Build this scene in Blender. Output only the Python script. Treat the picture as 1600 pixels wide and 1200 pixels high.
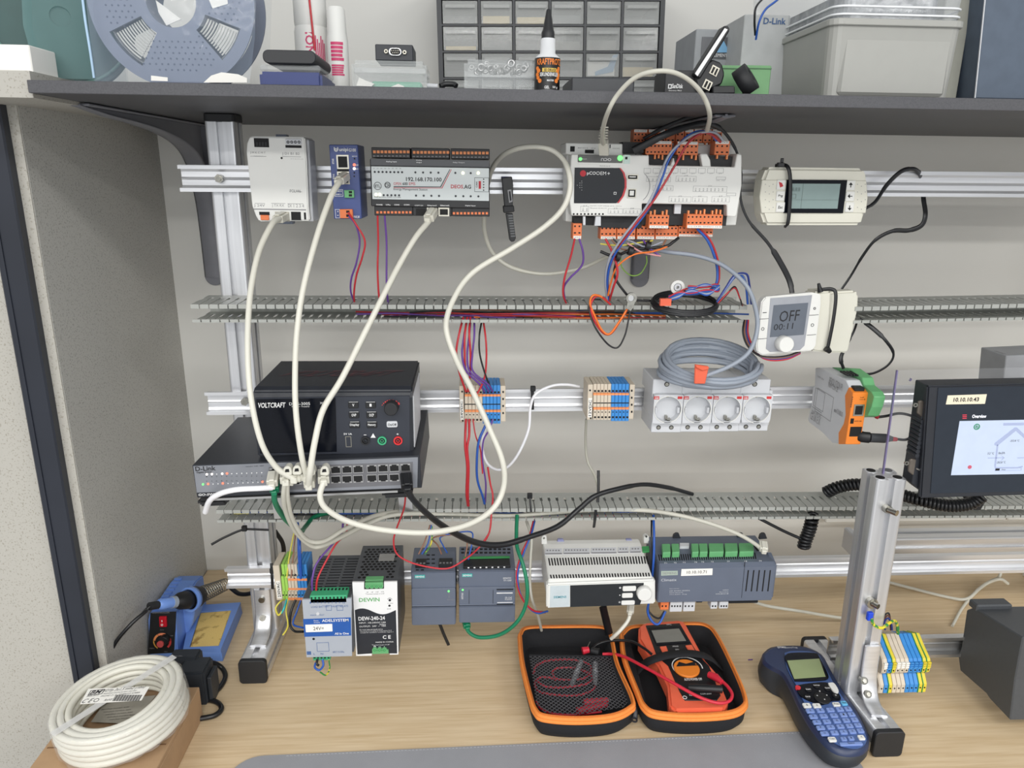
import bpy, bmesh, math, random
from mathutils import Vector as V, Matrix
random.seed(7)
for o in list(bpy.data.objects): bpy.data.objects.remove(o, do_unlink=True)
SC = bpy.context.scene
COL = SC.collection
# ---------------------------------------------------------------- camera
FPX = 1150.0
CAM = V((0, 0, .77))
_p, _y, _r = (math.radians(a) for a in (16.04, 3.39, -.74))
CF = V((math.sin(_y)*math.cos(_p), math.cos(_y)*math.cos(_p), -math.sin(_p)))
_rt = V((math.cos(_y), -math.sin(_y), 0))
_dn = CF.cross(_rt)
CA = _rt*math.cos(_r)+_dn*math.sin(_r)
CB = -_rt*math.sin(_r)+_dn*math.cos(_r)
cam = bpy.data.objects.new('camera', bpy.data.cameras.new('camera'))
COL.objects.link(cam)
cam.matrix_world = Matrix(((CA.x, -CB.x, -CF.x, CAM.x), (CA.y, -CB.y, -CF.y, CAM.y), (CA.z, -CB.z, -CF.z, CAM.z), (0, 0, 0, 1)))
cam.data.sensor_width = 36
cam.data.lens = FPX*36/1600
cam.data.clip_start = .02
SC.camera = cam
# ---------------------------------------------------------------- world, lights, exposure
SC.view_settings.view_transform = 'Standard'
SC.view_settings.look = 'None'
SC.view_settings.gamma = 1
SC.view_settings.use_curve_mapping = False
SC.view_settings.exposure = -0.02
W = bpy.data.worlds.new('room_light'); SC.world = W; W.use_nodes = True
bg = W.node_tree.nodes['Background']
bg.inputs[0].default_value = (.96, .98, 1, 1); bg.inputs[1].default_value = .66
def panel_light(x, y, z, sx, sy, e, col=(1, .985, .95)):
    l = bpy.data.lights.new('ceiling_panel_light', 'AREA'); l.shape = 'RECTANGLE'; l.size = sx; l.size_y = sy
    l.energy = e; l.color = col
    o = bpy.data.objects.new('ceiling_panel_light', l); COL.objects.link(o); o.location = (x, y, z)
for lx in (-1.6, .2, 2.0):
    for ly, e in ((-.9, 20), (-2.6, 40), (-4.4, 40)):
        panel_light(lx, ly, 1.9, 1.2, .35, e)
wl_ = bpy.data.lights.new('front_fill_light', 'AREA'); wl_.shape = 'RECTANGLE'; wl_.size = 3.6; wl_.size_y = 1.5; wl_.energy = 38; wl_.color = (.95, .98, 1)  # fill light added far behind the camera to brighten the upright faces
wo = bpy.data.objects.new('front_fill_light', wl_); COL.objects.link(wo); wo.location = (.3, -5.2, .75); wo.rotation_euler = (math.radians(90), 0, 0)

EX, EY, EZ = V((1, 0, 0)), V((0, 1, 0)), V((0, 0, 1))
# ---------------------------------------------------------------- helpers
def ray(x, y): return CA*(x-800)+CB*(y-600)+CF*FPX
def PY(x, y, Y):
    d = ray(x, y); return CAM+d*(Y/d.y)
def PZ(x, y, z=0.):
    d = ray(x, y); return CAM+d*((z-CAM.z)/d.z)
def PX(x, y, X):
    d = ray(x, y); return CAM+d*(X/d.x)
def depth(p): return (V(p)-CAM).dot(CF)
class Pl:
    def __init__(s, o, U, Vv):
        s.o = V(o); s.U = V(U).normalized(); n = s.U.cross(V(Vv)).normalized(); s.N = n; s.V = n.cross(s.U).normalized()
    def at(s, x, y, w=0.):
        d = ray(x, y); o = s.o+s.N*w; t = (o-CAM).dot(s.N)/d.dot(s.N); return CAM+d*t
    def uv(s, x, y, w=0.):
        q = s.at(x, y, w)-s.o; return (q.dot(s.U), q.dot(s.V))
    def p(s, u, v, w=0.): return s.o+s.U*u+s.V*v+s.N*w
    def rect(s, x0, y0, x1, y1, w=0.):
        xm = (x0+x1)/2; ym = (y0+y1)/2
        return (s.uv(x0, ym, w)[0], s.uv(x1, ym, w)[0], s.uv(xm, y1, w)[1], s.uv(xm, y0, w)[1])
    def back(s, d): return Pl(s.o-s.N*d, s.U, s.V)
def front(Y, X=0, Z=0): return Pl((X, Y, Z), (1, 0, 0), (0, 0, 1))
def dev(tl, tr, Y):
    a = PY(tl[0], tl[1], Y); b = PY(tr[0], tr[1], Y); d = (b-a).normalized()
    return Pl(a, d, V((-d.z, 0, d.x)))
def quadpl(a, b, c):
    "plane through world points: a origin, b to the right, c upwards"
    return Pl(a, b-a, c-a)
TXT = {}
def text_geo(s, bold):
    k = (s, bold)
    if k not in TXT:
        c = bpy.data.curves.new('t', 'FONT'); c.body = s; c.resolution_u = 2; c.fill_mode = 'FRONT'; c.offset = .018 if bold else 0
        o = bpy.data.objects.new('t', c); COL.objects.link(o)
        dg = bpy.context.evaluated_depsgraph_get(); dg.update()
        me = bpy.data.meshes.new_from_object(o.evaluated_get(dg))
        vs = [v.co.copy() for v in me.vertices]; fs = [tuple(p.vertices) for p in me.polygons]
        bpy.data.objects.remove(o); bpy.data.curves.remove(c); bpy.data.meshes.remove(me)
        x0 = min(v.x for v in vs); x1 = max(v.x for v in vs); y0 = min(v.y for v in vs); y1 = max(v.y for v in vs)
        TXT[k] = ([((v.x-x0)/(x1-x0 or 1), (v.y-y0)/(y1-y0 or 1)) for v in vs], fs)
    return TXT[k]
def crom(pts, n=8):
    P = [V(p) for p in pts]
    if len(P) == 2: return P
    out = []
    for i in range(len(P)-1):
        a = P[i-1] if i else P[0]*2-P[1]; b = P[i]; c = P[i+1]; d = P[i+2] if i+2 < len(P) else P[-1]*2-P[-2]
        for k in range(n):
            t = k/n
            out.append(.5*((2*b)+(c-a)*t+(2*a-5*b+4*c-d)*t*t+(3*b-a-3*c+d)*t**3))
    out.append(P[-1]); return out
class M:
    def __init__(s): s.v = []; s.f = []; s.sm = []
    def add(s, vs, fs, sm=False):
        n = len(s.v); s.v += [V(v) for v in vs]; s.f += [tuple(i+n for i in f) for f in fs]; s.sm += [sm]*len(fs); return s
    def hexa(s, c):
        return s.add(c, [(0, 3, 2, 1), (4, 5, 6, 7), (0, 1, 5, 4), (1, 2, 6, 5), (2, 3, 7, 6), (3, 0, 4, 7)])
    def box(s, pl, u0, u1, v0, v1, w0, w1):
        return s.hexa([pl.p(u0, v0, w0), pl.p(u1, v0, w0), pl.p(u1, v1, w0), pl.p(u0, v1, w0), pl.p(u0, v0, w1), pl.p(u1, v0, w1), pl.p(u1, v1, w1), pl.p(u0, v1, w1)])
    def wbox(s, x0, x1, y0, y1, z0, z1):
        return s.hexa([V(q) for q in ((x0, y0, z0), (x1, y0, z0), (x1, y1, z0), (x0, y1, z0), (x0, y0, z1), (x1, y0, z1), (x1, y1, z1), (x0, y1, z1))])
    def px(s, pl, x0, y0, x1, y1, w0, w1):
        u0, u1, v0, v1 = pl.rect(x0, y0, x1, y1, w1); return s.box(pl, u0, u1, v0, v1, w0, w1)
    def upoly(s, pl, uv, w0, w1, uv2=None):
        n = len(uv); uv2 = uv2 or uv
        a = sum(uv[i][0]*uv[(i+1) % n][1]-uv[(i+1) % n][0]*uv[i][1] for i in range(n))
        if a < 0: uv = uv[::-1]; uv2 = uv2[::-1]
        vs = [pl.p(u, v, w0) for u, v in uv2]+[pl.p(u, v, w1) for u, v in uv]
        return s.add(vs, [tuple(range(n))[::-1], tuple(range(n, 2*n))]+[(i, (i+1) % n, (i+1) % n+n, i+n) for i in range(n)])
    def poly(s, pl, pts, w0, w1): return s.upoly(pl, [pl.uv(x, y, w1) for x, y in pts], w0, w1)
    def rr(s, pl, u0, u1, v0, v1, r, w0, w1, n=4, inset=0):
        P = []
        for cx, cy, a0 in ((u1-r, v1-r, 0), (u0+r, v1-r, 90), (u0+r, v0+r, 180), (u1-r, v0+r, 270)):
            for k in range(n+1):
                a = math.radians(a0+90*k/n); P.append((cx+r*math.cos(a), cy+r*math.sin(a)))
        return s.upoly(pl, P, w0, w1)
    def prr(s, pl, x0, y0, x1, y1, r, w0, w1, n=4):
        u0, u1, v0, v1 = pl.rect(x0, y0, x1, y1, w1); return s.rr(pl, u0, u1, v0, v1, r, w0, w1, n)
    def cyl(s, a, b, r0, r1=None, n=16, caps=True, sm=True):
        a = V(a); b = V(b); r1 = r0 if r1 is None else r1; d = (b-a).normalized()
        x = d.orthogonal().normalized(); y = d.cross(x)
        ring = [(x*math.cos(2*math.pi*k/n)+y*math.sin(2*math.pi*k/n)) for k in range(n)]
        s.add([a+q*r0 for q in ring]+[b+q*r1 for q in ring], [(k, (k+1) % n, (k+1) % n+n, k+n) for k in range(n)], sm)
        if caps:
            s.add([a+q*r0 for q in ring], [tuple(range(n))[::-1]]); s.add([b+q*r1 for q in ring], [tuple(range(n))])
        return s
    def disc(s, pl, x, y, rp, w0, w1, n=16, r1=None):
        u, v = pl.uv(x, y, w1); r = rp*depth(pl.p(u, v, w1))/FPX
        return s.cyl(pl.p(u, v, w0), pl.p(u, v, w1), r, r if r1 is None else r*r1, n)
    def ring(s, pl, x, y, rp, rin, w0, w1, n=24, a0=0, a1=360):
        u, v = pl.uv(x, y, w1); k = depth(pl.p(u, v, w1))/FPX; R = rp*k; r = rin*k; full = abs(a1-a0) >= 360
        m = n if full else n+1; vs = []
        for i in range(m):
            a = math.radians(a0+(a1-a0)*i/n); c, t = math.cos(a), math.sin(a)
            vs += [pl.p(u+R*c, v+R*t, w0), pl.p(u+R*c, v+R*t, w1), pl.p(u+r*c, v+r*t, w1), pl.p(u+r*c, v+r*t, w0)]
        fs = []
        for i in range(n):
            j = (i+1) % m
            for q in range(4): fs.append((i*4+q, j*4+q, j*4+(q+1) % 4, i*4+(q+1) % 4))
        if not full: fs += [(0, 1, 2, 3), (n*4+3, n*4+2, n*4+1, n*4)]
        return s.add(vs, fs)
    def lathe(s, c, ax, prof, n=24, caps=True):
        c = V(c); d = V(ax).normalized(); x = d.orthogonal().normalized(); y = d.cross(x); vs = []
        for r, h in prof:
            for k in range(n):
                a = 2*math.pi*k/n; vs.append(c+d*h+(x*math.cos(a)+y*math.sin(a))*r)
        fs = [(i*n+k, i*n+(k+1) % n, (i+1)*n+(k+1) % n, (i+1)*n+k) for i in range(len(prof)-1) for k in range(n)]
        s.add(vs, fs, True)
        if caps: s.add([vs[k] for k in range(n)], [tuple(range(n))[::-1]]); s.add(vs[-n:], [tuple(range(n))])
        return s
    def tube(s, P, R, n=8, flat=None, caps=True):
        "P list of points, R radius or list; flat=(vector,ratio) gives a ribbon section"
        P = [V(p) for p in P]; m = len(P); vs = []
        if not isinstance(R, (list, tuple)): R = [R]*m
        x = None
        for i in range(m):
            t = (P[min(i+1, m-1)]-P[max(i-1, 0)]); t = t.normalized() if t.length > 1e-9 else V((0, 0, 1))
            x = (t.orthogonal() if x is None else x-t*x.dot(t)).normalized(); y = t.cross(x)
            if flat:
                fx = (flat[0]-t*flat[0].dot(t))
                fx = fx.normalized() if fx.length > .05 else x
                xx, yy = t.cross(fx).normalized(), fx*flat[1]
            else: xx, yy = x, y
            for k in range(n):
                a = 2*math.pi*k/n; vs.append(P[i]+(xx*math.cos(a)+yy*math.sin(a))*R[i])
        fs = [(i*n+k, i*n+(k+1) % n, (i+1)*n+(k+1) % n, (i+1)*n+k) for i in range(m-1) for k in range(n)]
        s.add(vs, fs, True)
        if caps: s.add(vs[:n], [tuple(range(n))[::-1]]); s.add(vs[-n:], [tuple(range(n))])
        return s
    def grid(s, pl, us, vs, fill, w0, w1):
        nu, nv = len(us)-1, len(vs)-1; idx = {}; P = []; F = []
        def g(i, j, k):
            if (i, j, k) not in idx: idx[(i, j, k)] = len(P); P.append(pl.p(us[i], vs[j], (w0, w1)[k]))
            return idx[(i, j, k)]
        ok = lambda i, j: 0 <= i < nu and 0 <= j < nv and fill(i, j)
        for i in range(nu):
            for j in range(nv):
                if not ok(i, j): continue
                F.append((g(i, j, 1), g(i+1, j, 1), g(i+1, j+1, 1), g(i, j+1, 1)))
                F.append((g(i, j, 0), g(i, j+1, 0), g(i+1, j+1, 0), g(i+1, j, 0)))
                if not ok(i-1, j): F.append((g(i, j, 0), g(i, j, 1), g(i, j+1, 1), g(i, j+1, 0)))
                if not ok(i+1, j): F.append((g(i+1, j, 0), g(i+1, j+1, 0), g(i+1, j+1, 1), g(i+1, j, 1)))
                if not ok(i, j-1): F.append((g(i, j, 0), g(i+1, j, 0), g(i+1, j, 1), g(i, j, 1)))
                if not ok(i, j+1): F.append((g(i, j+1, 0), g(i, j+1, 1), g(i+1, j+1, 1), g(i+1, j+1, 0)))
        return s.add(P, F)
    def frame(s, pl, x0, y0, x1, y1, t, w0, w1):
        "rectangular frame, pixel rect, border t in pixels"
        u0, u1, v0, v1 = pl.rect(x0, y0, x1, y1, w1); k = (u1-u0)/(x1-x0)*t
        return s.grid(pl, [u0, u0+k, u1-k, u1], [v0, v0+k, v1-k, v1], lambda i, j: not (i == 1 and j == 1), w0, w1)
    def text(s, st, pl, x0, y0, x1, y1, w=0, bold=True, rot=0, shear=0, flip=False):
        g, fs = text_geo(st, bold); u0, u1, v0, v1 = pl.rect(x0, y0, x1, y1, w); out = []
        for a, b in g:
            if flip: a, b = 1-a, 1-b
            if rot == 90: a, b = 1-b, a
            if rot == -90: a, b = b, 1-a
            out.append(pl.p(u0+(u1-u0)*a+shear*(b-.5)*(v1-v0), v0+(v1-v0)*b, w+.00025))
        return s.add(out, fs)
    def build(s, name, mat, parent=None, bevel=0, label=None, seg=1, merge=False):
        me = bpy.data.meshes.new(name)
        c = V((0, 0, 0))
        lo = V((min(v.x for v in s.v), min(v.y for v in s.v), min(v.z for v in s.v)))
        hi = V((max(v.x for v in s.v), max(v.y for v in s.v), max(v.z for v in s.v)))
        c = V(((lo.x+hi.x)/2, (lo.y+hi.y)/2, lo.z))
        me.from_pydata([v-c for v in s.v], [], s.f)
        me.polygons.foreach_set('use_smooth', s.sm)
        if bevel or merge:
            bm = bmesh.new(); bm.from_mesh(me)
            bmesh.ops.remove_doubles(bm, verts=bm.verts, dist=1e-6)
            if bevel:
                ed = [e for e in bm.edges if len(e.link_faces) == 2 and e.calc_face_angle(0) > .6]
                bmesh.ops.bevel(bm, geom=ed, offset=bevel, segments=seg, affect='EDGES', clamp_overlap=True)
            bm.to_mesh(me); bm.free()
        me.materials.append(mat)
        o = bpy.data.objects.new(name, me); COL.objects.link(o)
        WL[o.name] = c
        if parent is not None:
            o.parent = parent; o.location = c-WL[parent.name]
        else: o.location = c
        if label: o['label'] = label
        return o
WL = {}
def thing(name, label, cat, group=None):
    o = bpy.data.objects.new(name, None); COL.objects.link(o); o.empty_display_size = .01
    WL[o.name] = V((0, 0, 0)); return tag(o, label, cat, group)
def tag(o, label=None, cat=None, group=None, kind=None):
    if label: o['label'] = label
    if cat: o['category'] = cat
    if group: o['group'] = group
    if kind: o['kind'] = kind
    return o
# ---------------------------------------------------------------- materials
def lin(c): return tuple(((x/255)/12.92 if x/255 <= .04045 else ((x/255+.055)/1.055)**2.4) for x in c)+(1,)
MATS = {}
def mat(name, rgb, rough=.5, metal=0, var=.06, scale=60, bump=0, bscale=None, rgb2=None, emit=0, alpha=1, trans=0, spec=.5, coat=0, thr=None, stretch=None):
    if name in MATS: return MATS[name]
    m = bpy.data.materials.new(name); m.use_nodes = True; nt = m.node_tree; b = nt.nodes['Principled BSDF']; MATS[name] = m
    b.inputs['Roughness'].default_value = rough; b.inputs['Metallic'].default_value = metal
    b.inputs['Specular IOR Level'].default_value = spec; b.inputs['Coat Weight'].default_value = coat
    c = lin(rgb)
    tc = nt.nodes.new('ShaderNodeTexCoord'); no = nt.nodes.new('ShaderNodeTexNoise'); no.inputs['Scale'].default_value = scale; no.inputs['Detail'].default_value = 3
    src = tc.outputs['Object']
    if stretch:
        mp = nt.nodes.new('ShaderNodeMapping'); mp.inputs['Scale'].default_value = stretch; nt.links.new(src, mp.inputs[0]); src = mp.outputs[0]
    nt.links.new(src, no.inputs['Vector'])
    rp = nt.nodes.new('ShaderNodeValToRGB')
    c2 = lin(rgb2) if rgb2 else tuple(x*(1-var) for x in c[:3])+(1,)
    rp.color_ramp.elements[0].color = c2; rp.color_ramp.elements[1].color = c
    if thr: rp.color_ramp.elements[0].position, rp.color_ramp.elements[1].position = thr
    else: rp.color_ramp.elements[0].position, rp.color_ramp.elements[1].position = .35, .6
    nt.links.new(no.outputs['Fac'], rp.inputs[0]); nt.links.new(rp.outputs[0], b.inputs['Base Color'])
    if bump:
        n2 = nt.nodes.new('ShaderNodeTexNoise'); n2.inputs['Scale'].default_value = bscale or scale*4; nt.links.new(src, n2.inputs['Vector'])
        bu = nt.nodes.new('ShaderNodeBump'); bu.inputs['Strength'].default_value = bump; bu.inputs['Distance'].default_value = .001
        nt.links.new(n2.outputs['Fac'], bu.inputs['Height']); nt.links.new(bu.outputs[0], b.inputs['Normal'])
    if emit: b.inputs['Emission Color'].default_value = c; b.inputs['Emission Strength'].default_value = emit
    if alpha < 1: b.inputs['Alpha'].default_value = alpha
    if trans: b.inputs['Transmission Weight'].default_value = trans; b.inputs['IOR'].default_value = 1.3
    return m
speck = dict(rgb2=None, scale=900)
m_wall = mat('painted_wall', (222, 221, 216), .85, var=.03, scale=3)
m_panel = mat('speckled_laminate', (186, 185, 180), .6, scale=420, rgb2=(154, 153, 148), thr=(.36, .44))
m_panel_edge = mat('speckled_edge', (178, 175, 167), .6, scale=420, rgb2=(154, 149, 138), thr=(.36, .42))
m_shelf = mat('dark_grey_laminate', (80, 80, 84), .55, scale=700, rgb2=(72, 72, 76))
m_brk = mat('grey_bracket_paint', (126, 127, 134), .45)
m_post = mat('black_blue_post', (38, 42, 52), .38, var=.2, scale=8)
m_desk = mat('birch_laminate', (224, 202, 168), .42, scale=9, rgb2=(206, 180, 142), thr=(.3, .72), stretch=(1.2, 22, 22), bump=.03)
m_matg = mat('grey_leather_mat', (152, 153, 158), .6, var=.05, scale=20, bump=.15, bscale=600)
m_floor = mat('floor_vinyl', (150, 150, 150), .6)
m_alu = mat('brushed_aluminium', (228, 229, 232), .36, .7, var=.12, scale=5, stretch=(1, 30, 30))
m_aluv = mat('extruded_aluminium', (214, 215, 218), .38, .75, var=.12, scale=5, stretch=(30, 30, 1))
m_steel = mat('zinc_steel', (196, 196, 196), .3, .9, var=.1, scale=40)
m_bolt = mat('bolt_steel', (170, 168, 160), .25, 1, var=.2, scale=200)
m_black = mat('black_plastic', (24, 25, 28), .45, var=.2, scale=50)
m_blackg = mat('black_gloss', (14, 17, 25), .16, spec=.22, var=.1, scale=50)
m_dark = mat('black_hole', (7, 7, 9), .7)
m_rub = mat('black_rubber', (32, 33, 36), .6, bump=.1, scale=80)
m_charc = mat('charcoal_metal', (38, 41, 48), .45, var=.1, scale=90, bump=.08, bscale=900)
m_duct = mat('grey_duct_plastic', (172, 174, 169), .4, var=.07, scale=30)
m_white = mat('white_abs', (226, 226, 222), .42, var=.02, scale=30)
m_cream = mat('cream_abs', (218, 216, 203), .45, var=.03, scale=30)
m_ltgrey = mat('light_grey_abs', (205, 207, 211), .4, var=.03, scale=30)
m_navy = mat('blue_powder_coat', (62, 78, 134), .4, var=.05, scale=60, bump=.1, bscale=1500)
m_orange = mat('orange_connector', (226, 122, 70), .45, var=.06, scale=60)
m_orange2 = mat('orange_button', (240, 150, 92), .5, var=.05, scale=90)
m_porange = mat('orange_abs', (234, 132, 44), .4, var=.04, scale=40)
m_green = mat('green_connector', (104, 172, 116), .45, var=.06, scale=60)
m_tgreen = mat('teal_green_connector', (62, 168, 120), .45, var=.06, scale=60)
m_slate = mat('slate_blue_abs', (98, 106, 122), .42, var=.05, scale=40)
m_slate2 = mat('slate_top', (112, 120, 136), .42, var=.05, scale=40)
m_beige = mat('beige_terminal', (208, 196, 178), .5, var=.05, scale=60)
m_bterm = mat('blue_terminal', (58, 138, 210), .45, var=.05, scale=60)
m_yterm = mat('yellow_green_terminal', (222, 202, 60), .5, var=.05, scale=60)
m_gterm = mat('green_terminal', (60, 150, 84), .5, var=.05, scale=60)
m_lime = mat('lime_terminal', (158, 208, 92), .5, var=.05, scale=60)
m_cabw = mat('white_cable_jacket', (216, 214, 202), .35, var=.03, scale=20)
m_cabg = mat('light_grey_cable_jacket', (196, 194, 182), .4, var=.03, scale=20)
m_cabgr = mat('grey_cable_jacket', (148, 156, 168), .4, var=.04, scale=20)
m_cabb = mat('black_cable_jacket', (26, 27, 30), .35, var=.1, scale=20)
m_cabgn = mat('green_cable_jacket', (20, 122, 86), .4, var=.06, scale=20)
m_red = mat('red_wire', (196, 44, 54), .38, var=.08, scale=20)
m_violet = mat('violet_wire', (104, 66, 150), .38, var=.08, scale=20)
m_blue = mat('blue_wire', (40, 88, 176), .38, var=.08, scale=20)
m_or = mat('orange_wire', (236, 118, 40), .38, var=.08, scale=20)
m_brown = mat('brown_wire', (142, 100, 78), .4, var=.08, scale=20)
m_yel = mat('yellow_wire', (216, 204, 84), .4, var=.08, scale=20)
m_yg = mat('yellow_green_wire', (222, 206, 50), .4, scale=160, rgb2=(40, 130, 60), thr=(.48, .52))
m_pink = mat('pink_wire', (212, 150, 150), .4)
m_wire_grey = mat('grey_wire', (160, 164, 176), .4)
m_print = mat('black_print', (28, 28, 32), .6)
m_gprint = mat('grey_print', (138, 138, 140), .6)
m_wprint = mat('white_print', (232, 232, 232), .6)
m_rprint = mat('red_print', (190, 44, 56), .6)
m_paper = mat('white_label_paper', (240, 238, 232), .7, var=.02)
m_creamlab = mat('cream_label_paper', (232, 222, 198), .7, var=.02)
m_plug = mat('clear_white_plug', (214, 212, 200), .25, var=.05, scale=60)
m_ledw = mat('lit_white_led', (255, 240, 225), .4, emit=1.6)
m_ledr = mat('lit_red_led', (255, 110, 84), .4, emit=1.6)
m_ledg = mat('lit_green_led', (100, 235, 110), .4, emit=1.6)
m_gold = mat('metal_port_shield', (176, 172, 160), .3, .9, var=.1)
# ================================================================ SETTING
def extr(m, prof, p0, p1, A, B, caps=True):
    n = len(prof); vs = [V(p0)+A*a+B*b for a, b in prof]+[V(p1)+A*a+B*b for a, b in prof]
    m.add(vs, [(i, (i+1) % n, (i+1) % n+n, i+n) for i in range(n)])
    if caps: m.add(vs[:n], [tuple(range(n))[::-1]]); m.add(vs[n:], [tuple(range(n))])
    return m
YW = 1.342
def struct(m, name, mt, **k): return tag(m.build(name, mt, **k), kind='structure')
struct(M().wbox(-1.6, 3.0, YW, YW+.1, -.74, 1.9), 'wall_back', m_wall)
struct(M().wbox(-1.6, 3.0, -3.5, YW, -.78, -.74), 'floor', m_floor)
XP = -.526
XE = PY(72, 600, .944).x      # left side of the panel's front edge
wl = struct(M().wbox(XE, XP, .946, YW, -.74, .838), 'wall_left', m_panel)
m = M().wbox(XE, XP-.0005, .944, .946, -.74, .838); m.build('edge_band', m_panel_edge, wl)
m = M().wbox(XE-.005, -.45, .84, YW, .838, .864); m.build('top_rail', m_panel_edge, wl)
# black upright channel and the neighbouring panel
pa = PY(30, 600, .93); pb = PY(72, 600, .93)
t = thing('partition_post', 'tall black upright channel at the left edge, beside the grey side panel', 'post')
m = M(); fp = front(.93)
m.wbox(pa.x, pb.x, .93, .96, -.74, .9); m.build('channel', m_post, t, bevel=.002)
M().wbox(pa.x+.006, pa.x+.009, .9285, .931, -.73, .89).build('groove_lip', m_post, t)
w2 = struct(M().wbox(-1.6, pa.x, .945, .965, -.74, .9), 'wall_far_left', m_panel_edge)
# desk
t = thing('desk', 'light birch desk top under the wiring frame', 'desk')
M().wbox(XP+.001, 2.2, .55, YW-.001, -.028, 0).build('desktop', m_desk, t, bevel=.0015)
M().wbox(XP+.01, 2.1, 1.28, 1.3, -.4, -.028).build('modesty_panel', m_charc, t)
for x in (-.48, 1.9): M().wbox(x, x+.05, .7, 1.25, -.74, -.028).build('leg', m_charc, t)
# shelf
SH = .842; ST = .8545; SY = .832
t = thing('shelf', 'long dark grey wall shelf above the wiring frame', 'shelf')
M().wbox(-.45, 1.7, SY, YW, SH, ST).build('board', m_shelf, t, bevel=.0006)
def bracket(x, name, T):
    "pressed steel bracket: tapered arm under the board and a vertical leg on the wall; T = outline (y, z)"
    b = thing('shelf_bracket', name, 'bracket'); pl = Pl((x, 0, 0), (0, 1, 0), (0, 0, 1))
    zt = SH-.001; P = crom([(x, y, z) for y, z in T], 6); n = len(P)
    prof = [(p.y, p.z) for p in P]+[(1.338, P[-1].z), (1.338, zt), (P[0].y, zt)]
    M().upoly(pl, prof, -.0015, .0015).build('gusset', m_brk, b)
    M().tube([V((x, p.y, p.z)) for p in P], [.006+.010*min(1, k/(n*.6)) for k in range(n)], n=8, flat=(V((0, 1, .4)), .22)).build('arm', m_brk, b)
    M().wbox(x-.013, x+.013, P[0].y+.004, 1.338, zt-.003, zt).build('top_flange', m_brk, b, bevel=.001)
    M().rr(Pl((x, 1.341, 0), EX, EZ), -.017, .017, P[-1].z-.015, zt, .0165, .0, .008, 6).build('wall_plate', m_brk, b, bevel=.002, seg=2)
    M().cyl((x, 1.336, P[-1].z+.005), (x, 1.330, P[-1].z+.005), .005, .003).build('screw', m_bolt, b)
bracket(-.452, 'dark grey shelf bracket behind the left aluminium upright', [(.93, .838), (1.0, .832), (1.08, .828), (1.17, .82), (1.25, .804), (1.295, .778), (1.318, .735), (1.328, .68), (1.332, .585)])
bracket(.311, 'dark grey shelf bracket showing behind the orange plug controller', [(.93, .838), (1.0, .834), (1.1, .828), (1.2, .818), (1.28, .795), (1.31, .765), (1.322, .73), (1.328, .68), (1.332, .585)])
# ---------------------------------------------------------------- frame of uprights, rails and ducts
def slotprof(w, d, s=.0042, k=.006):
    "square profile with a slot in each long face, rounded corners; w across, d deep"
    P = []; r = .004
    def side(L, pts):
        return pts
    h = w/2; g = d/2
    for (cx, cy, a0) in ((h-r, g-r, 0), (-h+r, g-r, 90), (-h+r, -g+r, 180), (h-r, -g+r, 270)):
        for q in range(4):
            a = math.radians(a0+30*q); P.append((cx+r*math.cos(a), cy+r*math.sin(a)))
        if a0 == 0: P += [(s, g), (s, g-k), (-s, g-k), (-s, g)]
        if a0 == 90: P += [(-h, s), (-h+k, s), (-h+k, -s), (-h, -s)]
        if a0 == 180: P += [(-s, -g), (-s, -g+k), (s, -g+k), (s, -g)]
        if a0 == 270: P += [(h, -s), (h-k, -s), (h-k, s), (h, s)]
    return P
EX, EY, EZ = V((1, 0, 0)), V((0, 1, 0)), V((0, 0, 1))
def bar(m, p0, p1, A, B, w=.04, d=.04): return extr(m, slotprof(w, d), p0, p1, A, B)
def foot_bracket(m, x, y, z, s=1):
    "curved cast bracket joining post front to foot; plate in front of the post"
    P = [V((x, y, z+.075)), V((x, y-.001, z+.04)), V((x, y-.006, z+.022)), V((x, y-.02, z+.006)), V((x, y-.045, z+.001))]
    return m.tube(crom(P, 5), .0135, n=10, flat=(V((0, -1, .6)), .22))
t = thing('aluminium_rack', 'aluminium uprights and feet of the wiring frame, left upright with black cap', 'frame')
XL = -.338; YF = 1.075
for x in (XL, 1.13):
    bar(M(), (x, YF+.02, .04), (x, YF+.02, .832), EX, EY).build('upright', m_aluv, t)
    M().rr(Pl((x, YF+.02, 0), EX, EY), -.021, .021, -.021, .021, .006, .831, .8415).build('upright_cap', m_rub, t, bevel=.001)
    bar(M(), (x, 1.0, .02), (x, 1.26, .02), EX, EZ).build('foot', m_alu, t)
    M().rr(Pl((x, 1.0, .02), EX, EZ), -.021, .021, -.02, .021, .006, -.001, .008).build('foot_cap', m_rub, t, bevel=.001)
    b = foot_bracket(M(), x, YF-.001, .041).build('foot_bracket', m_alu, t)
    for yy, zz, ax in ((YF-.004, .1, (0, -1, 0)), (YF-.008, .068, (0, -1, .4))):
        M().cyl((x, yy, zz), V((x, yy, zz))+V(ax).normalized()*.004, .005).build('bolt', m_bolt, b)
def hat(): 
    h = .0175
    return [(h, 0), (h, .0015), (.0150, .0015), (.0150, .0005), (.0128, .0005), (.0128, -.0135+.014), (.0122, .006), (.0122, .012), (.010, .0125), (.009, .0135), (-.009, .0135), (-.010, .0125), (-.0122, .012), (-.0122, .006), (-.0128, .0005), (-.0150, .0005), (-.0150, .0015), (-h, .0015), (-h, 0), (-h+.0005, -.002), (-.0125, -.002), (-.0108, 0), (-.0108, .009), (-.008, .0105), (-.002, .0105), (0, .0095), (.002, .0105), (.008, .0105), (.0108, .009), (.0108, 0), (.0125, -.002), (h-.0005, -.002)]
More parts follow.
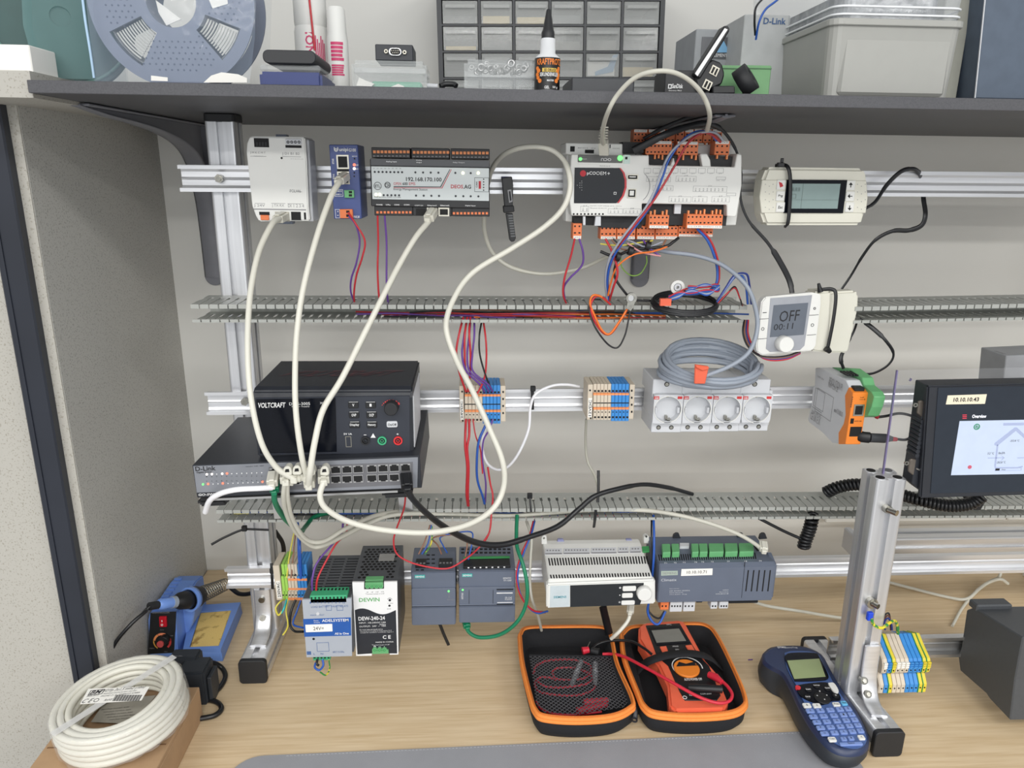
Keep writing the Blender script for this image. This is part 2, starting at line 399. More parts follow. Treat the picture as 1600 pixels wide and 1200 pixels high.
HAT = [(.0175, 0), (.0125, 0), (.0125, .010), (.009, .0115), (.002, .0115), (0, .0105), (-.002, .0115), (-.009, .0115), (-.0125, .010), (-.0125, 0), (-.0175, 0), (-.0175, .002), (-.0145, .002), (-.0145, .0148), (.0145, .0148), (.0145, .002), (.0175, .002)]
def rail(label, a, b, Y, name='din_rail', group=None, k=1., mt=None):
    "a=(x,ytop,ybottom), b likewise, in the plane Y"
    t0, b0, t1, b1 = PY(a[0], a[1], Y), PY(a[0], a[2], Y), PY(b[0], b[1], Y), PY(b[0], b[2], Y)
    c0, c1 = (t0+b0)/2, (t1+b1)/2; d = (c1-c0).normalized(); up = V((-d.z, 0, d.x))
    m = extr(M(), [(x*k, y) for x, y in HAT], c0, c1, up, EY)
    th = thing(name, label, 'rail', group); m.build('rail_profile', mt or m_alu, th); return th, c0, c1
R1, a, b = rail('topmost aluminium mounting rail, just under the shelf', (279, 258, 299), (1880, 272, 310), 1.06)
p = PY(343, 279, 1.068)
m = M().cyl(p, p-EY*.004, .006, n=6).cyl(p-EY*.004, p-EY*.006, .0035); m.build('rail_bolt', m_bolt, R1)
R3, a, b = rail('middle aluminium mounting rail carrying the four power sockets', (321, 614, 648), (1860, 599, 631), 1.06)
p = PY(383, 627, 1.068); M().cyl(p, p-EY*.004, .006, n=6).build('rail_bolt', m_bolt, R3)
R5, a, b = rail('lowest aluminium mounting rail, just above the desk', (352, 888, 921), (1860, 861, 890), 1.06)
p = PY(1330, 850, 1.12)
bt = thing('cross_beam', 'thick aluminium beam low on the right behind the stand', 'beam')
a = PY(1335, 847, 1.15); bar(M(), a, a+EX*.75, EZ, EY, .034, .04).build('beam_profile', m_alu, bt)
M().wbox(a.x-.012, a.x, a.y-.02, a.y+.02, a.z-.02, a.z+.02).build('beam_clip', m_ltgrey, bt, bevel=.002)
M().wbox(a.x+.7, a.x+.74, a.y-.02, a.y+.02, 0, a.z-.018).build('beam_leg', m_aluv, bt)
# cable trunking on the wall
t = thing('cable_trunking', 'pale cable trunking along the wall behind the right stand', 'trunking')
q0, q1 = PY(1290, 805, YW-.03), PY(1567, 828, YW-.03)
for x0, x1 in ((q0.x, q1.x-.0015), (q1.x+.0015, 1.5)):
    M().wbox(x0, x1, YW-.035, YW, .1, q0.z+.03).build('trunking_cover', m_wall, t, bevel=.002)
# ---------------------------------------------------------------- slotted wiring ducts
def duct(label, a, b, Yf, Yb, h, X1=None, pitch=.0125, arch=False):
    "a,b pixel of the upper front edge at both ends"
    p0 = PY(a[0], a[1], Yf); p1 = PY(b[0], b[1], Yf)
    if X1: p1 = p0+(p1-p0)*((X1-p0.x)/(p1.x-p0.x))
    d = (p1-p0).normalized(); up = V((-d.z, 0, d.x)); L = (p1-p0).length; D = Yb-Yf
    n = int(L/pitch); t = thing('wiring_duct', label, 'duct')
    us = []
    for i in range(n):
        us += [i*pitch, i*pitch+.0007, i*pitch+.0021, i*pitch+pitch-.0021, i*pitch+pitch-.0007]
    us.append(n*pitch)
    vs = [0, D*.42, D*.46, D*.72, D]        # 0 = front tips
    def fill(i, j):
        k = i % 5
        if j == 3: return True
        if j == 0: return k in (1, 2, 3)
        if j == 1: return k in (1, 2, 3)
        return k == 2
    for nm, off, lip in (('upper_wall', 0, 1), ('lower_wall', -h, -1)):
        pl = Pl(p0+up*off+V((0, 0, 0)), d, EY)      # V axis goes into depth
        m = M().grid(pl, us, vs, fill, -.0006, .0006)
        for i in range(n):
            u0, u1 = i*pitch+.0009, i*pitch+pitch-.0009
            m.box(pl, u0, u1, -.0012, .0006, -.0052 if lip > 0 else -.0006, .0006 if lip > 0 else .0036)
        m.build(nm, m_duct, t)
    pl = Pl(p0+up*(-h)+EY*D, d, up)
    us2 = [0]
    for i in range(int(L/.05)): us2 += [i*.05+.02, i*.05+.032]
    us2.append(L)
    M().grid(pl, us2, [0, h*.4, h*.62, h], lambda i, j: not (j == 1 and i % 2 == 1), -.001, .0005).build('back_web', m_duct, t)
    return t, p0, d, up
DU1 = duct('upper slotted grey wiring duct full of red and orange wires', (297, 476), (1180, 478), 1.0, 1.075, .0235)
DU1b = duct('short slotted grey wiring duct right of the room thermostat', (1335, 480), (1600, 475), 1.0, 1.075, .0225, X1=1.1)
DU2 = duct('lower slotted grey wiring duct behind the network switch', (337, 797), (1300, 792), 1.02, 1.075, .0195, X1=1.1)
# ---------------------------------------------------------------- right hand stand
XS = .569
t = thing('device_stand', 'short aluminium post on a capped foot beside the label printer', 'stand')
pS = PY(1383, 742, .9)
ZS = pS.z; XT = PY(1383, 742, .9).x
bar(M(), (XS, .903, .04), (XT, .903, ZS), EX, EY, .042, .042).build('post', m_aluv, t)
for dx, dy in ((-.012, -.012), (.012, -.012), (-.012, .012), (.012, .012)):
    M().cyl((XT+dx, .903+dy, ZS-.001), (XT+dx, .903+dy, ZS+.0006), .0085).build('post_lobe', m_alu, t)
    M().cyl((XT+dx, .903+dy, ZS), (XT+dx, .903+dy, ZS+.001), .006).build('bore', m_dark, t)
bar(M(), (XS+.004, .812, .02), (XS-.004, 1.014, .02), EX, EZ).build('foot', m_alu, t)
M().rr(Pl((XS+.004, .812, .02), EX, EZ), -.021, .021, -.02, .021, .006, -.001, .008).build('foot_cap', m_rub, t, bevel=.001)
M().rr(Pl((XS-.004, 1.022, .02), EX, EZ), -.021, .021, -.02, .021, .006, -.001, .008).build('foot_cap', m_rub, t, bevel=.001)
b = M().tube(crom([(XS+.006, .879, .125), (XS+.006, .878, .085), (XS+.006, .872, .06), (XS+.005, .858, .045), (XS+.004, .835, .0415)], 5), .0125, n=10, flat=(V((0, -1, .6)), .22)).build('corner_bracket', m_alu, t)
for (px, py, Y) in ((1350, 1064, .872), (1356, 1085, .864)):
    q = PY(px, py, Y); M().cyl(q+V((0, .006, -.002)), q+V((0, -.001, .0008)), .0055).cyl(q+V((0, -.001, .0008)), q+V((0, -.002, .0016)), .0032, n=6).build('bolt', m_bolt, b)
q = PY(1386, 795, .878); M().cyl(q+EY*.004, q-EY*.004, .006, n=6).cyl(q-EY*.003, q-EY*.014+EX*.006, .0042).build('clamp_bolt', m_bolt, t)
q = PY(1362, 942, .878); M().cyl(q+EY*.004, q-EY*.003, .008, n=10).cyl(q-EY*.002, q-EY*.01+EX*.004, .004).build('earth_bolt', m_bolt, t)
q = PY(1359, 962, .874); M().wbox(q.x-.004, q.x+.004, q.y-.003, q.y+.003, q.z-.007, q.z+.006).build('earth_lug', mat('blue_lug', (20, 70, 210), .4), t, bevel=.001)
# ================================================================ DEVICES ON THE TOP RAIL
def body(t, pl, x0, y0, x1, y1, D, mt, name='housing', bevel=.0012, w=0, label=None):
    return M().px(pl, x0, y0, x1, y1, -D, w).build(name, mt, t, bevel=bevel, label=label)
def port(t, pl, x0, y0, x1, y1, w=0, shield=None, name='ethernet_port', key='b'):
    b = M().frame(pl, x0, y0, x1, y1, min(2.2, (x1-x0)*.14), w-.002, w+.0008).build(name, shield or m_gold, t)
    bx = (x1-x0)*.14; m = M().px(pl, x0+bx, y0+bx, x1-bx, y1-bx, w-.004, w+.0002)
    m.build('port_opening', m_dark, b); return b
def plug(parent, a, b, w=.012, h=.008, mt=None, name='plug', boot=True):
    "RJ45 plug from world a (in the port) to b (cable side)"
    a, b = V(a), V(b); d = (b-a).normalized(); s = d.cross(EZ); s = s.normalized() if s.length > .2 else EX; n = s.cross(d)
    m = M(); L = (b-a).length
    pl = Pl(a, s, n); # N = s x n = d
    if pl.N.dot(d) < 0: pl = Pl(a, -s, n)
    m.box(pl, -w/2, w/2, -h/2, h/2, 0, L*.75); 
    m.upoly(pl, [(-w*.3, -h*.4), (w*.3, -h*.4), (w*.3, h*.4), (-w*.3, h*.4)], L*.7, L)
    m.box(pl, -w*.25, w*.25, h*.5, h*.75, L*.1, L*.8)
    return m.build(name, mt or m_plug, parent, bevel=.0008)
# ---- white controller at the left
pl = dev((388, 214), (478, 216), 1.0)
t = thing('white_controller', 'tall white controller module at the left end of the top rail', 'controller')
M().poly(pl, [(391, 213), (476, 214), (479, 250), (482, 325), (484, 345), (405, 346), (400, 338), (394, 322), (385, 238), (386, 224)], -.055, 0).build('housing', m_white, t, bevel=.0015, seg=2)
M().px(pl, 478, 218, 486, 346, -.05, -.012).build('side_flange', m_ltgrey, t, bevel=.001)
M().px(pl, 431, 210, 447, 214, -.05, -.035).build('rail_latch', m_slate2, t)
M().px(pl, 431, 346, 457, 350, -.05, -.035).build('rail_latch', m_slate2, t)
M().px(pl, 397, 216, 420, 230, -.004, .0004).build('terminal_bay', m_dark, t)
m = M()
for k in range(4): m.px(pl, 400+k*4.6, 222, 403+k*4.6, 228, 0, .001)
m.build('terminal_pins', m_rub, t)
b = M().px(pl, 446, 217, 471, 226, -.003, .0015).build('plug_connector', m_ltgrey, t, bevel=.0005)
m = M()
for k in range(4): m.ring(pl, 450+k*5.7, 222, 2.2, 1.1, .001, .002, n=8)
m.px(pl, 446, 227, 471, 231, -.001, .0006); m.build('contact_slots', m_dark, b)
M().px(pl, 396, 326.5, 478, 328, -.001, .0006).build('front_ledge', m_gprint, t)
for q in ((405, 331, 421, 336), (455, 331, 470, 344), (475, 332, 478, 343)): M().px(pl, *q, -.001, .0006).build('opening', m_dark, t)
M().disc(pl, 440, 247, 1.6, 0, .0005).build('button_hole', m_dark, t)
M().px(pl, 407, 336, 420, 344, -.001, .002).build('orange_terminal', m_orange, t, bevel=.0004, label='orange two way terminal')
port(t, pl, 430, 331, 452, 346, 0)
m = M().text('POL446', pl, 453, 296, 470, 301, 0, False)
for x, y in ((452, 262), (450, 313)): m.text('STATUS', pl, x+2, y-15+1, x+22, y-13, 0, False)
m.text('J M K C M T', pl, 391, 237, 415, 241, 0, False).text('J D1 B1 B2', pl, 441, 238, 468, 243, 0, False).text('J 24V', pl, 397, 319, 414, 324, 0, False).text('J TX RX', pl, 425, 319, 444, 324, 0, False).text('DI 1 2 3 4', pl, 450, 319, 475, 324, 0, False)
m.text('Supply Sensor', pl, 397, 243, 411, 245, 0, False)
for x0, x1, y in ((391, 416, 244), (441, 470, 244.5), (398, 414, 317.5), (424, 446, 317.5), (449, 474, 318)): m.px(pl, x0, y, x1, y+.6, 0, .0003)
m.build('printed_text', m_gprint, t)
# ---- blue gateway
pl = dev((517, 226), (561, 226), .995)
t = thing('blue_gateway', 'narrow dark blue metal gateway on the top rail', 'gateway')
M().px(pl, 518, 226, 562, 342, -.06, 0).build('housing', m_navy, t, bevel=.0008)
port(t, pl, 526, 242, 545, 264); port(t, pl, 527, 268, 546, 288)
M().px(pl, 527, 264, 545, 268, 0, .0005).build('port_divider', m_dark, t)
b = M().px(pl, 538, 297, 553, 309, -.001, .004).build('green_terminal', m_green, t, bevel=.0004, label='small green two way terminal')
M().px(pl, 545, 298.5, 550, 302, .003, .0043).px(pl, 545, 303.5, 550, 307, .003, .0043).build('wire_holes', m_dark, b)
b = M().px(pl, 531, 327, 551, 341, -.001, .005).build('orange_terminal', m_orange, t, bevel=.0004, label='orange two way power terminal')
M().px(pl, 541, 329, 546, 333, .004, .0053).px(pl, 541, 335, 546, 339, .004, .0053).build('wire_holes', m_dark, b)
m = M().text('unipi', pl, 530, 231, 544, 238, 0).text('G100', pl, 545, 232, 556, 237, 0)
m.ring(pl, 525, 233.5, 3.4, 2.2, 0, .0004, a0=180, a1=360, n=10).ring(pl, 525, 233.5, 1.9, 1, 0, .0004, n=10).px(pl, 521.6, 230, 523, 234, 0, .0004).px(pl, 527, 230, 528.4, 234, 0, .0004)
m.text('SERVICE', pl, 550, 243.5, 558, 245, 0).text('PWR', pl, 556, 257, 560, 259, 0).text('RUN', pl, 556, 263, 560, 265, 0).text('ETH0', pl, 519, 248, 522, 256, 0, rot=90).text('ETH1', pl, 520, 272, 523, 280, 0, rot=90)
m.frame(pl, 523, 296, 536, 307, .6, 0, .0003).text('RS485 B', pl, 524.5, 297.5, 534, 300, 0).text('RS485 A', pl, 524.5, 302.5, 534, 305, 0).text('PWR 24V', pl, 553, 337, 562, 341, 0).text('+', pl, 527, 329, 529, 332, 0).text('-', pl, 527, 336, 529, 337, 0)
m.frame(pl, 524, 327, 531, 341, .6, 0, .0003); m.build('printed_text', m_wprint, t)
M().disc(pl, 553.5, 257.5, 2.2, 0, .001, 10).build('red_indicator', m_ledr, t)
M().disc(pl, 553.5, 263.5, 2.2, 0, .001, 10).build('white_indicator', m_ledw, t)
M().disc(pl, 553.5, 270, 1.2, 0, .0006, 8).disc(pl, 553.5, 275.5, 1.2, 0, .0006, 8).disc(pl, 554, 248, 1.3, 0, .0006, 8).build('unlit_indicators', m_dark, t)
# ---- long energy station
pl = dev((578, 259), (765, 262), 1.0)
t = thing('energy_station', 'long silver faced energy station with rows of orange push buttons', 'controller')
M().poly(pl, [(578, 248), (765, 251), (765, 326), (580, 322)], -.05, 0).build('housing', m_black, t, bevel=.0008)
M().poly(pl, [(580, 260), (764, 263), (764, 314), (582, 311)], -.001, .0015).build('face_plate', mat('silver_face', (196, 202, 202), .35, .1, var=.02), t)
for k, (x0, x1, yo) in enumerate(((580.5, 641, 0), (642.5, 702, .8), (704, 765, 1.8))):
    b = M().px(pl, x0, 230.5+yo, x1, 247+yo, -.05, -.006).build('upper_terminal_strip', m_black, t, bevel=.0006)
    for i in range(10):
        x = (x0+1.8)+i*5.85
        M().px(pl, x+.7, 235+yo+i*.02, x+4.9, 239.4+yo, -.008, -.0045).build('orange_button', m_orange2, b)
    m = M()
    for i in range(10): m.px(pl, x0+2.3+i*5.85, 243+yo, x0+6+i*5.85, 244.6+yo, -.007, -.0057)
    m.build('terminal_marks', m_gprint, b)
M().px(pl, 579, 249, 765, 260, -.01, .0006).build('upper_cover', mat('dark_grey_cover', (66, 68, 72), .35), t, bevel=.0004)
for k, (x0, x1, yo, x) in enumerate(((585, 645, 0, 588), (706, 765, 3, 707.5))):
    b = M().px(pl, x0, 322+yo*.3, x1, 337+yo*.4, -.05, -.004).build('lower_terminal_strip', m_black, t, bevel=.0006)
    for i in range(10):
        M().px(pl, x+i*5.7, 330+yo*.5, x+i*5.7+3.6, 333.6+yo*.5, -.006, -.0028).build('orange_button', m_orange, b)
M().px(pl, 645, 322, 706, 337.5, -.05, -.004).build('port_block', m_black, t, bevel=.0006)
port(t, pl, 667, 324.5, 683, 338, -.003); port(t, pl, 685, 324.5, 702, 338, -.003)
M().px(pl, 650, 326, 665, 337, -.005, -.0035).build('unused_port_cover', m_dark, t)
m = M().text('192.168.170.100', pl, 634.5, 277, 690, 283.5, .0015); 
m.text('Energy Management Station', pl, 615, 294, 668, 298.5, .0015, False).text('.AG', pl, 724, 288.5, 736, 295, .0015).text('ETL', pl, 586, 288.5, 594, 293, .0015).text('CSA', pl, 602, 286.5, 609, 292, .0015)
m.ring(pl, 590, 290.5, 6, 5.2, .0015, .0018).ring(pl, 605.5, 289.2, 4.8, 3.8, .0015, .0018)
m.poly(pl, [(615, 291), (688, 291.5), (702.5, 264.5), (703.5, 264.5), (689, 292.6), (615, 292.3)], .001, .0018)
m.frame(pl, 741.5, 277.5, 764, 300, .5, .0015, .0018).text('CAN', pl, 743.5, 284, 746, 293, .0015, rot=90)
for i in range(5): m.disc(pl, 755.7, 280+i*4.3, 1.1, .0015, .0018, 8)
for i in range(10):
    m.text('DO', pl, 583+i*5.9, 262.5, 585.5+i*5.9, 264, .0015, False) if i < 8 else None
m.text('OPEN 600 EMS', pl, 632, 284.8, 649, 289.5, .0015) if False else None
m.text('600', pl, 629, 284.8, 637, 289.3, .0015)
m.text('PWR Bus Error COM 1 2 3 CAN', pl, 585, 307, 626, 309, .0015, False)
m.build('printed_text', m_print, t)
m = M().text('OPEN', pl, 615, 284.8, 627, 289.3, .0015, False).text('EMS', pl, 639, 284.8, 649, 289.3, .0015, False).text('DEOS', pl, 704.5, 288.5, 723.5, 294.5, .0015)
m.poly(pl, [(615, 293), (690, 293.5), (704.7, 264.7), (705.7, 264.7), (691, 294.3), (615, 293.8)], .001, .0018).px(pl, 748, 283, 751.5, 295, .0015, .002)
m.build('red_printed_text', m_rprint, t, label='red lettering and stripe')
m = M().text('Analog Input', pl, 603, 251.5, 620, 254, .0006).text('Analog', pl, 650, 249.5, 659, 251.5, .0006).text('Output', pl, 650.5, 253, 659, 255, .0006).text('Relay Output', pl, 708, 253, 726, 255.2, .0006, False)
m.text('POWER', pl, 588, 319, 598, 321, 0).text('1/Fe', pl, 603, 319, 610, 321, 0).text('COM0', pl, 616, 319, 624, 321, 0).text('COM1', pl, 631, 319, 640, 321, 0).text('COM 2/3', pl, 648, 320, 661, 322, 0, False).text('Ethernet1', pl, 668, 320, 682, 322, 0).text('Ethernet2', pl, 688, 320, 702, 322, 0).text('Digital Input', pl, 727, 320.5, 743, 322.5, 0)
m.build('white_printed_text', m_wprint, t)
m = M()
for xs, y in (([585.5+i*6.1 for i in range(8)]+[649, 661, 673, 685, 711.5, 735.5], 268.5), ([599.5+i*6 for i in range(5)]+[650, 662, 674, 686, 712, 724, 735.5, 747.5], 304.7)):
    for x in xs: m.disc(pl, x, y+(x-580)*.013, 1.7, .0015, .0022, 8)
m.build('unlit_indicators', m_charc, t)
m = M()
for x, y in ((723.3, 270.3), (747.2, 270.3), (587.5, 304), (593.3, 304)): m.disc(pl, x, y, 2.4, .0015, .0024, 10)
m.build('lit_indicators', mat('lit_yellow_led', (255, 250, 205), .4, emit=1.5), t)
# ---- black cable tie tool hanging from the rail
pl = front(1.03)
t = thing('hook_and_loop_strap', 'black strap with a grey printed tag hanging from the top rail', 'strap')
M().poly(pl, [(784, 278), (800, 276), (802, 290), (801, 328), (789, 329), (785, 290)], -.012, 0).build('strap_loop', m_black, t, bevel=.0008)
M().px(pl, 784, 276, 800, 281, -.03, -.002).build('strap_top', mat('dark_blue_plastic', (28, 34, 84), .4), t, bevel=.0008)
M().poly(pl, [(786, 322), (803, 321), (804, 331), (787, 333)], -.014, .003).build('buckle', m_rub, t, bevel=.001)
b = M().poly(pl, [(790, 333), (801, 333), (806, 372), (804, 377), (799, 378), (796, 375)], -.006, .001).build('strap_tail', m_black, t, bevel=.0008)
m = M()
for i in range(9): m.poly(pl, [(794+i*.5, 336+i*4), (801+i*.5, 335.6+i*4), (801.3+i*.5, 338+i*4), (794.3+i*.5, 338.4+i*4)], .0005, .002)
m.build('tail_ridges', mat('grey_ridges', (92, 94, 96), .5), b)
M().poly(pl, [(793, 297), (799, 296), (801, 315), (795.5, 317)], 0, .001).build('tag', mat('tag_grey', (150, 150, 152), .5), t)
M().poly(pl, [(795, 299), (797.6, 298.6), (799.4, 313), (796.8, 314)], .0008, .0014).build('tag_print', m_print, t)
# ---- big orange-plug controller
PC = .985
pl = dev((900, 241), (1160, 246), PC)
t = thing('plug_controller', 'large white controller with orange screw plugs above and below', 'controller')
M().poly(pl, [(893, 241), (1014, 242.5), (1014, 258), (1148, 261), (1152, 240), (1159, 241), (1159, 290), (1151, 337), (1148, 339), (1136, 338), (1136, 320), (1003, 318), (1003, 338), (893, 337), (888, 300)], -.03, 0).build('front_cover', m_white, t, bevel=.001)
plb = pl.back(.03)
M().poly(pl, [(884, 223), (973, 224.5), (973, 243), (893, 242), (884, 240)], -.06, -.006).build('upper_ledge', m_white, t, bevel=.001)
M().poly(pl, [(886, 226), (1146, 226), (1156, 240), (1158, 300), (1150, 352), (946, 352), (884, 346)], -.07, -.032).build('housing', m_white, t, bevel=.001)
M().px(pl, 1007, 243, 1143, 264, -.04, -.012).build('upper_terminal_bay', m_rub, t)
M().px(pl, 973, 222, 1006, 239, -.03, -.0055).build('side_terminal_bay', m_rub, t)
M().px(pl, 1003, 318, 1136, 352, -.045, -.014).build('lower_terminal_bay', m_rub, t)
M().px(pl, 938, 337, 1003, 356, -.045, -.016).build('lower_terminal_bay', m_rub, t)
M().poly(pl, [(1046, 262), (1053, 246), (1056, 262)], -.02, -.002).poly(pl, [(1094, 240), (1105, 240), (1110, 250), (1111, 262), (1098, 262)], -.02, -.002).build('cover_tab', m_white, t, bevel=.001)
M().px(pl, 1054, 319, 1064, 334, -.013, -.008).build('grey_component', m_ltgrey, t)
def oplug(x0, y0, x1, y1, n, top, w=-.004, lab=True, pins=True, D=.02):
    b = M().px(pl, x0, y0, x1, y1, w-D, w).build('screw_plug', m_orange, t, bevel=.0005)
    m = M(); mw = M(); mp = M(); H = y1-y0; s = (x1-x0)/n
    yl = (y0+.4, y0+H*.22) if top else (y1-H*.22, y1-.4)
    ya, yb = (y0+H*.38, y0+H*.82) if top else (y0+H*.18, y0+H*.6)
    for i in range(n):
        x = x0+s*(i+.5)
        m.disc(pl, x, ya, min(1.5, s*.26), w-.001, w+.0003, 6); m.px(pl, x-s*.25, yb-1.2, x+s*.2, yb+1, w-.001, w+.0003)
        if pins and (i*7+int(x0)) % 4:
            yy = (y1, y1+6+(i*5 % 3)) if top else (y0-6-(i*5 % 3), y0)
            mp.px(pl, x-1.1, yy[0], x+1.1, yy[1], w-.008, w-.003)
    m.build('screw_holes', m_dark, b)
    if mp.v: mp.build('release_tabs', m_orange2, b)
    if lab:
        mw.px(pl, x0+1, yl[0], x1-1, yl[1], w, w+.0005); q = mw.build('marking_strip', m_paper, b)
        M().text(('J12 C4 B6 GND'*3)[:int((x1-x0)/2.6)], pl, x0+2.5, yl[0]+1, x1-2.5, yl[1]-1, w+.0006, False).build('printed_text', m_gprint, q)
    return b
for x0, x1, n in ((990, 1012, 4), (1013, 1026, 3), (1027, 1040, 2), (1041, 1055, 2), (1056, 1069, 2), (1070, 1084, 2), (1085, 1098, 2), (1099, 1112, 2), (1113, 1128, 3)):
    oplug(x0, 202, x1, 223, n, True, -.03)
oplug(1009, 220, 1050, 241.5, 7, True); oplug(1058, 221, 1091, 242, 5, True); oplug(1117, 220, 1140, 242, 3, True)
for x0, x1, n in ((938, 963, 4), (964, 993, 5), (995, 1023, 5), (1024, 1059, 6), (1060, 1114, 9)):
    oplug(x0, 353, x1, 374-(4 if x0 > 1050 else 0), n, False, -.018)
oplug(1014, 336, 1045, 357, 5, False, .004); oplug(1073, 335, 1129, 357, 9, False, .004)
oplug(895, 349, 909, 374, 2, False, -.006)
M().px(pl, 897, 338, 911, 352, -.03, -.008).px(pl, 915, 339, 930, 352, -.03, -.009).build('black_openings', m_dark, t)
M().poly(pl, [(911, 338), (915, 338), (915, 352), (911, 352)], -.03, -.003).poly(pl, [(931, 338), (939, 338), (939, 353), (929, 353)], -.03, -.003).build('clips', m_ltgrey, t, bevel=.0005)
gp = M().poly(pl, [(898, 262), (968, 262.5), (973, 269), (976, 279), (977, 290), (974, 303), (967, 313), (963, 317.5), (897, 317.5)], -.001, .0012).build('display_window', m_blackg, t, bevel=.0003)
M().poly(pl, [(968, 262.5), (970, 262.5), (976, 270), (979, 282), (979, 293), (975, 306), (967, 317), (964.5, 317), (972, 306), (976, 293), (976, 281), (973, 270)], -.001, .0018).build('red_trim', m_red, t)
M().ring(pl, 911, 271, 4.8, 0.1, .001, .0016, n=16).build('red_logo', m_rprint, gp)
m = M().text('pCO', pl, 917, 268, 931, 274.5, .0012).text('OEM', pl, 931.5, 268, 947, 273.5, .0012, False).text('+', pl, 949, 269, 953, 273, .0012)
for a, bb in ((909, 283), (906, 286), (909, 286), (902, 289.5), (906, 289.5), (909, 289.5), (906, 293), (909, 293), (909, 297)): m.disc(pl, a, bb, .5, .0012, .0014, 6)
m.frame(pl, 959, 300, 963, 304, .6, .0012, .0014); m.build('white_printed_text', m_wprint, gp)
b = M().px(pl, 903, 242.5, 973, 254, -.001, .001).build('network_card', mat('card_grey', (92, 92, 90), .4), t, bevel=.0004)
M().text('OCU', pl, 939, 247, 955, 251.5, .0012, flip=True).text('network', pl, 909, 247.5, 917, 249, .0012).build('white_printed_text', m_wprint, b)
M().disc(pl, 907, 248.5, 2.6, .001, .0018, 10).disc(pl, 969, 247, 4.2, .001, .0022, 12).build('green_indicator', m_ledg, b)
M().px(pl, 904, 254.5, 972, 257.5, -.001, .0015).build('card_edge', m_white, t)
M().px(pl, 975, 242, 984.5, 256, -.001, .0008).build('card_window', mat('pale_green_clear', (196, 216, 208), .2), t)
m = M().px(pl, 977, 245, 980.5, 249, .0005, .0013).px(pl, 891, 228.5, 898, 237, -.007, -.0055).px(pl, 914, 234, 928, 239.5, -.007, -.0055).px(pl, 952.5, 226, 954, 231.5, -.007, -.0055)
for i in range(9): m.disc(pl, 896.5+i*5.7, 334.5, 1.5, -.001, .0004, 8)
m.build('small_openings', m_dark, t)
for y0, y1, nm in ((272.5, 281, 'usb_port'), (295, 309, 'square_port')):
    x0, x1 = (980, 997) if nm == 'usb_port' else (980.5, 994)
    b = M().frame(pl, x0, y0, x1, y1, 1.2, -.001, .0015).build(nm, m_gold, t)
    M().px(pl, x0+1.2, y0+1.2, x1-1.2, y1-1.2, -.001, .0004).build('port_opening', m_dark, b)
    M().px(pl, x0+3.5, y0+3, x1-3.5, y0+4.8 if nm == 'usb_port' else y1-3.5, .0002, .0012).build('port_tongue', m_white, b)
m = M()
for i in range(9):
    x = 1006+i*14.2; m.text('J%d' % (16+i), pl, x+3, 270, x+8, 272.3, 0, False).frame(pl, x, 263, x+11, 270.5, .35, 0, .0002)
for x0, y0, x1, y1, s in ((1010, 276, 1048, 284, 'J28'), (1056, 275, 1088, 284, 'J28'), (1083, 291, 1136, 300, 'J26'), (1020, 290, 1052, 298, 'J27'), (1045, 307, 1080, 316, 'J5'), (1082, 307, 1105, 316, 'J6'), (1112, 307, 1140, 316, 'J7'), (950, 326, 973, 334, 'J3'), (974, 326, 1001, 334, 'J4'), (907, 322, 920, 331, 'J1')):
    m.frame(pl, x0, y0, x1, y1, .35, 0, .0002); m.text(s, pl, (x0+x1)/2-3, y0-1.3, (x0+x1)/2+3, y0+.9, .0001, False)
    n = int((x1-x0)/6)
    for i in range(n): m.text('B%d' % (i+1), pl, x0+3+i*6, y0+3, x0+5+i*6, y1-1.5, 0, False, rot=90)
m.frame(pl, 1135, 301.5, 1150, 306, .4, 0, .0002).frame(pl, 1119, 276.5, 1134, 280.5, .4, 0, .0002).text('ON  OFF', pl, 1119, 281.5, 1133, 283, 0, False)
m.text('Input DC: +12W +24V(20), 60 Hz - 24.5V A', pl, 922, 321, 971, 323, 0, False).text('Max power: 20 VA/12 W', pl, 922, 324.5, 948, 326.5, 0, False).text('fieldcard', pl, 937, 258.3, 953, 260.2, 0, False)
m.text('BMS2  IN', pl, 903, 230.5, 930, 232.2, -.006, False).text('OFF ON  STATUS', pl, 957, 231, 968, 233, -.006, False)
m.build('printed_text', m_gprint, t)
M().ring(pl, 990, 292, 26, 25.2, 0, .0003, n=20, a0=-50, a1=52).build('arc_line', m_gprint, t)
# ---- cream operator panel
pl = dev((1198, 262), (1352, 263), .995)
t = thing('operator_panel', 'wide cream operator panel with grey display and six square keys', 'display panel')
M().poly(pl, [(1199, 261), (1350, 263), (1354, 272), (1356, 290), (1355, 322), (1346, 352), (1196, 352), (1190, 335), (1188, 308), (1191, 282)], -.03, 0).build('housing', m_cream, t, bevel=.004, seg=3)
M().poly(pl, [(1191, 281), (1354, 282), (1356, 310), (1353, 333), (1190, 333), (1187, 308)], -.004, .0012).build('centre_band', m_cream, t, bevel=.0008)
b = M().px(pl, 1227, 281, 1321, 333, -.001, .0025).build('display_bezel', m_blackg, t, bevel=.0004)
M().px(pl, 1234, 287, 1311, 326, .002, .0032).build('screen', mat('lcd_grey', (132, 152, 150), .25, coat=.6, var=.04), b)
m = M().px(pl, 1253, 287, 1253.6, 326, .0032, .0034).px(pl, 1234, 312, 1310, 312.5, .0032, .0034).text('8.8.8', pl, 1238, 293, 1250, 299, .0033, False).frame(pl, 1237, 303, 1244, 310, .6, .0032, .0034)
m.build('display_segments', mat('lcd_line', (96, 112, 110), .4), b)
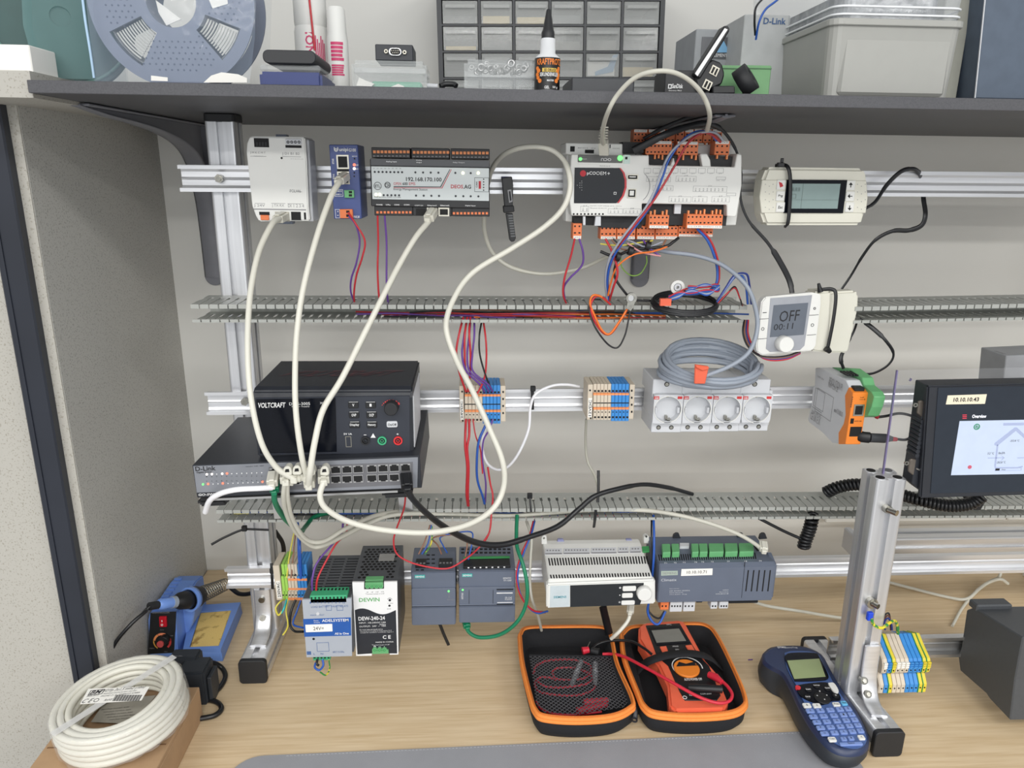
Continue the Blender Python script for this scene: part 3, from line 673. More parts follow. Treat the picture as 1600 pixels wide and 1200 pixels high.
for x0, y0, s in ((1214, 281, 'a'), (1213, 298.5, 'Prg'), (1213, 316, 'Esc'), (1323, 282, 'up'), (1322, 299, 'ret'), (1321, 316, 'dn')):
    k = M().px(pl, x0, y0, x0+13.5, y0+15.5, 0, .0028).build('key', m_white, t, bevel=.0006)
    m = M()
    if s in ('Prg', 'Esc'): m.text(s, pl, x0+3, y0+5.5, x0+10, y0+10, .0028, shear=.15)
    elif s == 'a': m.poly(pl, [(x0+3, y0+3), (x0+8, y0+5), (x0+10, y0+10), (x0+5, y0+12)], .002, .0031)
    else:
        if s != 'ret': m.px(pl, x0+6, y0+5, x0+7.2, y0+11, .0026, .0031)
        else: m.px(pl, x0+4, y0+7, x0+10, y0+8.2, .0026, .0031)
        q = {'up': [(x0+3.5, y0+7), (x0+6.6, y0+3), (x0+9.7, y0+7)], 'dn': [(x0+3.5, y0+9), (x0+6.6, y0+13), (x0+9.7, y0+9)], 'ret': [(x0+6, y0+4), (x0+2.5, y0+7.6), (x0+6, y0+11)]}[s]
        m.poly(pl, q, .0026, .0031)
    m.build('key_symbol', m_rprint if s == 'a' else m_print, k)
m = M()
for x0 in (1196, 1340):
    for i in range(3):
        for j in range(4): m.disc(pl, x0+i*6, 288+j*12+(i % 2)*3, .7, .0005, .0014, 6)
m.build('vent_dots', m_gprint, t)
t2 = thing('cable_tie', 'black cable tie strapped round the cream operator panel', 'cable tie')
M().tube(crom([PY(1221, 259, .99)+EY*.02, PY(1230, 260, .991), PY(1235, 285, .988), PY(1233, 333, .988), PY(1230, 352, .992), PY(1226, 353, 1.01)], 6), .0026, n=8, flat=(V((0, -1, 0)), .35)).build('strap', m_black, t2)
M().px(front(.99), 1216, 254, 1226, 261, -.004, .002).px(front(.99), 1220, 247, 1225, 254, -.001, .001).build('tie_head', m_black, t2, bevel=.0006)
# ---- room thermostat, hung slightly tilted and turned to the left
o = PY(1183, 555, .965); u = PY(1266, 548, .972)
up = PY(1192, 462, .968)
pl = Pl(o, u-o, up-o)
t = thing('room_thermostat', 'white room thermostat showing OFF with a round white knob', 'thermostat')
M().poly(pl, [(1196, 464), (1270, 457), (1283, 460), (1283, 475), (1275, 540), (1270, 548), (1190, 555), (1183, 550), (1182, 540), (1190, 472)], -.012, 0).build('front_cover', m_white, t, bevel=.0015, seg=2)
M().poly(pl, [(1204, 466), (1269, 461), (1257, 540), (1250, 547), (1203, 550), (1197, 545)], -.001, .0006).build('grey_face', mat('grey_face', (160, 163, 170), .4), t)
b = M().poly(pl, [(1209, 477), (1263, 473), (1256, 523), (1203, 527)], 0, .001).build('screen', mat('lcd_dark', (98, 105, 116), .3, coat=.3), t)
m = M().text('OFF', pl, 1218, 485, 1249, 502, .001, False, shear=.12).text('00:11', pl, 1209, 505.5, 1239, 515, .001, False, shear=.12); m.build('display_segments', m_print, b)
k = M().disc(pl, 1229.5, 539, 13, 0, .014, 32, r1=.96).build('knob', m_white, t, bevel=.001)
m = M()
for x0, y0, x1, y1 in ((1187, 498, 1201, 498.6), (1184, 529, 1199, 529.6), (1264, 492, 1279, 492.6), (1261, 523, 1275, 523.6)): m.px(pl, x0, y0, x1, y1, 0, .0004)
m.px(pl, 1192, 488, 1198, 489, 0, .0004).ring(pl, 1192, 514, 2.6, 1.9, 0, .0004, 12).ring(pl, 1269.5, 508, 2.6, 1.9, 0, .0004, 12).ring(pl, 1273, 482, 2.2, 1.2, 0, .0004, 6)
m.build('key_marks', m_print, t)
t = thing('cable_junction_plate', 'rounded cream plate with two corners behind the room thermostat', 'plate')
M().poly(front(.985), [(1272, 456), (1300, 454), (1296, 552), (1268, 549)], -.03, 0).build('thermostat_back_box', m_cream, t, bevel=.003, seg=2)
M().poly(front(1.0), [(1290, 457), (1337, 454), (1342, 460), (1341, 484), (1325, 552), (1288, 552)], -.02, 0).build('blank_plate', m_cream, t, bevel=.003, seg=2)
t2 = thing('cable_tie', 'black cable tie standing upright round the thermostat back box', 'cable tie')
M().tube(crom([PY(1280, 453, .99), PY(1300, 452, .985), PY(1306, 462, .982), PY(1302, 500, .98), PY(1293, 546, .98)], 6), .0026, n=8, flat=(V((0, -1, 0)), .4)).build('strap', m_black, t2)
m = M().cyl(PY(1282, 456, .985), PY(1279, 443, .985), .004, .002, 8).cyl(PY(1291, 544, .98), PY(1297, 550, .98), .005, .003, 8); m.build('tie_head', m_black, t2)
# ================================================================ MIDDLE ROW
def sidepl(X): return Pl((X, 0, 0), (0, -1, 0), (0, 0, 1))   # seen from the left, u towards the camera
def toppl(z, Y=0, X=0): return Pl((X, Y, z), (1, 0, 0), (0, 1, 0))
# ---- network switch
SWY = .85
pl = dev((300, 727), (655, 712), SWY)
t = thing('network_switch', 'dark 24 port network switch under the black power supply, cables plugged in', 'network switch')
u0, _ = pl.uv(300, 727); u1, _ = pl.uv(656, 712); vb = (pl.uv(310, 776)[1]+pl.uv(650, 765)[1])/2; SWD = .182
M().box(pl, u0, u1, vb, 0, -SWD, 0).build('housing', m_charc, t, bevel=.0008)
fp = M().poly(pl, [(302, 728.5), (653, 714.5), (652, 762), (308, 774)], -.0005, .0008).build('front_plate', mat('grey_metallic_plate', (140, 143, 150), .38, .35, var=.1, scale=30), t)
M().poly(pl, [(307.5, 770), (430, 766), (430, 770), (308, 774.5)], 0, .0012).build('model_strip', m_charc, t)
def psl(x): return (x-300)/355*-14.5        # px slope of the switch front
m = M().text('D-Link', pl, 305, 728.5, 337, 735.5, .0008); m.text('Gigabit Switch', pl, 307, 736.5, 331, 739.5, .0008)
for i in range(24):
    m.text('%d' % (i % 12*2+1+i//12), pl, 322+(i % 12)*7.8, 744-(i % 12)*.1+(i//12)*7, 324+(i % 12)*7.8, 745.4-(i % 12)*.1+(i//12)*7, .0008, False)
m.text('Link/Act', pl, 384, 728, 395, 729.5, .0008, False).text('10/100M', pl, 397, 727.5, 403, 729, .0008, False).text('1000M', pl, 406, 727, 412, 728.5, .0008, False)
m.build('printed_text', m_print, t)
M().text('GO-SW-24G', pl, 310, 770.5, 349, 774, .0012, True, shear=.2).build('white_printed_text', m_wprint, t)
for nm, mt, P in (('lit_white_indicators', m_ledw, [(323, 741.5), (331, 741), (347, 740.5)]), ('lit_red_indicators', m_ledr, [(354.5, 740), (325, 756.5), (348, 755.5), (410, 753)]), ('lit_green_indicator', m_ledg, [(317, 757)])):
    m = M()
    for x, y in P: m.disc(pl, x, y, 1.7, .0006, .0016, 8)
    m.build(nm, mt, t)
m = M()
for i in range(12):
    if i not in (0, 1, 3, 4): m.disc(pl, 323+i*7.8, 741.5-i*.25, .9, .0006, .0012, 6)
    if i not in (0, 3, 11): m.disc(pl, 325+i*7.8, 756.7-i*.3, .9, .0006, .0012, 6)
m.build('unlit_indicators', m_wprint, t)
pb = M().poly(pl, [(420, 730), (645, 722), (645, 757), (420, 767)], -.001, .0013).build('port_block', mat('port_grey', (112, 112, 116), .4, .3), t)
for g0, n in ((420.5, 4), (0, 0), (517, 4), (573.5, 4)):
    pass
cols = [422, 439, 456, 473, 499.5, 517, 534.5, 552, 573.5, 591, 608.5, 626]
for c, x in enumerate(cols):
    for r in (0, 1):
        y = (731.5 if r == 0 else 746.5)-(x-422)*.034
        if c == 4: y -= 0
        b = M(); u0_, u1_, v0_, v1_ = pl.rect(x, y, x+15.4, y+11.5, .0013); w = u1_-u0_; h = v1_-v0_
        us = [u0_, u0_+w*.05, u0_+w*.25, u0_+w*.75, u0_+w*.95, u1_]; vs = [v0_, v0_+h*.08, v0_+h*.82, v0_+h*.96, v1_]
        if r: vs = [v0_, v0_+h*.04, v0_+h*.18, v0_+h*.92, v1_]
        hole = (lambda i, j: (j == 1 and 1 <= i <= 3) or (j == 2 and i == 2)) if r == 0 else (lambda i, j: (j == 2 and 1 <= i <= 3) or (j == 1 and i == 2))
        b.grid(pl, us, vs, lambda i, j: not hole(i, j), -.001, .0022)
        o = b.build('ethernet_port', m_steel, pb)
        tag(M().box(pl, u0_+w*.03, u1_-w*.03, v0_+h*.03, v1_-h*.03, -.003, .0015).build('port_opening', m_dark, pb))
for fx in (330, 622):
    q = pl.at(fx, 778, -.02)
    M().box(pl, pl.uv(fx-26, 780)[0], pl.uv(fx+22, 780)[0], vb-.015, vb-.004, -.05, -.004).build('rubber_foot', m_rub, t, bevel=.004, seg=2)
q = thing('switch_tray', 'bright metal tray edge directly beneath the network switch', 'tray')
M().box(pl, u0+.012, u1-.03, vb-.004, vb-.0012, -.2, .0015).build('tray_plate', m_steel, q)
for x in (u0+.04, u1-.05):
    M().box(pl, x, x+.02, -.155, vb-.004, -.168, -.164).build('tray_arm', m_steel, q)
# ---- bench power supply
VY = .868
pl = dev((395, 620), (643, 616), VY)
t = thing('bench_power_supply', 'black bench power supply with dark display standing on the network switch', 'power supply')
zt = PY(393, 608, VY).z; zb = PY(402, 713, VY).z
yb = PZ(545, 563.5, zt).y; x0 = pl.o.x-.0005; x1 = PY(644, 616, VY).x
zb = (pl.p(0, 0).z)-(.0885-.0105)
prof = [(VY, zb), (VY, zt-.0115), (VY+.004, zt-.004), (VY+.012, zt), (yb, zt), (yb, zb)]
sp = Pl((0, 0, 0), (0, 1, 0), (0, 0, 1))
m = M(); n = len(prof)
m.upoly(sp, prof, x0, x1); m.build('housing', m_charc, t, bevel=.002, seg=2)
M().poly(pl, [(399, 622), (640, 618.5), (641, 708), (405, 711)], -.001, .0015).build('front_bezel', mat('dark_blue_grey_bezel', (44, 48, 58), .4), t, bevel=.0004)
g = M().poly(pl, [(400, 624), (524, 622), (526, 706), (406, 709)], .001, .0025).build('display_window', m_blackg, t, bevel=.0003)
M().text('VOLTCRAFT', pl, 403, 629, 446, 637, .0025, True, shear=.15).text('DPPS-3005', pl, 452, 628.5, 484.5, 633, .0025, False).text('Power Supply', pl, 456, 634, 484, 636.5, .0025, False).text('30V/5A', pl, 500, 628, 516, 631, .0025, False).text('150W', pl, 503, 632, 514, 635, .0025, False).build('white_printed_text', m_wprint, g)
tp = toppl(zt)
M().text('VOLTCRAFT', tp, 446, 579, 616, 588, .0001, True, shear=.9).build('top_lettering', mat('dark_red_print', (84, 52, 58), .5), t, label='dull red lettering')
for (x, y, s) in ((552, 633, 'V'), (579, 633, 'I'), (553, 648.5, 'OVP'), (580.5, 648.5, 'OCP'), (554, 664, 'Display'), (581, 664, 'Memory')):
    k = M().prr(pl, x-8, y-5, x+8, y+5, .0015, 0, .003).build('button', m_black, t, bevel=.0004)
    w = 2.2*len(s)*.75+(1 if len(s) < 4 else 0); M().text(s, pl, x-w/1.6, y-2.2, x+w/1.6, y+2.2, .003).px(pl, x-7, y-5, x+7, y-4.5, .003, .0032).build('button_text', m_wprint, k)
k = M().prr(pl, 604, 658.5, 621, 668, .002, 0, .003).build('button', m_ltgrey, t, bevel=.0005, label='light grey oval button'); M().text('On/Off', pl, 606, 661.5, 619.5, 665.5, .003).build('button_text', m_print, k)
k = M().disc(pl, 610.5, 640, 11.5, 0, .014, 28, r1=.92).build('rotary_knob', m_rub, t, bevel=.001)
m = M()
for i, a in enumerate((152, 138, 124, 110, 96, 78, 58, 38)):
    rr = .8+i*.22; m.disc(pl, 610.5+15*math.cos(math.radians(a)), 639-13*math.sin(math.radians(a)), rr, .001, .002, 8)
m.build('red_level_dots', mat('dull_red', (206, 62, 62), .4), t)
for x, mt, nm in ((570.8, m_black, 'black_jack'), (596.8, m_tgreen, 'green_jack'), (621.8, mat('jack_red', (214, 42, 46), .4), 'red_jack')):
    b = M().ring(pl, x, 689, 7, 4.8, 0, .004, 20).build(nm, mt, t)
    M().ring(pl, x, 689, 3.5, 2, 0, .003, 14).disc(pl, x, 689, 4.9, 0, .001, 14).build('jack_core', m_black if nm == 'black_jack' else m_dark, b)
    M().ring(pl, x, 689, 2.9, 2.1, .001, .0036, 12).build('jack_ring', mt, b)
b = M().frame(pl, 540, 682, 549, 698.5, .8, 0, .002).build('usb_port', m_gold, t); M().px(pl, 541, 683, 548, 697.5, 0, .0012).build('port_opening', m_dark, b)
M().text('5V 1A', pl, 537, 676.5, 550, 679.5, .0015).text('-', pl, 568.5, 679, 572.5, 680, .0015).text('+', pl, 619.5, 677, 623, 679.5, .0015).poly(pl, [(579, 684), (583, 677), (587, 684)], .001, .0017).build('white_printed_text', m_wprint, t)
pq = M().poly(sidepl(x1).back(0) if False else Pl((x1, 0, 0), (0, 1, 0), (0, 0, 1)), [], 0, 0) if False else None
m = M().wbox(x1-.002, x1+.0012, VY+.008, yb-.02, zb+.008, zt-.012); m.build('side_plate', m_ltgrey, t, bevel=.0005)
tie = None
for (x, y) in ((.02, .02), (.16, .02), (.02, .12), (.16, .12)):
    M().cyl((x0+x, VY+y, zb), (x0+x, VY+y, zb-.006), .007, n=10).build('foot', m_rub, t)
# ---- DIN terminal rows
def terminals(label, x0, xs, x2, y0, y1, n1, n2, mark, Y=1.012):
    pl = dev((x0, y0), (x2, y0-1), Y); t = thing('terminal_row', label, 'terminal block')
    M().px(pl, x0, y0+1, xs-1, y1, -.046, -.003).build('end_bracket', m_beige, t, bevel=.0006)
    M().px(pl, x2-8, y0+1, x2, y1-1, -.046, -.003).build('end_bracket', m_beige, t, bevel=.0006)
    M().px(pl, x0+1.2, y0+27, xs-2, y1-6, -.003, -.0022).text(mark, pl, x0+1.9, y0+29, xs-2.7, y1-7.5, -.0021, rot=90).build('marker_print', m_paper, t) if False else None
    b = M().px(pl, x0+1, y0+22, xs-2, y1-4, -.004, -.0022).build('marker_label', m_paper, t)
    M().text(mark, pl, x0+2, y0+25, xs-3, y1-6, -.0022, rot=90).build('marker_text', m_print, b)
    m = M().disc(pl, x0+4, y0+10, 1.5, -.003, -.0024, 8).disc(pl, x0+5, y1-2.5, 1.5, -.003, -.0024, 8)
    for k in range(4): m.px(pl, x2-5, y0+9+k*11, x2-2.6, y0+12+k*11, -.003, -.0024)
    m.build('bracket_holes', m_dark, t)
    s = (x2-8-xs)/(n1+n2)
    for i in range(n1+n2):
        mt = m_beige if i < n1 else m_bterm; x = xs+i*s; m = M()
        e = .25
        m.px(pl, x+e, y0, x+s-e, y0+16, -.045, -.004).px(pl, x+e, y0+15, x+s-e, y1-20, -.045, .001).px(pl, x+e, y1-21, x+s-e, y1+(2 if i >= n1 else 0), -.045, -.003)
        b = m.build('terminal', mt, t, bevel=.0003)
        M().disc(pl, x+s/2, y0+11, 1.8, -.006, -.0036, 8).disc(pl, x+s/2, y1-4, 1.8, -.006, -.0026, 8).disc(pl, x+s/2, y1-12, 1.1, -.006, -.0026, 6).build('terminal_holes', m_dark, b)
        M().px(pl, x+e, y0+14.5, x+s-e, y0+17.5, -.002, .0014).px(pl, x+e, y1-21, x+s-e, y1-16, -.004, -.0018 if i < n1 else -.0026).build('orange_bridge', m_orange2, b)
        M().px(pl, x+e, y0+29, x+s-e, y0+30.5, 0, .0013).build('slot', m_dark, b)
    return t
terminals('beige and blue terminal row marked 24VDC on the middle rail', 718, 726, 790, 602, 660, 5, 5, '24VDC')
terminals('beige and blue terminal row marked 12VDC left of the power sockets', 918, 927, 991, 600, 656, 5, 5, '12VDC')
# ---- four power sockets
for i in range(4):
    lab = ('leftmost of the four grey-white power sockets on the rail', 'second power socket from the left in the row of four', 'third power socket from the left in the row of four', 'rightmost of the four grey-white power sockets on the rail')[i]
    pl = dev((1021, 616), (1207, 617), .985)
    t = thing('power_socket', lab, 'socket', 'power sockets on the middle rail')
    xa = 1021+i*46.4; xb = xa+46
    o = -i*.6
    M().px(pl, xa-1+o, 593, xb-1+o, 620, -.075, -.010).px(pl, xa-3+o*1.6, 655, xb-3+o*1.6, 676-i*.8, -.075, -.010).px(pl, xa-1, 610, xb-1.5, 665, -.07, -.012).build('housing', m_ltgrey, t, bevel=.001)
    cx, cy = xa+22.5, 640
    u0, u1, v0, v1 = pl.rect(xa, 617, xb-.6, 662-i*.5, 0); cu, cv = pl.uv(cx, cy, 0); R = .0205
    # face plate with round recess: ring of quads between square outline and circle
    m = M(); N = 32; sq = []; ci = []
    for k in range(N):
        a = 2*math.pi*k/N; c, s_ = math.cos(a), math.sin(a)
        tq = min(((u1-cu) if c > 0 else (cu-u0))/max(abs(c), 1e-6), ((v1-cv) if s_ > 0 else (cv-v0))/max(abs(s_), 1e-6))
        sq.append((cu+c*tq, cv+s_*tq)); ci.append((cu+c*R, cv+s_*R))
    vs = [pl.p(a, b, 0) for a, b in sq]+[pl.p(a, b, 0) for a, b in ci]+[pl.p(cu+(a-cu)*.9, cv+(b-cv)*.9, -.014) for a, b in ci]+[pl.p(a, b, -.02) for a, b in sq]
    fs = [(k, (k+1) % N, N+(k+1) % N, N+k) for k in range(N)]+[(N+k, N+(k+1) % N, 2*N+(k+1) % N, 2*N+k) for k in range(N)]+[(3*N+k, 3*N+(k+1) % N, (k+1) % N, k) for k in range(N)]+[tuple(range(2*N, 3*N))]
    m.add(vs, fs).build('face_plate', m_ltgrey, t)
    M().ring(pl, cx, cy, 22.3, 21.2, -.001, .001, 32).build('socket_rim', m_white, t)
    w = -.0138
    m = M().disc(pl, cx-10, cy-3.5, 3, w-.002, w+.0003, 12).disc(pl, cx+9.5, cy-3.5, 3, w-.002, w+.0003, 12); m.build('pin_holes', m_dark, t)
    M().px(pl, cx-4, cy+10, cx-.5, cy+16, w, .0-.006).poly(pl, [(cx-1, cy+16), (cx+5, cy+15), (cx+3, cy+17), (cx+1, cy+20)], w, -.004).px(pl, cx-2, cy-21, cx+1, cy-19, -.005, -.002).build('earth_clip', m_bolt, t)
    M().px(pl, cx+15, cy-3, cx+19, cy+6, w, -.003).px(pl, cx-20, cy-3, cx-17, cy+6, w, -.003).px(pl, cx-6, cy+19, cx+6, cy+22.5, -.002, .001).build('guide_ribs', m_ltgrey, t, bevel=.0005)
    M().px(pl, xa+1, 619.5, xa+9, 624, -.001, .0005).px(pl, xb-8, 619.5, xb-.8, 623.5, -.001, .0005).build('red_badges', mat('badge_red', (204, 52, 54), .5), t)
    M().text('ABB', pl, xa+2, 620.7, xa+8, 623, .0005).build('badge_text', m_wprint, t)
    m = M().disc(pl, xa+21+o, 600.5, 4, -.012, -.0096, 14)
    m.disc(pl, xa+8+o*1.5, 668-i*.4, 3.6, -.012, -.0096, 14).disc(pl, xa+28+o*1.5, 668-i*.4, 3.6, -.012, -.0096, 14)
    m.build('screw_holes', m_dark, t)
    M().disc(pl, xa+21+o, 600.8, 2.9, -.0105, -.0093, 12).disc(pl, xa+8+o*1.5, 668.3-i*.4, 2.6, -.0105, -.0093, 12).disc(pl, xa+28+o*1.5, 668.3-i*.4, 2.6, -.0105, -.0093, 12).build('screws', m_bolt, t)
# ---- coil of grey cable lying on the sockets
SZ = PY(1110, 593, .995).z
q = PY(1110, 570, .995)
P = []; N = 17
rs = [(random.uniform(-.005, .006), random.uniform(-.005, .004), random.uniform(-.004, .004)) for _ in range(N+1)]
for k in range(N*28):
    a = 2*math.pi*k/28; i = k//28; f = (k % 28)/28; j = [rs[i][c]*(1-f)+rs[i+1][c]*f for c in range(3)]
    lay = (i % 4)
    rx = .061+j[0]+(i % 3)*.0035; ry = .050+j[1]+(i % 4)*.003
    z = SZ+.0035+lay*.0055+j[2]*.6+(.008+.003*lay)*(math.sin(a)*.9+.35)+.0035
    z = max(z, SZ+.0032)
    P.append(V((q.x-.002+rx*math.cos(a)+(.004*lay-.008)*.5, .992+ry*math.sin(a), z)))
end = P[-1]
def W_(pts, n=8):
    return crom([PY(x, y, Y) for x, y, Y in pts], n)
tail = W_([(1100, 588, .93), (1140, 572, .93), (1170, 550, .935), (1183, 515, .945), (1180, 480, .95), (1165, 445, .955), (1130, 415, .975), (1090, 400, .99), (1040, 393, 1.0), (1000, 384, 1.02), (985, 375, 1.02)])
t = tag(M().tube(P, .0033, n=6).tube(tail, .003, n=8).build('cable_coil', m_cabgr), 'grey cable coiled on top of the power sockets, one end rising to the controller', 'cable')
o2 = t
tq = front(.925)
M().poly(tq, [(1086, 571), (1108, 573.5), (1106, 582), (1102, 600), (1085, 600)], -.003, 0).poly(tq, [(1086, 570), (1108, 573), (1108, 577), (1098, 580), (1088, 575)], -.002, .003).build('tape_band', mat('orange_red_tape', (226, 100, 70), .55), o2, bevel=.001, label='orange tape wrap')
# ---- orange fronted compact computer
XB = PY(1268, 640, 1.045).x
sp = sidepl(XB); YO = PX(1311, 693, XB).y
t = thing('compact_computer', 'slim orange fronted grey compact computer on the middle rail', 'controller')
M().poly(sp, [(1274, 575), (1280, 574.5), (1322, 594), (1330, 612), (1324, 640), (1318, 665), (1312, 693), (1300, 692), (1285, 676), (1264, 660), (1262, 655), (1268, 632), (1270, 606), (1273, 602)], -.0203, 0).build('housing', m_ltgrey, t, bevel=.0008)
M().poly(sp, [(1326, 605), (1333, 614), (1327, 654), (1321, 694), (1310, 694), (1310, 676), (1318, 662), (1321, 648), (1320, 618)], -.0208, .0007).build('orange_shell', m_porange, t, bevel=.0006)
m = M().text('REVOLUTION PI', sp, 1295, 594, 1317, 606, .0007, False).text('RevPi Core SE', sp, 1294, 600, 1310, 609, .0007, False)
m.frame(sp, 1272, 609, 1288, 640, .25, 0, .0004).frame(sp, 1274, 612, 1301, 652, .25, 0, .0004).px(sp, 1268, 640, 1284, 640.6, 0, .0006).text('CE UK E X', sp, 1266, 648, 1282, 660, .0007, False).text('Input 24V DC', sp, 1268, 643, 1284, 651, .0007, False)
m.px(sp, 1303, 640, 1306, 644, 0, .0009).text('KUNBUS', sp, 1307, 641, 1317, 649, .0007, False).text('24V 0V', sp, 1277, 589, 1288, 592, .0007, False)
# front face
YO = PX(1321, 694, XB).y; fo = front(YO)
m.build('printed_text', m_gprint, t)
fx0 = XB; fx1 = XB+.0203
fz0 = PY(1321, 694, YO).z; fz1 = PY(1333, 614, YO).z
M().wbox(fx0+.0004, fx1+.0006, YO-.0015, YO+.02, fz0, fz1).build('orange_front', m_porange, t, bevel=.0008)
fo = front(YO-.0015)
port(t, fo, 1334, 632, 1350, 650, 0, name='ethernet_port')
M().px(fo, 1329, 654, 1334, 662, 0, .0004).px(fo, 1328, 667, 1346, 682, -.001, .0004).build('small_openings', m_dark, t)
m = M()
for k in range(6): m.px(fo, 1331.5-k*.5, 620+k*3, 1333-k*.5, 621.5+k*3, 0, .0003)
m.text('RevPi', fo, 1344, 620, 1350, 622, 0, False).text('Core SE', fo, 1343, 623, 1352, 625, 0, False).text('HDMI USB', fo, 1335, 657, 1346, 659, 0, False)
m.build('printed_text', m_print, t)
M().poly(sp, [(1325, 598), (1338, 597), (1346, 607), (1346, 612), (1333, 612)], -.020, -.0015).build('top_cover', m_blackg, t, bevel=.0005) if False else None
zz = PX(1322, 594, XB).z
M().wbox(fx0+.003, fx1-.003, YO+.002, YO+.014, fz1-.002, fz1+.007).build('top_cover', m_black, t, bevel=.001)
gX = fx1
g = M().poly(Pl((gX, 0, 0), (0, -1, 0), (0, 0, 1)), [(1300, 574), (1328, 576), (1347, 590), (1350, 602), (1362, 612), (1366, 620), (1362, 636), (1356, 650), (1349, 652), (1320, 640), (1300, 600)], -.016, 0).build('green_terminal_module', m_green, t, bevel=.0008, label='green terminal module behind')
for k in range(4): M().wbox(fx0+.004+k*.0045, fx0+.0065+k*.0045, YO+.028, YO+.05, zz+.004, zz+.0062).build('vent_louvre', m_black, t)
# ---- acrylic sheet and touch panel
t = thing('acrylic_sheet', 'clear acrylic sheet standing in the slot of the short post', 'sheet')
m_acr = mat('clear_acrylic', (236, 238, 244), .05, alpha=.045, spec=.2)
ap = front(.905)
M().poly(ap, [(1380, 748), (1403, 579), (1700, 573), (1700, 760)], -.0015, .0015).build('sheet', m_acr, t)
M().poly(ap, [(1378.5, 748), (1401.8, 579), (1403.6, 579), (1380.6, 748)], -.0016, .0016).build('sheet_edge', mat('violet_edge', (120, 112, 150), .2), t)
M().ring(ap, 1422, 593, 3, 2, -.0018, .0018, 12, a0=-80, a1=30).build('drill_hole', mat('violet_edge', (0, 0, 0)), t)
pl = Pl(PY(1438, 779, .872), V((1, 0, .012)), EZ)
t = thing('touch_panel', 'black touch panel with a lit house diagram at the right edge', 'touch screen')
M().poly(pl, [(1450, 603), (1700, 597), (1700, 771), (1438, 779)], -.008, 0).build('bezel', m_charc, t, bevel=.002, seg=2)
M().poly(pl, [(1447, 601), (1700, 596), (1700, 765), (1440, 769), (1425, 756), (1434, 700)], -.032, -.008).build('rear_housing', m_charc, t, bevel=.001)
gl = M().poly(pl, [(1466, 606), (1700, 602), (1700, 766), (1454, 771)], -.001, .0008).build('glass', mat('touch_glass', (46, 52, 61), .25, spec=.25), t)
m_scr = mat('lit_display', (150, 160, 178), .4, emit=1.05)
sc = M().poly(pl, [(1499.5, 658), (1700, 654), (1700, 739), (1486, 742.5)], .0006, .0011).build('screen', m_scr, gl)
lb = M().poly(pl, [(1481, 618), (1542, 616), (1539, 631), (1478, 632)], 0, .0014).build('address_label', m_creamlab, t)
M().text('10.10.10.43', pl, 1490, 621, 1529.5, 627.5, .0015).build('label_text', m_print, lb)
M().text('Overview', pl, 1519, 647.5, 1541, 653, .0009).build('header_text', mat('lit_white', (240, 242, 250), .5, emit=.6), gl)
m = M()
for k in range(3): m.px(pl, 1504, 648+k*2.6, 1510.5, 649+k*2.6, .0006, .0011)
m.build('menu_icon', mat('lit_red', (220, 60, 80), .5, emit=.4), gl)
m_dl = mat('diagram_line', (150, 160, 190), .5, emit=.35)
m = M().poly(pl, [(1586, 668), (1589, 668), (1620, 697), (1617, 700), (1587.5, 673), (1558, 697), (1554, 695), (1555, 692)], .001, .0015)
m.poly(pl, [(1558, 695), (1560, 695), (1556, 730), (1590, 730), (1598, 728), (1598, 730), (1590, 732), (1555, 732), (1554, 728)], .001, .0015)
m.poly(pl, [(1568, 661), (1700, 659), (1700, 663), (1568, 665)], .001, .0014)
m.px(pl, 1544, 715, 1568, 716, .001, .0015).poly(pl, [(1564, 711), (1570, 715.3), (1564, 720), (1568, 715.3)], .001, .0015).px(pl, 1590, 714.5, 1640, 715.5, .001, .0015).frame(pl, 1555, 731.5, 1596, 735.5, .5, .001, .0014)
m.build('house_diagram', m_dl, sc)
m = M().text('-252.8 °C', pl, 1578, 687, 1592.5, 690, .0012, False).text('3.2 °C', pl, 1543, 706.5, 1553, 710, .0012, False).text('0m3/h', pl, 1560, 706, 1570, 709.5, .0012, False).text('-252.8 °C', pl, 1557, 720.5, 1571, 724, .0012, False).px(pl, 1555.5, 732, 1562, 735.3, .001, .0016).text('Stop', pl, 1565, 732.5, 1571, 735, .0015, False)
m.build('diagram_text', m_print, sc)
M().ring(pl, 1526.5, 667, 5, 3.6, .001, .0016, 20).px(pl, 1526, 664.5, 1527, 668, .001, .0016).ring(pl, 1526.5, 667.3, 2.4, 1.7, .001, .0016, 12, a0=-230, a1=50).build('power_icon', mat('lit_green_icon', (40, 130, 90), .5, emit=.2), sc)
M().disc(pl, 1515.5, 730, 3, .001, .0018, 14).build('red_icon', mat('lit_rose', (190, 84, 104), .5, emit=.2), sc)
cp = pl.back(.0065)
for (x, y) in ((1436, 626), (1422, 717)):
    b = M().poly(cp, [(x, y+2), (x+4, y), (x+13, y+2), (x+11, y+29), (x+9, y+29), (x-2, y+20)], -.006, -.002).build('clamp', mat('bronze_steel', (120, 112, 104), .35, .6), t, bevel=.001)
    M().cyl(cp.at(x+10, y+15), cp.at(x+19, y+19), .0012, n=8).build('clamp_screw', m_steel, b)
    M().ring(cp, x-5, y+7, 3.6, 2, -.004, -.002, 10).build('clamp_eye', m_bolt, b)
for k in range(9):
    q = cp.at(1441.5-k*1.1, 659+k*6.6); M().cyl(q-EY*.001, q+EY*.02, .0032, n=8).build('cooling_fin', m_charc, t)
# ---- grey device at the far right of the middle rail
t = thing('grey_rail_device', 'grey housing cut off by the right edge above the touch panel', 'controller')
M().poly(front(1.0), [(1572, 556), (1700, 550), (1700, 610), (1566, 614)], -.055, 0).build('housing', mat('mid_grey_abs', (150, 152, 156), .5), t, bevel=.001)
m = M()
for k in range(6): m.box(toppl(PY(1572, 556, 1.0).z), PY(1575+k*9, 556, 1.0).x, PY(1580+k*9, 556, 1.0).x, 1.01, 1.03, -.001, .0004)
m.build('vent_slots', m_gprint, t)
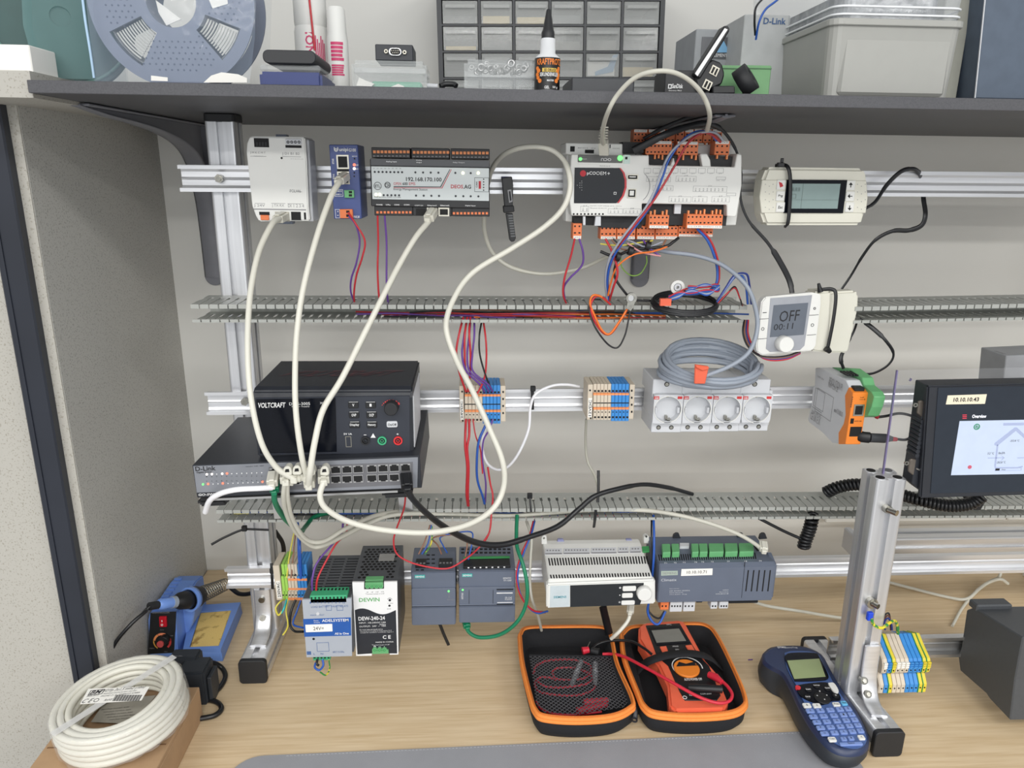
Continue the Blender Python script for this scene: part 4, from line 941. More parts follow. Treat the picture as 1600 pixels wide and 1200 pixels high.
# ================================================================ BOTTOM ROW
def topgrid(t, z, x0, x1, y0, y1, nx, ny, mt, name='vent_grille', fx=.62, fy=.5, off=False):
    "perforated plate lying over a dark inset"
    tp = toppl(z); us = []; vs = []
    sx = (x1-x0)/nx; sy = (y1-y0)/ny
    for i in range(nx): us += [x0+i*sx, x0+i*sx+sx*(1-fx)/2, x0+i*sx+sx*(1+fx)/2]
    us.append(x1)
    for i in range(ny): vs += [y0+i*sy, y0+i*sy+sy*(1-fy)/2, y0+i*sy+sy*(1+fy)/2]
    vs.append(y1)
    M().box(tp, x0, x1, y0, y1, -.001, .0002).build('vent_interior', m_dark, t)
    return M().grid(tp, us, vs, lambda i, j: not (i % 3 == 1 and j % 3 == 1), .0002, .0012).build(name, mt, t)
m_psu = mat('psu_grey_metal', (92, 95, 100), .4, .3, var=.08)
def gplug(t, pl, x0, y0, x1, y1, n, mt, w=.004, D=.01, holes=.3, lab='green screw terminal'):
    b = M().px(pl, x0, y0, x1, y1, w-D, w).build('screw_terminal', mt, t, bevel=.0006, label=lab)
    m = M(); s = (x1-x0)/n
    for i in range(n): m.px(pl, x0+s*(i+.2), y0+(y1-y0)*holes, x0+s*(i+.75), y0+(y1-y0)*(holes+.25), w-.001, w+.0003)
    m.build('terminal_holes', m_dark, b); return b
# ---- grey and blue supply (24V)
Y1 = .935
pl = dev((473, 938), (549, 936), Y1)
t = thing('grey_power_supply', 'grey and blue power supply with a white 24V label and green terminals', 'power supply')
x0, x1 = PY(474, 960, Y1).x, PY(549.5, 960, Y1).x; z1 = PY(510, 936, Y1).z; z0 = PY(515, 1025, Y1).z
M().wbox(x0, x1, Y1+.002, 1.06, z0+.004, z1).build('housing', m_psu, t, bevel=.0008)
M().poly(pl, [(472, 937), (549, 935), (550, 1025), (479, 1027)], -.002, .001).build('front_plate', mat('psu_face', (172, 178, 188), .4, .1, var=.02), t)
M().poly(pl, [(473.5, 967.5), (548, 965), (548.7, 993), (475.5, 995)], .0005, .0015).build('blue_band', mat('print_blue', (36, 88, 166), .45), t)
lb = M().poly(pl, [(477, 976.5), (519, 975), (519.5, 986.5), (478, 988)], .001, .0022).build('voltage_label', m_paper, t)
M().text('24V=', pl, 489.5, 979, 506, 984.5, .0022, False).build('label_text', m_print, lb)
M().text('ADELSYSTEM', pl, 503, 967, 544.5, 971.3, .0016).text('All in One', pl, 523, 988, 545, 991.5, .0016).text('Power', pl, 490.5, 968.5, 498, 970.5, .0016, False).text('Supply', pl, 490.5, 971.5, 500, 973.5, .0016, False).build('white_printed_text', m_wprint, t)
m = M()
for i in range(10): m.text(str(i+1), pl, 484+i*5.7, 940, 486+i*5.7+(1.5 if i == 9 else 0), 943, .001, False)
m.text('LOAD BATTERY  FAULT RELAYS', pl, 486, 946, 544, 949, .001, False).text('MAX   TEST', pl, 485, 960, 507, 962, .001, False).text('INPUT 115-230Vac', pl, 520, 1017, 538, 1020, .001, False).text('L     N', pl, 490, 1020, 505, 1023, .001, False)
m.frame(pl, 509.5, 946, 518, 954, .5, .001, .0013).frame(pl, 526, 946, 536, 954, .5, .001, .0013).frame(pl, 495, 1004, 514, 1018, .5, .001, .0013).px(pl, 479.5, 1018, 486, 1023, .001, .0014)
m.build('printed_text', mat('blue_print', (70, 100, 150), .6), t)
M().disc(pl, 490, 998.5, 2, .001, .0014, 10).build('indicator_hole', m_dark, t)
M().ring(pl, 496.5, 959, 2.6, 0.2, .001, .0022, 12).build('trim_knob', m_ltgrey, t)
q = z1
b = M().wbox(PY(484, 930, Y1).x, PY(542, 930, Y1).x, Y1-.001, Y1+.022, z1-.006, z1+.006).build('screw_terminal', m_tgreen, t, bevel=.001, label='long green ten way screw terminal')
m = M(); xa = PY(484, 930, Y1).x; xb = PY(542, 930, Y1).x; s = (xb-xa)/10
for i in range(10): m.wbox(xa+s*(i+.25), xa+s*(i+.75), Y1+.013, Y1+.018, z1+.005, z1+.0064); m.wbox(xa+s*(i+.3), xa+s*(i+.7), Y1-.0013, Y1+.003, z1+.001, z1+.004)
m.build('terminal_holes', m_dark, b)
topgrid(t, z1, x0+.003, x1-.003, Y1+.028, 1.05, 3, 11, m_psu, fx=.84, fy=.5)
gplug(t, pl, 489, 1025, 516, 1032, 5, m_tgreen, .0, .012)
# ---- white and black supply
Y2 = .95
pl = dev((551, 911), (620, 909), Y2)
t = thing('white_power_supply', 'white and black power supply with a wavy printed front', 'power supply')
x0, x1 = PY(552, 940, Y2).x, PY(621, 940, Y2).x; z1 = PY(585, 910, Y2).z; z0 = PY(590, 1024, Y2).z
M().wbox(x0, x1, Y2+.002, 1.06, z0+.003, z1).build('housing', m_psu, t, bevel=.0008)
M().poly(pl, [(550.5, 910), (569, 910), (569, 921), (600, 920), (600, 909.5), (620.5, 909), (622.5, 1022.5), (609, 1023), (609, 1021), (581, 1021.5), (581, 1024.5), (556.5, 1025)], -.002, .001).build('front_plate', mat('psu_white', (232, 232, 232), .35, var=.01), t)
P = [(554.5+i*(64/16), 955.5+4.6*math.sin(2*math.pi*(i/16)+3.6)+(-.0)*i) for i in range(17)]
M().poly(pl, P+[(620.5, 1021), (609, 1021), (581, 1021), (558.5, 1022.5)], .0005, .0014).build('black_front_panel', m_charc, t)
m = M().text('DEW-240-24', pl, 560, 963, 601.5, 969, .0015).text('INPUT : 100-240VAC 2.8A', pl, 561, 971.5, 603, 974, .0015, False).text('50/60Hz', pl, 593, 974.7, 603, 976.5, .0015, False).text('OUTPUT:  24V  --  10A', pl, 561.5, 977, 603, 979.5, .0015, False)
m.text('For more sales and details visit us', pl, 562, 982.5, 598, 984.3, .0015, False).text('Mounting surrounding air temp below 50 C', pl, 563, 985, 612, 986.6, .0015, False).text('Suitable for installation in pollution degree 2', pl, 563, 987.2, 615, 988.8, .0015, False)
m.text('C E', pl, 598, 992.5, 610.5, 998, .0015).text('MADE IN CHINA', pl, 587, 1002, 615, 1004, .0015, False).text('"Terminal torque: 6 in-lb"', pl, 581, 1006.5, 609, 1008.5, .0015, False).ring(pl, 585.5, 1010.5, 1.8, 1, .001, .0016, 8).text('N    L', pl, 592, 1009.5, 602, 1012, .0015, False)
m.build('white_printed_text', m_wprint, t)
M().text('DEWIN', pl, 561, 934, 593, 940, .001).build('green_printed_text', mat('print_green', (96, 170, 100), .5), t, label='green lettering')
m = M().text('-V   -V   +V   +V', pl, 572, 924, 600, 926, .001, False).text('"Terminal torque: 6 in-lb"', pl, 571, 927, 601, 929, .001, False).text('+V ADJ', pl, 605, 942, 614, 943.3, .001, False).text('DC OK', pl, 605, 950.5, 611, 952, .001, False).disc(pl, 609, 938, 2, .001, .0015, 10).disc(pl, 608.5, 946.5, 1.8, .001, .0015, 10).ring(pl, 609, 938, 4, 3.6, .001, .0014, 12, a0=20, a1=160)
m.build('printed_text', m_print, t)
M().px(pl, 569, 909.5, 600, 922, -.003, .0003).build('terminal_recess', m_dark, t)
b = M(); 
for i in range(4): b.disc(pl, 574+i*7, 916.5, 3.8, -.001, .004, 12)
b.px(pl, 570.5, 910.5, 598.5, 916, -.001, .003).build('screw_terminal', m_green, t, label='green screw terminal')
b = M()
for i in range(3): b.disc(pl, 585.5+i*7.5, 1016, 4.2, -.001, .004, 12)
b.px(pl, 581.5, 1015.5, 607, 1021.5, -.001, .003).build('screw_terminal', m_green, t, label='green screw terminal')
m = M()
for i in range(4): m.ring(pl, 574+i*7, 916.5, 2.2, 1.2, .003, .0044, 8)
for i in range(3): m.ring(pl, 585.5+i*7.5, 1016, 2.4, 1.3, .003, .0044, 8)
m.build('terminal_screws', m_gterm, t)
tp = toppl(z1); m = M(); nx, ny = 8, 12
for j in range(ny):
    for i in range(nx-(j % 2)):
        if j < 3 and 1 < i < 6: continue
        xx = x0+.008+(i+.5*(j % 2))*(x1-x0-.016)/(nx-1); yy = Y2+.014+j*.0075
        m.cyl(V((xx, yy, z1-.001)), V((xx, yy, z1+.0003)), .0027, n=6)
m.build('vent_holes', m_dark, t)
b = M().wbox(PY(570, 905, Y2).x, PY(598, 905, Y2).x, Y2+.003, Y2+.014, z1-.002, z1+.002).build('screw_terminal', m_green, t, bevel=.0005, label='green screw terminal')
M().wbox(x0+.03, x1-.01, Y2+.06, Y2+.082, z1, z1+.0005).build('foil_label', m_steel, t)
# ---- blue-grey logic controllers
def plc(label, xa, xb, ya, yb, brand, cpu):
    Y = .985; pl = dev((xa, ya), (xb, ya-1), Y); t = thing('logic_controller', label, 'controller', 'blue-grey logic controllers on the lowest rail')
    x0, x1 = PY(xa, 940, Y).x, PY(xb, 940, Y).x; z1 = PY((xa+xb)/2, ya, Y).z; z0 = PY((xa+xb)/2, yb, Y).z
    M().wbox(x0, x1, Y+.004, 1.06, z0, z1+.0008).build('housing', m_slate, t, bevel=.001)
    M().px(pl, xa, ya+29-2, xb, ya+53, -.006, .0035).build('middle_cover', m_slate, t, bevel=.0008)
    M().px(pl, xa+.3, ya, xb-.3, ya+26, -.006, .0015).build('upper_flap', m_slate, t, bevel=.0012, seg=2)
    M().px(pl, xa+.3, ya+55, xb-.3, yb, -.006, .0015).build('lower_flap', m_slate, t, bevel=.0012, seg=2)
    M().px(pl, xa+1, ya+25.6, xb-1, ya+26.8, -.001, .0042).px(pl, xa+1, ya+51.5, xb-1, ya+53, -.001, .0042).build('cover_edge', m_slate2, t)
    b = M().px(pl, xa+5, ya+4.5, xa+21, ya+9.5, 0, .0021).build('badge', mat('badge_teal', (60, 170, 165), .4), t); M().text('SIEMENS', pl, xa+6, ya+5.6, xa+20, ya+8.4, .0021).build('badge_text', m_wprint, b)
    M().disc(pl, (xb-11 if not cpu else xa+6), ya+30, 1.5, .003, .0045, 8).build('lit_indicator', m_ledg, t)
    return t, pl, x0, x1, z1
t, pl, x0, x1, z1 = plc('narrower blue-grey logic power module, left of its twin on the lowest rail', 643, 712, 894, 977, '', False)
m = M().text('PM 1207', pl, 699, 936, 710, 938, .0036, False).text('24V OK', pl, 700.5, 925, 703, 934, .0036, False, rot=90).build('printed_text', m_gprint, t)
tp = toppl(z1+.0008)
for xa, n in ((650, 3), (686, 4)):
    w = .0052*n; xx = PY(xa, 880, 1.01).x
    b = M().wbox(xx, xx+w, .996, 1.016, z1, z1+.006).build('black_terminal', m_black, t, bevel=.0006)
    for k in range(n): M().wbox(xx+.001+k*.0052, xx+.0042+k*.0052, .999, 1.003, z1+.005, z1+.0064).build('terminal_hole', m_gprint, b)
m = M()
for xa in (669, 677):
    for k in range(4):
        q = PZ(xa, 868+k*6.5, z1); m.wbox(q.x-.0025, q.x+.0025, q.y-.0015, q.y+.0015, z1, z1+.0012)
for xa in (652, 660): q = PZ(xa, 891.5, z1); m.wbox(q.x-.0022, q.x+.0022, q.y-.0015, q.y+.0015, z1, z1+.0012)
m.build('vent_slots', m_dark, t)
t, pl, x0, x1, z1 = plc('wider blue-grey logic controller with a black terminal strip on top', 717, 805, 892, 973, '', True)
m = M().text('SIMATIC', pl, 786, 902, 799, 904.5, .0016, False).text('S7-1200', pl, 787, 905.5, 799, 908, .0016, False).text('RUN/STOP ERROR', pl, 721, 926, 724, 936, .0036, False, rot=90).text('CPU 1214C', pl, 789, 932.5, 800, 935.5, .0036, False).text('DC/DC/DC', pl, 789, 936, 800, 937.5, .0036, False)
m.px(pl, 776, 926, 801, 927.4, .0035, .0038).px(pl, 777, 941, 801, 942, .0035, .0038).build('printed_text', m_wprint, t)
M().px(pl, 732.6, 922, 733.3, 944, .0035, .0038).px(pl, 770, 922, 770.7, 944, .0035, .0038).px(pl, 776, 920.5, 802, 922.3, .0035, .0044).px(pl, 776, 943.5, 802, 945, .0035, .0044).build('cover_lines', m_charc, t)
m = M()
for r in range(2):
    for k in range(11): q = PZ(723+k*7.2, 859+r*5.5, z1); m.wbox(q.x-.0024, q.x+.0024, q.y-.0022, q.y+.0022, z1, z1+.0014)
m.build('vent_slots', m_dark, t)
xx = PY(724, 880, 1.0).x; xy = PY(797, 880, 1.0).x
b = M().wbox(xx, xy, .99, 1.017, z1-.001, z1+.005).build('terminal_strip', m_black, t, bevel=.0006)
M().wbox(xx, xy, 1.013, 1.0175, z1+.004, z1+.0064).build('green_edge', m_gterm, b)
for k in range(14): M().wbox(xx+.002+k*.0045, xx+.0045+k*.0045, .9895, .9912, z1+.0022, z1+.004).build('terminal_mark', m_wprint, b) if k % 2 else None
# ---- white operator controller
YA = .955
zf = PY(940, 907, YA).z; zbk = PY(940, 849, 1.045).z
t = thing('white_room_controller', 'white controller with black display, three keys and a round knob on the lowest rail', 'controller')
xa, xb = PY(855, 925, YA).x, PY(1023, 925, YA).x; xu0, xu1 = PY(851, 870, 1.03).x, PY(1014, 870, 1.03).x
yp = Pl((0, 0, 0), (0, 1, 0), (0, 0, 1)); z0 = PY(940, 948, YA).z
M().upoly(yp, [(YA+.006, z0+.004), (YA+.006, zf), (1.045, zbk), (1.058, zbk), (1.058, z0+.0)], xa+.002, xb-.003).build('housing', m_white, t, bevel=.0012, seg=2)
pl = dev((853, 910), (1024, 905), YA)
M().poly(pl, [(854, 913), (1024, 906), (1024, 944), (854, 951)], -.014, 0).build('front_panel', m_white, t, bevel=.0022, seg=2)
M().poly(pl, [(891, 915), (1006, 911), (1002, 938), (1000, 945), (891, 948.5)], -.001, .0007).build('display_window', mat('black_display', (38, 41, 44), .25), t)
M().poly(pl, [(860, 916), (890, 915), (890, 948), (859, 949)], -.001, .0006).build('silver_panel', mat('pale_grey_blue', (196, 206, 210), .4), t)
M().text('SIEMENS', pl, 865, 931, 885, 934.5, .0006).build('printed_text', mat('teal_print', (70, 150, 165), .5), t)
for i, (a, b_, c, d) in enumerate(((973, 916.5, 994, 924), (972, 927.5, 989, 934.5), (971, 939, 992, 945.5))): M().prr(pl, a, b_, c, d, .002, 0, .0025).build('key', m_white, t, bevel=.0006)
k = M().disc(pl, 1007.5, 930, 12, 0, .010, 28, r1=.93).build('rotary_knob', m_white, t, bevel=.001)
M().ring(pl, 969, 918.5, 1.6, .8, .0006, .001, 8).disc(pl, 968.5, 930, 1, .0006, .001, 6).ring(pl, 968, 941, 1.4, .9, .0006, .001, 8).build('key_symbols', m_wprint, t)
slp = quadpl(V((0, YA+.006, zf)), V((1, YA+.006, zf)), V((0, 1.045, zbk)))
m = M(); u0, v0 = slp.uv(860, 900); 
def slots(m, pl, x0, x1, n, yt, yb, w, lean=0, dy=0):
    for i in range(n):
        f = i/(n-1); x = x0+(x1-x0)*f; yo = dy*f
        m.poly(pl, [(x-w/2-lean, yt+yo), (x+w/2-lean, yt+yo), (x+w/2, yb+yo), (x-w/2, yb+yo)], -.001, .0003)
slots(m, slp, 859.5, 1013, 36, 872, 883.5, 2.1, 2.2, -3); slots(m, slp, 861.5, 1014.5, 36, 898, 903.5, 2.1, 1.2, -3.2)
m.build('vent_slots', m_dark, t)
tr = M()
for a, b_ in ((851, 878), (880, 921), (923, 963), (965, 982), (984, 1001)):
    f = (a-851)/150; tr.poly(slp, [(a+1, 857-f*3), (b_, 857-f*3-.5), (b_+.5, 865.5-f*3), (a, 866-f*3)], -.001, .0012)
tr.build('terminal_covers', m_ltgrey, t, bevel=.0004)
m = M()
for a, b_ in ((851, 878), (880, 921), (923, 963), (965, 982), (984, 1001)):
    f = (a-851)/150; m.poly(slp, [(a+1, 864.4-f*3), (b_, 864-f*3), (b_, 865.6-f*3), (a+1, 866-f*3)], .001, .0016)
    for k in range(int((b_-a)/4.6)): m.poly(slp, [(a+3+k*4.5, 859-f*3), (a+5.5+k*4.5, 859-f*3), (a+5.5+k*4.5, 861-f*3), (a+3+k*4.5, 861-f*3)], .001, .0014)
m.build('terminal_slots', m_gprint, t)
M().poly(slp, [(1003, 853.5), (1014, 853), (1015, 861), (1004, 862)], -.001, .002).build('green_terminal', m_gterm, t, bevel=.0004)
bp = front(1.05)
for x in (850, 1010): M().poly(bp, [(x-4, 851-(x-850)*.01), (x-4, 840), (x, 836.5), (x+4, 838), (x+5, 850)], -.005, .004).build('mounting_ear', m_white, t, bevel=.0008)
M().disc(bp, 850, 841, 1.7, .003, .0045, 10).disc(bp, 1010, 838.5, 1.7, .003, .0045, 10).build('ear_holes', m_bolt, t)
for x in (876, 983): M().poly(bp, [(x-7, 851), (x-4, 843), (x+4, 843), (x+7, 850)], -.008, -.003).build('violet_rail_latch', mat('violet_latch', (140, 144, 184), .4), t)
# ---- slate building controller
YB = .972
zf = PY(1120, 882, YB).z; zbk = PY(1120, 843, 1.045).z; z0 = PY(1120, 940, YB).z
t = thing('slate_controller', 'slate grey controller with green plugs and a white address label at the right end', 'controller')
xa, xb = PY(1029, 910, YB).x, PY(1210, 905, YB).x
M().upoly(yp, [(YB, z0), (YB, zf-.004), (YB+.006, zf), (1.045, zbk), (1.058, zbk), (1.058, z0-.004)], xa, xb).build('housing', m_slate, t, bevel=.0012, seg=2)
pl = dev((1028, 884), (1212, 879), YB)
M().upoly(yp, [(YB+.003, z0+.003), (YB+.003, zf-.005), (1.0, zf+.004), (1.0, z0+.003)], xb-.004, xb+.003).build('end_cover', m_slate, t, bevel=.001)
lb = M().poly(pl, [(1065, 889.5), (1113.5, 888.5), (1113, 898.5), (1064, 900)], -.001, .0008).build('address_label', m_paper, t)
M().text('10.10.10.71', pl, 1073, 891.5, 1104, 896, .0008, False).build('label_text', m_print, lb)
lb = M().poly(pl, [(1033, 892.5), (1059, 892), (1059, 898.5), (1033, 899.5)], -.001, .0007).build('maker_badge', mat('badge_green_grey', (168, 182, 170), .5), t); M().text('SIEMENS', pl, 1035, 893.8, 1057, 897.3, .0007, False).build('badge_text', m_gprint, lb)
m = M().text('Climatix', pl, 1033, 904, 1057, 908, 0, False).text('Made in Germany', pl, 1046, 919, 1061, 920.5, 0, False).text('24V AC/DC 50/60Hz', pl, 1046, 922, 1078, 923.7, 0, False).text('Siemens Schweiz AG', pl, 1046, 925, 1067, 926.5, 0, False).text('CH-6301 Zug', pl, 1046, 928, 1073, 929.5, 0, False).text('A1B2C3', pl, 1129, 921, 1138, 922.5, 0, False).text('Service', pl, 1124, 924, 1138, 925.5, 0, False).text('20240318', pl, 1118, 927, 1138, 928.5, 0, False)
for i, x in enumerate((1040, 1055, 1069, 1087, 1098, 1113, 1138, 1165, 1188)): m.text('T%d' % (i+1), pl, x-2.5, 878.6-i*.4, x+2, 880.6-i*.4, .0008, False)
m.build('printed_text', m_ltgrey, t)
m = M()
for k in range(5):
    x = 1167.5+k*8.6; m.poly(pl, [(x+1, 891), (x+2.8, 891), (x-1.2, 924), (x-3, 924)], -.001, .0004)
m.px(pl, 1161.3, 876, 1161.8, 934, -.001, .0003); m.build('vent_slots', m_dark, t)
slp = quadpl(V((0, YB+.006, zf)), V((1, YB+.006, zf)), V((0, 1.045, zbk)))
m = M(); slots(m, slp, 1031, 1181, 44, 866.5, 876, 1.8, 1.8, -3); m.build('grille_slots', m_dark, t)
for i, (a, b_) in enumerate(((1035, 1048), (1050, 1062), (1081, 1092), (1093, 1106), (1108, 1131), (1133, 1153), (1155, 1178))):
    q = M().poly(slp, [(a-1, 849.5-i*.2), (b_-1, 849.3-i*.2), (b_, 862.8-i*.2), (a+.5, 863.5-i*.2)], -.001, .009).build('green_plug', m_green, t, bevel=.0008)
q = M().poly(slp, [(1062, 848), (1077, 848), (1077, 854), (1062, 854)], -.001, .004).build('grey_plug', m_ltgrey, t, bevel=.0005)
M().px(slp, 1179, 849, 1187, 860, -.001, .0008).build('port_opening', m_dark, t)
for x in (1058, 1158, 1193): M().poly(bp, [(x-7, 843), (x-5, 836), (x-1, 833.5), (x+3, 834), (x+6, 842)], -.006, -.001).build('mounting_ear', m_charc, t, bevel=.0005)
lo = front(YB+.008)
q = M().px(lo, 1030, 935.5, 1047, 939.5, -.004, .002).build('white_tag', m_paper, t)
for a, b_, c, mt, nm in ((1032, 1045, 953, m_orange, 'orange_plug'), (1047, 1066, 956, m_ltgrey, 'white_plug'), (1068, 1086, 955.5, m_ltgrey, 'white_plug'), (1110.5, 1121, 951.5, m_ltgrey, 'white_plug'), (1124, 1138, 951, m_ltgrey, 'white_plug')):
    b = M().px(lo, a, 940.5, b_, c, -.014, .001).build(nm, mt, t, bevel=.0006)
    m = M(); n = max(2, int((b_-a)/4.6))
    for k in range(n): m.px(lo, a+2+k*(b_-a-2)/n, 946, a+4.2+k*(b_-a-2)/n, 948.5, .0005, .0014)
    m.build('plug_slots', m_dark, b)
M().px(lo, 1139, 934, 1185, 943, -.03, -.004).px(lo, 1088, 937, 1098, 942, -.03, -.002).build('lower_ports', m_black, t, bevel=.001)
# ---- terminals at the left of the lowest rail
pl = dev((430, 886), (480, 884), 1.02)
t = thing('terminal_row', 'short terminal row in green, beige, orange and blue left of the grey power supply', 'terminal block')
M().px(pl, 429, 884, 439, 938, -.045, -.002).build('end_bracket', m_beige, t, bevel=.0006)
b = M().px(pl, 432, 908, 439, 935, -.003, -.001).build('marker_label', m_paper, t); M().text('230VAC', pl, 433.3, 910, 437.8, 933, -.001, rot=90).build('marker_text', m_print, b)
for i, mt in enumerate((m_lime, m_lime, m_beige, m_beige, m_beige, m_bterm, m_bterm, m_bterm)):
    x = 440+i*5; b = M().px(pl, x+.2, 882, x+4.7, 902, -.045, -.004).px(pl, x+.2, 901, x+4.7, 924, -.045, 0).px(pl, x+.2, 923, x+4.7, 938, -.045, -.003).build('terminal', mt, t, bevel=.0003)
    M().px(pl, x+.2, 904, x+4.7, 907.5, -.001, .0004).px(pl, x+.2, 919, x+4.7, 922, -.001, .0004).px(pl, x+.2, 934, x+4.7, 938, -.004, -.0026).build('orange_bridge', m_orange2, b) if i > 1 else None
    M().disc(pl, x+2.4, 930, 1.3, -.004, -.0026, 6).disc(pl, x+2.4, 899, 1.5, -.005, -.0036, 6).build('terminal_holes', m_dark, b)
# ================================================================ STAND RAIL WITH TERMINALS AND GREY MODULE
RY = .947
a = PY(1303, 997, RY); b = PY(1516, 994, RY)
th = thing('steel_mounting_rail', 'short zinc mounting rail low behind the right aluminium post', 'rail')
c0, c1 = V((a.x, RY, .068)), V((b.x+.03, RY, .068))
extr(M(), HAT, c0, c1, EZ, EY).build('rail_profile', m_steel, th)
t = thing('stepped_terminal_row', 'stepped beige, blue and yellow terminal row beside the right aluminium post', 'terminal block')
yT = .905; sp = Pl((0, 0, 0), (0, 1, 0), (0, 0, 1))
def stp(x0, x1, mt, name='terminal'):
    z = .068
    pr = [(.95, z-.02), (.935, z-.032), (.897, z-.038), (.893, z-.036), (.893, z-.022), (.899, z-.014), (.905, z-.006), (.896, z-.004), (.893, z+.0), (.893, z+.012), (.897, z+.020), (.915, z+.030), (.93, z+.040), (.95, z+.03)]
    return M().upoly(sp, pr, x0, x1).build(name, mt, t, bevel=.0004)
xx = PY(1381, 1010, .9).x
stp(xx-.0015, xx, m_beige, 'end_plate')
M().disc(Pl((xx-.0015, 0, 0), (0, -1, 0), (0, 0, 1)), 1372, 1002, 1, 0, .0002, 8).build('plate_mark', m_dark, t)
xR = PY(1461, 1008, .893).x; seq = [m_beige, m_bterm, m_yterm, m_beige, m_beige, m_beige, m_bterm, m_bterm, m_bterm, m_yterm, m_yterm]
s = (xR-xx)/len(seq)
for i, mt in enumerate(seq):
    b = stp(xx+i*s+.0002, xx+(i+1)*s-.0004, mt); xm = xx+(i+.5)*s
    M().cyl((xm, .8935, .068+.003), (xm, .8925, .068+.003), .0012, n=8).cyl((xm, .8935, .04), (xm, .8925, .04), .0012, n=8).build('wire_holes', m_dark, b)
    m = M()
    for k in range(3): m.wbox(xx+i*s+.0006, xx+(i+1)*s-.0008, .8915, .895, .068+.0075+k*.0035, .068+.0095+k*.0035)
    m.build('marker_tabs', m_paper if mt is m_beige else mt, b)
    if mt is m_yterm: M().upoly(sp, [(.95, .0475), (.935, .0355), (.897, .0295), (.8925, .0315), (.8925, .046), (.8985, .054), (.9045, .062), (.8955, .064), (.8925, .068), (.8925, .08), (.8965, .0885), (.915, .0985), (.93, .1085), (.95, .0985)], xx+i*s, xx+i*s+.0011).build('green_stripe', m_gterm, b)
# dark grey module on its right
t = thing('dark_grey_module', 'large dark grey module at the right edge behind the terminal row', 'power supply')
m_mod = mat('dark_grey_textured', (72, 75, 79), .5, var=.06, scale=200, bump=.25, bscale=1400)
XM = PY(1508, 1000, .945).x
sp = sidepl(XM)
M().poly(sp, [(1522, 949), (1598, 996), (1586, 1060), (1578, 1126), (1546, 1092), (1541, 1084), (1500, 1048), (1497, 1025), (1502, 1010), (1510, 953)], -.12, 0).build('housing', m_mod, t, bevel=.0015)
q = PX(1522, 947, XM)
M().wbox(XM-.001, XM+.055, q.y-.008, q.y+.012, q.z-.006, q.z+.006).build('rail_clamp', m_mod, t, bevel=.002)
M().wbox(XM+.006, XM+.05, q.y-.0085, q.y-.0075, q.z-.004, q.z-.001).build('clamp_edge', m_ltgrey, t)
q2 = PX(1573, 975, XM); M().cyl(V((XM+.02, q.y-.035, q2.z-.002)), V((XM+.02, q.y-.035, q2.z+.001)), .004).build('keyhole', m_dark, t) if False else None
# ================================================================ ON THE DESK
t = thing('desk_mat', 'grey stitched leather desk mat along the front edge of the desk', 'mat')
q0, q1, q2 = PZ(345, 1200), PZ(800, 1166), PZ(1230, 1146)
rot = math.atan2(q2.y-q1.y, q2.x-q1.x)
mp = Pl((q2.x+.06, q2.y+.002, 0), V((math.cos(rot*.9), math.sin(rot*.9), 0)), V((0, 1, 0)))
M().rr(mp, -.835, .015, -.4, 0, .04, .0002, .0022, 8).build('mat_sheet', m_matg, t, bevel=.0006)
m = M(); 
for i in range(150): m.box(mp, -.765+i*.005, -.7622+i*.005, -.0034, -.0028, .002, .0026)
m.build('edge_stitching', mat('stitch_thread', (176, 177, 180), .7), t)
# ---- carton and cable reel
t = thing('cardboard_box', 'brown cardboard carton under the ring of white cable', 'box')
m_card = mat('brown_cardboard', (176, 144, 110), .8, var=.08, scale=40)
BX0, BX1, BY0, BY1, BZ = -.548, -.391, .70, .922, .052
M().wbox(BX0, BX1, BY0, BY1, 0, BZ).build('carton', m_card, t, bevel=.001)
M().wbox(BX1-.0005, BX1+.0012, BY0+.005, BY1-.06, .006, BZ-.006).build('side_flap', m_card, t, bevel=.0004)
M().wbox(BX0+.004, BX1-.004, BY0+.11, BY0+.112, BZ-.001, BZ+.0004).build('lid_seam', mat('card_seam_brown', (120, 90, 62), .9), t)  # darker brown strip along the seam of the carton lid
t = thing('cable_ring', 'ring of white cable in clear film with a printed label on the carton', 'cable')
cc = V((PZ(187, 1105, .1).x, PZ(187, 1105, .1).y, 0)); cc = V((-.459, .845, BZ+.006))
tilt = Matrix.Rotation(math.radians(-5), 3, 'Y')@Matrix.Rotation(math.radians(3), 3, 'X')
def rg(r, a, z): return cc+tilt@V((r*math.cos(a), r*math.sin(a), z))
zoff = .0085
for L in range(5):
    for k in range(3):
        if L < 4 and k == 0: pass
        r = .0755-k*.0085-(L % 2)*.001; z = zoff+L*.0086
        P = [rg(r+.0006*math.sin(3*a*2*math.pi/48+L+k), 2*math.pi*a/48, z+.0006*math.sin(a*.4+k)) for a in range(49)]
        M().tube(P, .0046, n=8, caps=False).build('cable_turn', m_cabw, t)
m_film = mat('clear_film', (245, 245, 245), .08, alpha=.16, bump=.8, bscale=90, scale=40)
m = M(); prof = [(.081, zoff-.004), (.082, zoff+.012), (.081, zoff+.036), (.075, zoff+.0405), (.062, zoff+.0405)]
n = 64; vs = []
for r, z in prof:
    for a in range(n): vs.append(rg(r+.0012*math.sin(a*1.9+z*300), 2*math.pi*a/n, z+.0006*math.sin(a*2.3)))
m.add(vs, [(i*n+k, i*n+(k+1) % n, (i+1)*n+(k+1) % n, (i+1)*n+k) for i in range(len(prof)-1) for k in range(n)], True).build('shrink_film', m_film, t)
lp = Pl(rg(0, 0, zoff+.043), tilt@EX, tilt@EY)
lb = M().poly(lp, [(138, 1076), (233.5, 1073), (221, 1094), (125, 1100)], -.0004, 0).build('product_label', m_paper, t)
m = M().frame(lp, 140, 1078, 161, 1085, 1, 0, .0002).text('BM', lp, 143, 1079, 158, 1084, 0, shear=.4).text('YDYp 3x1,5 mm2 (10m)', lp, 163, 1074.5, 225, 1079.5, 0, False, shear=.4)
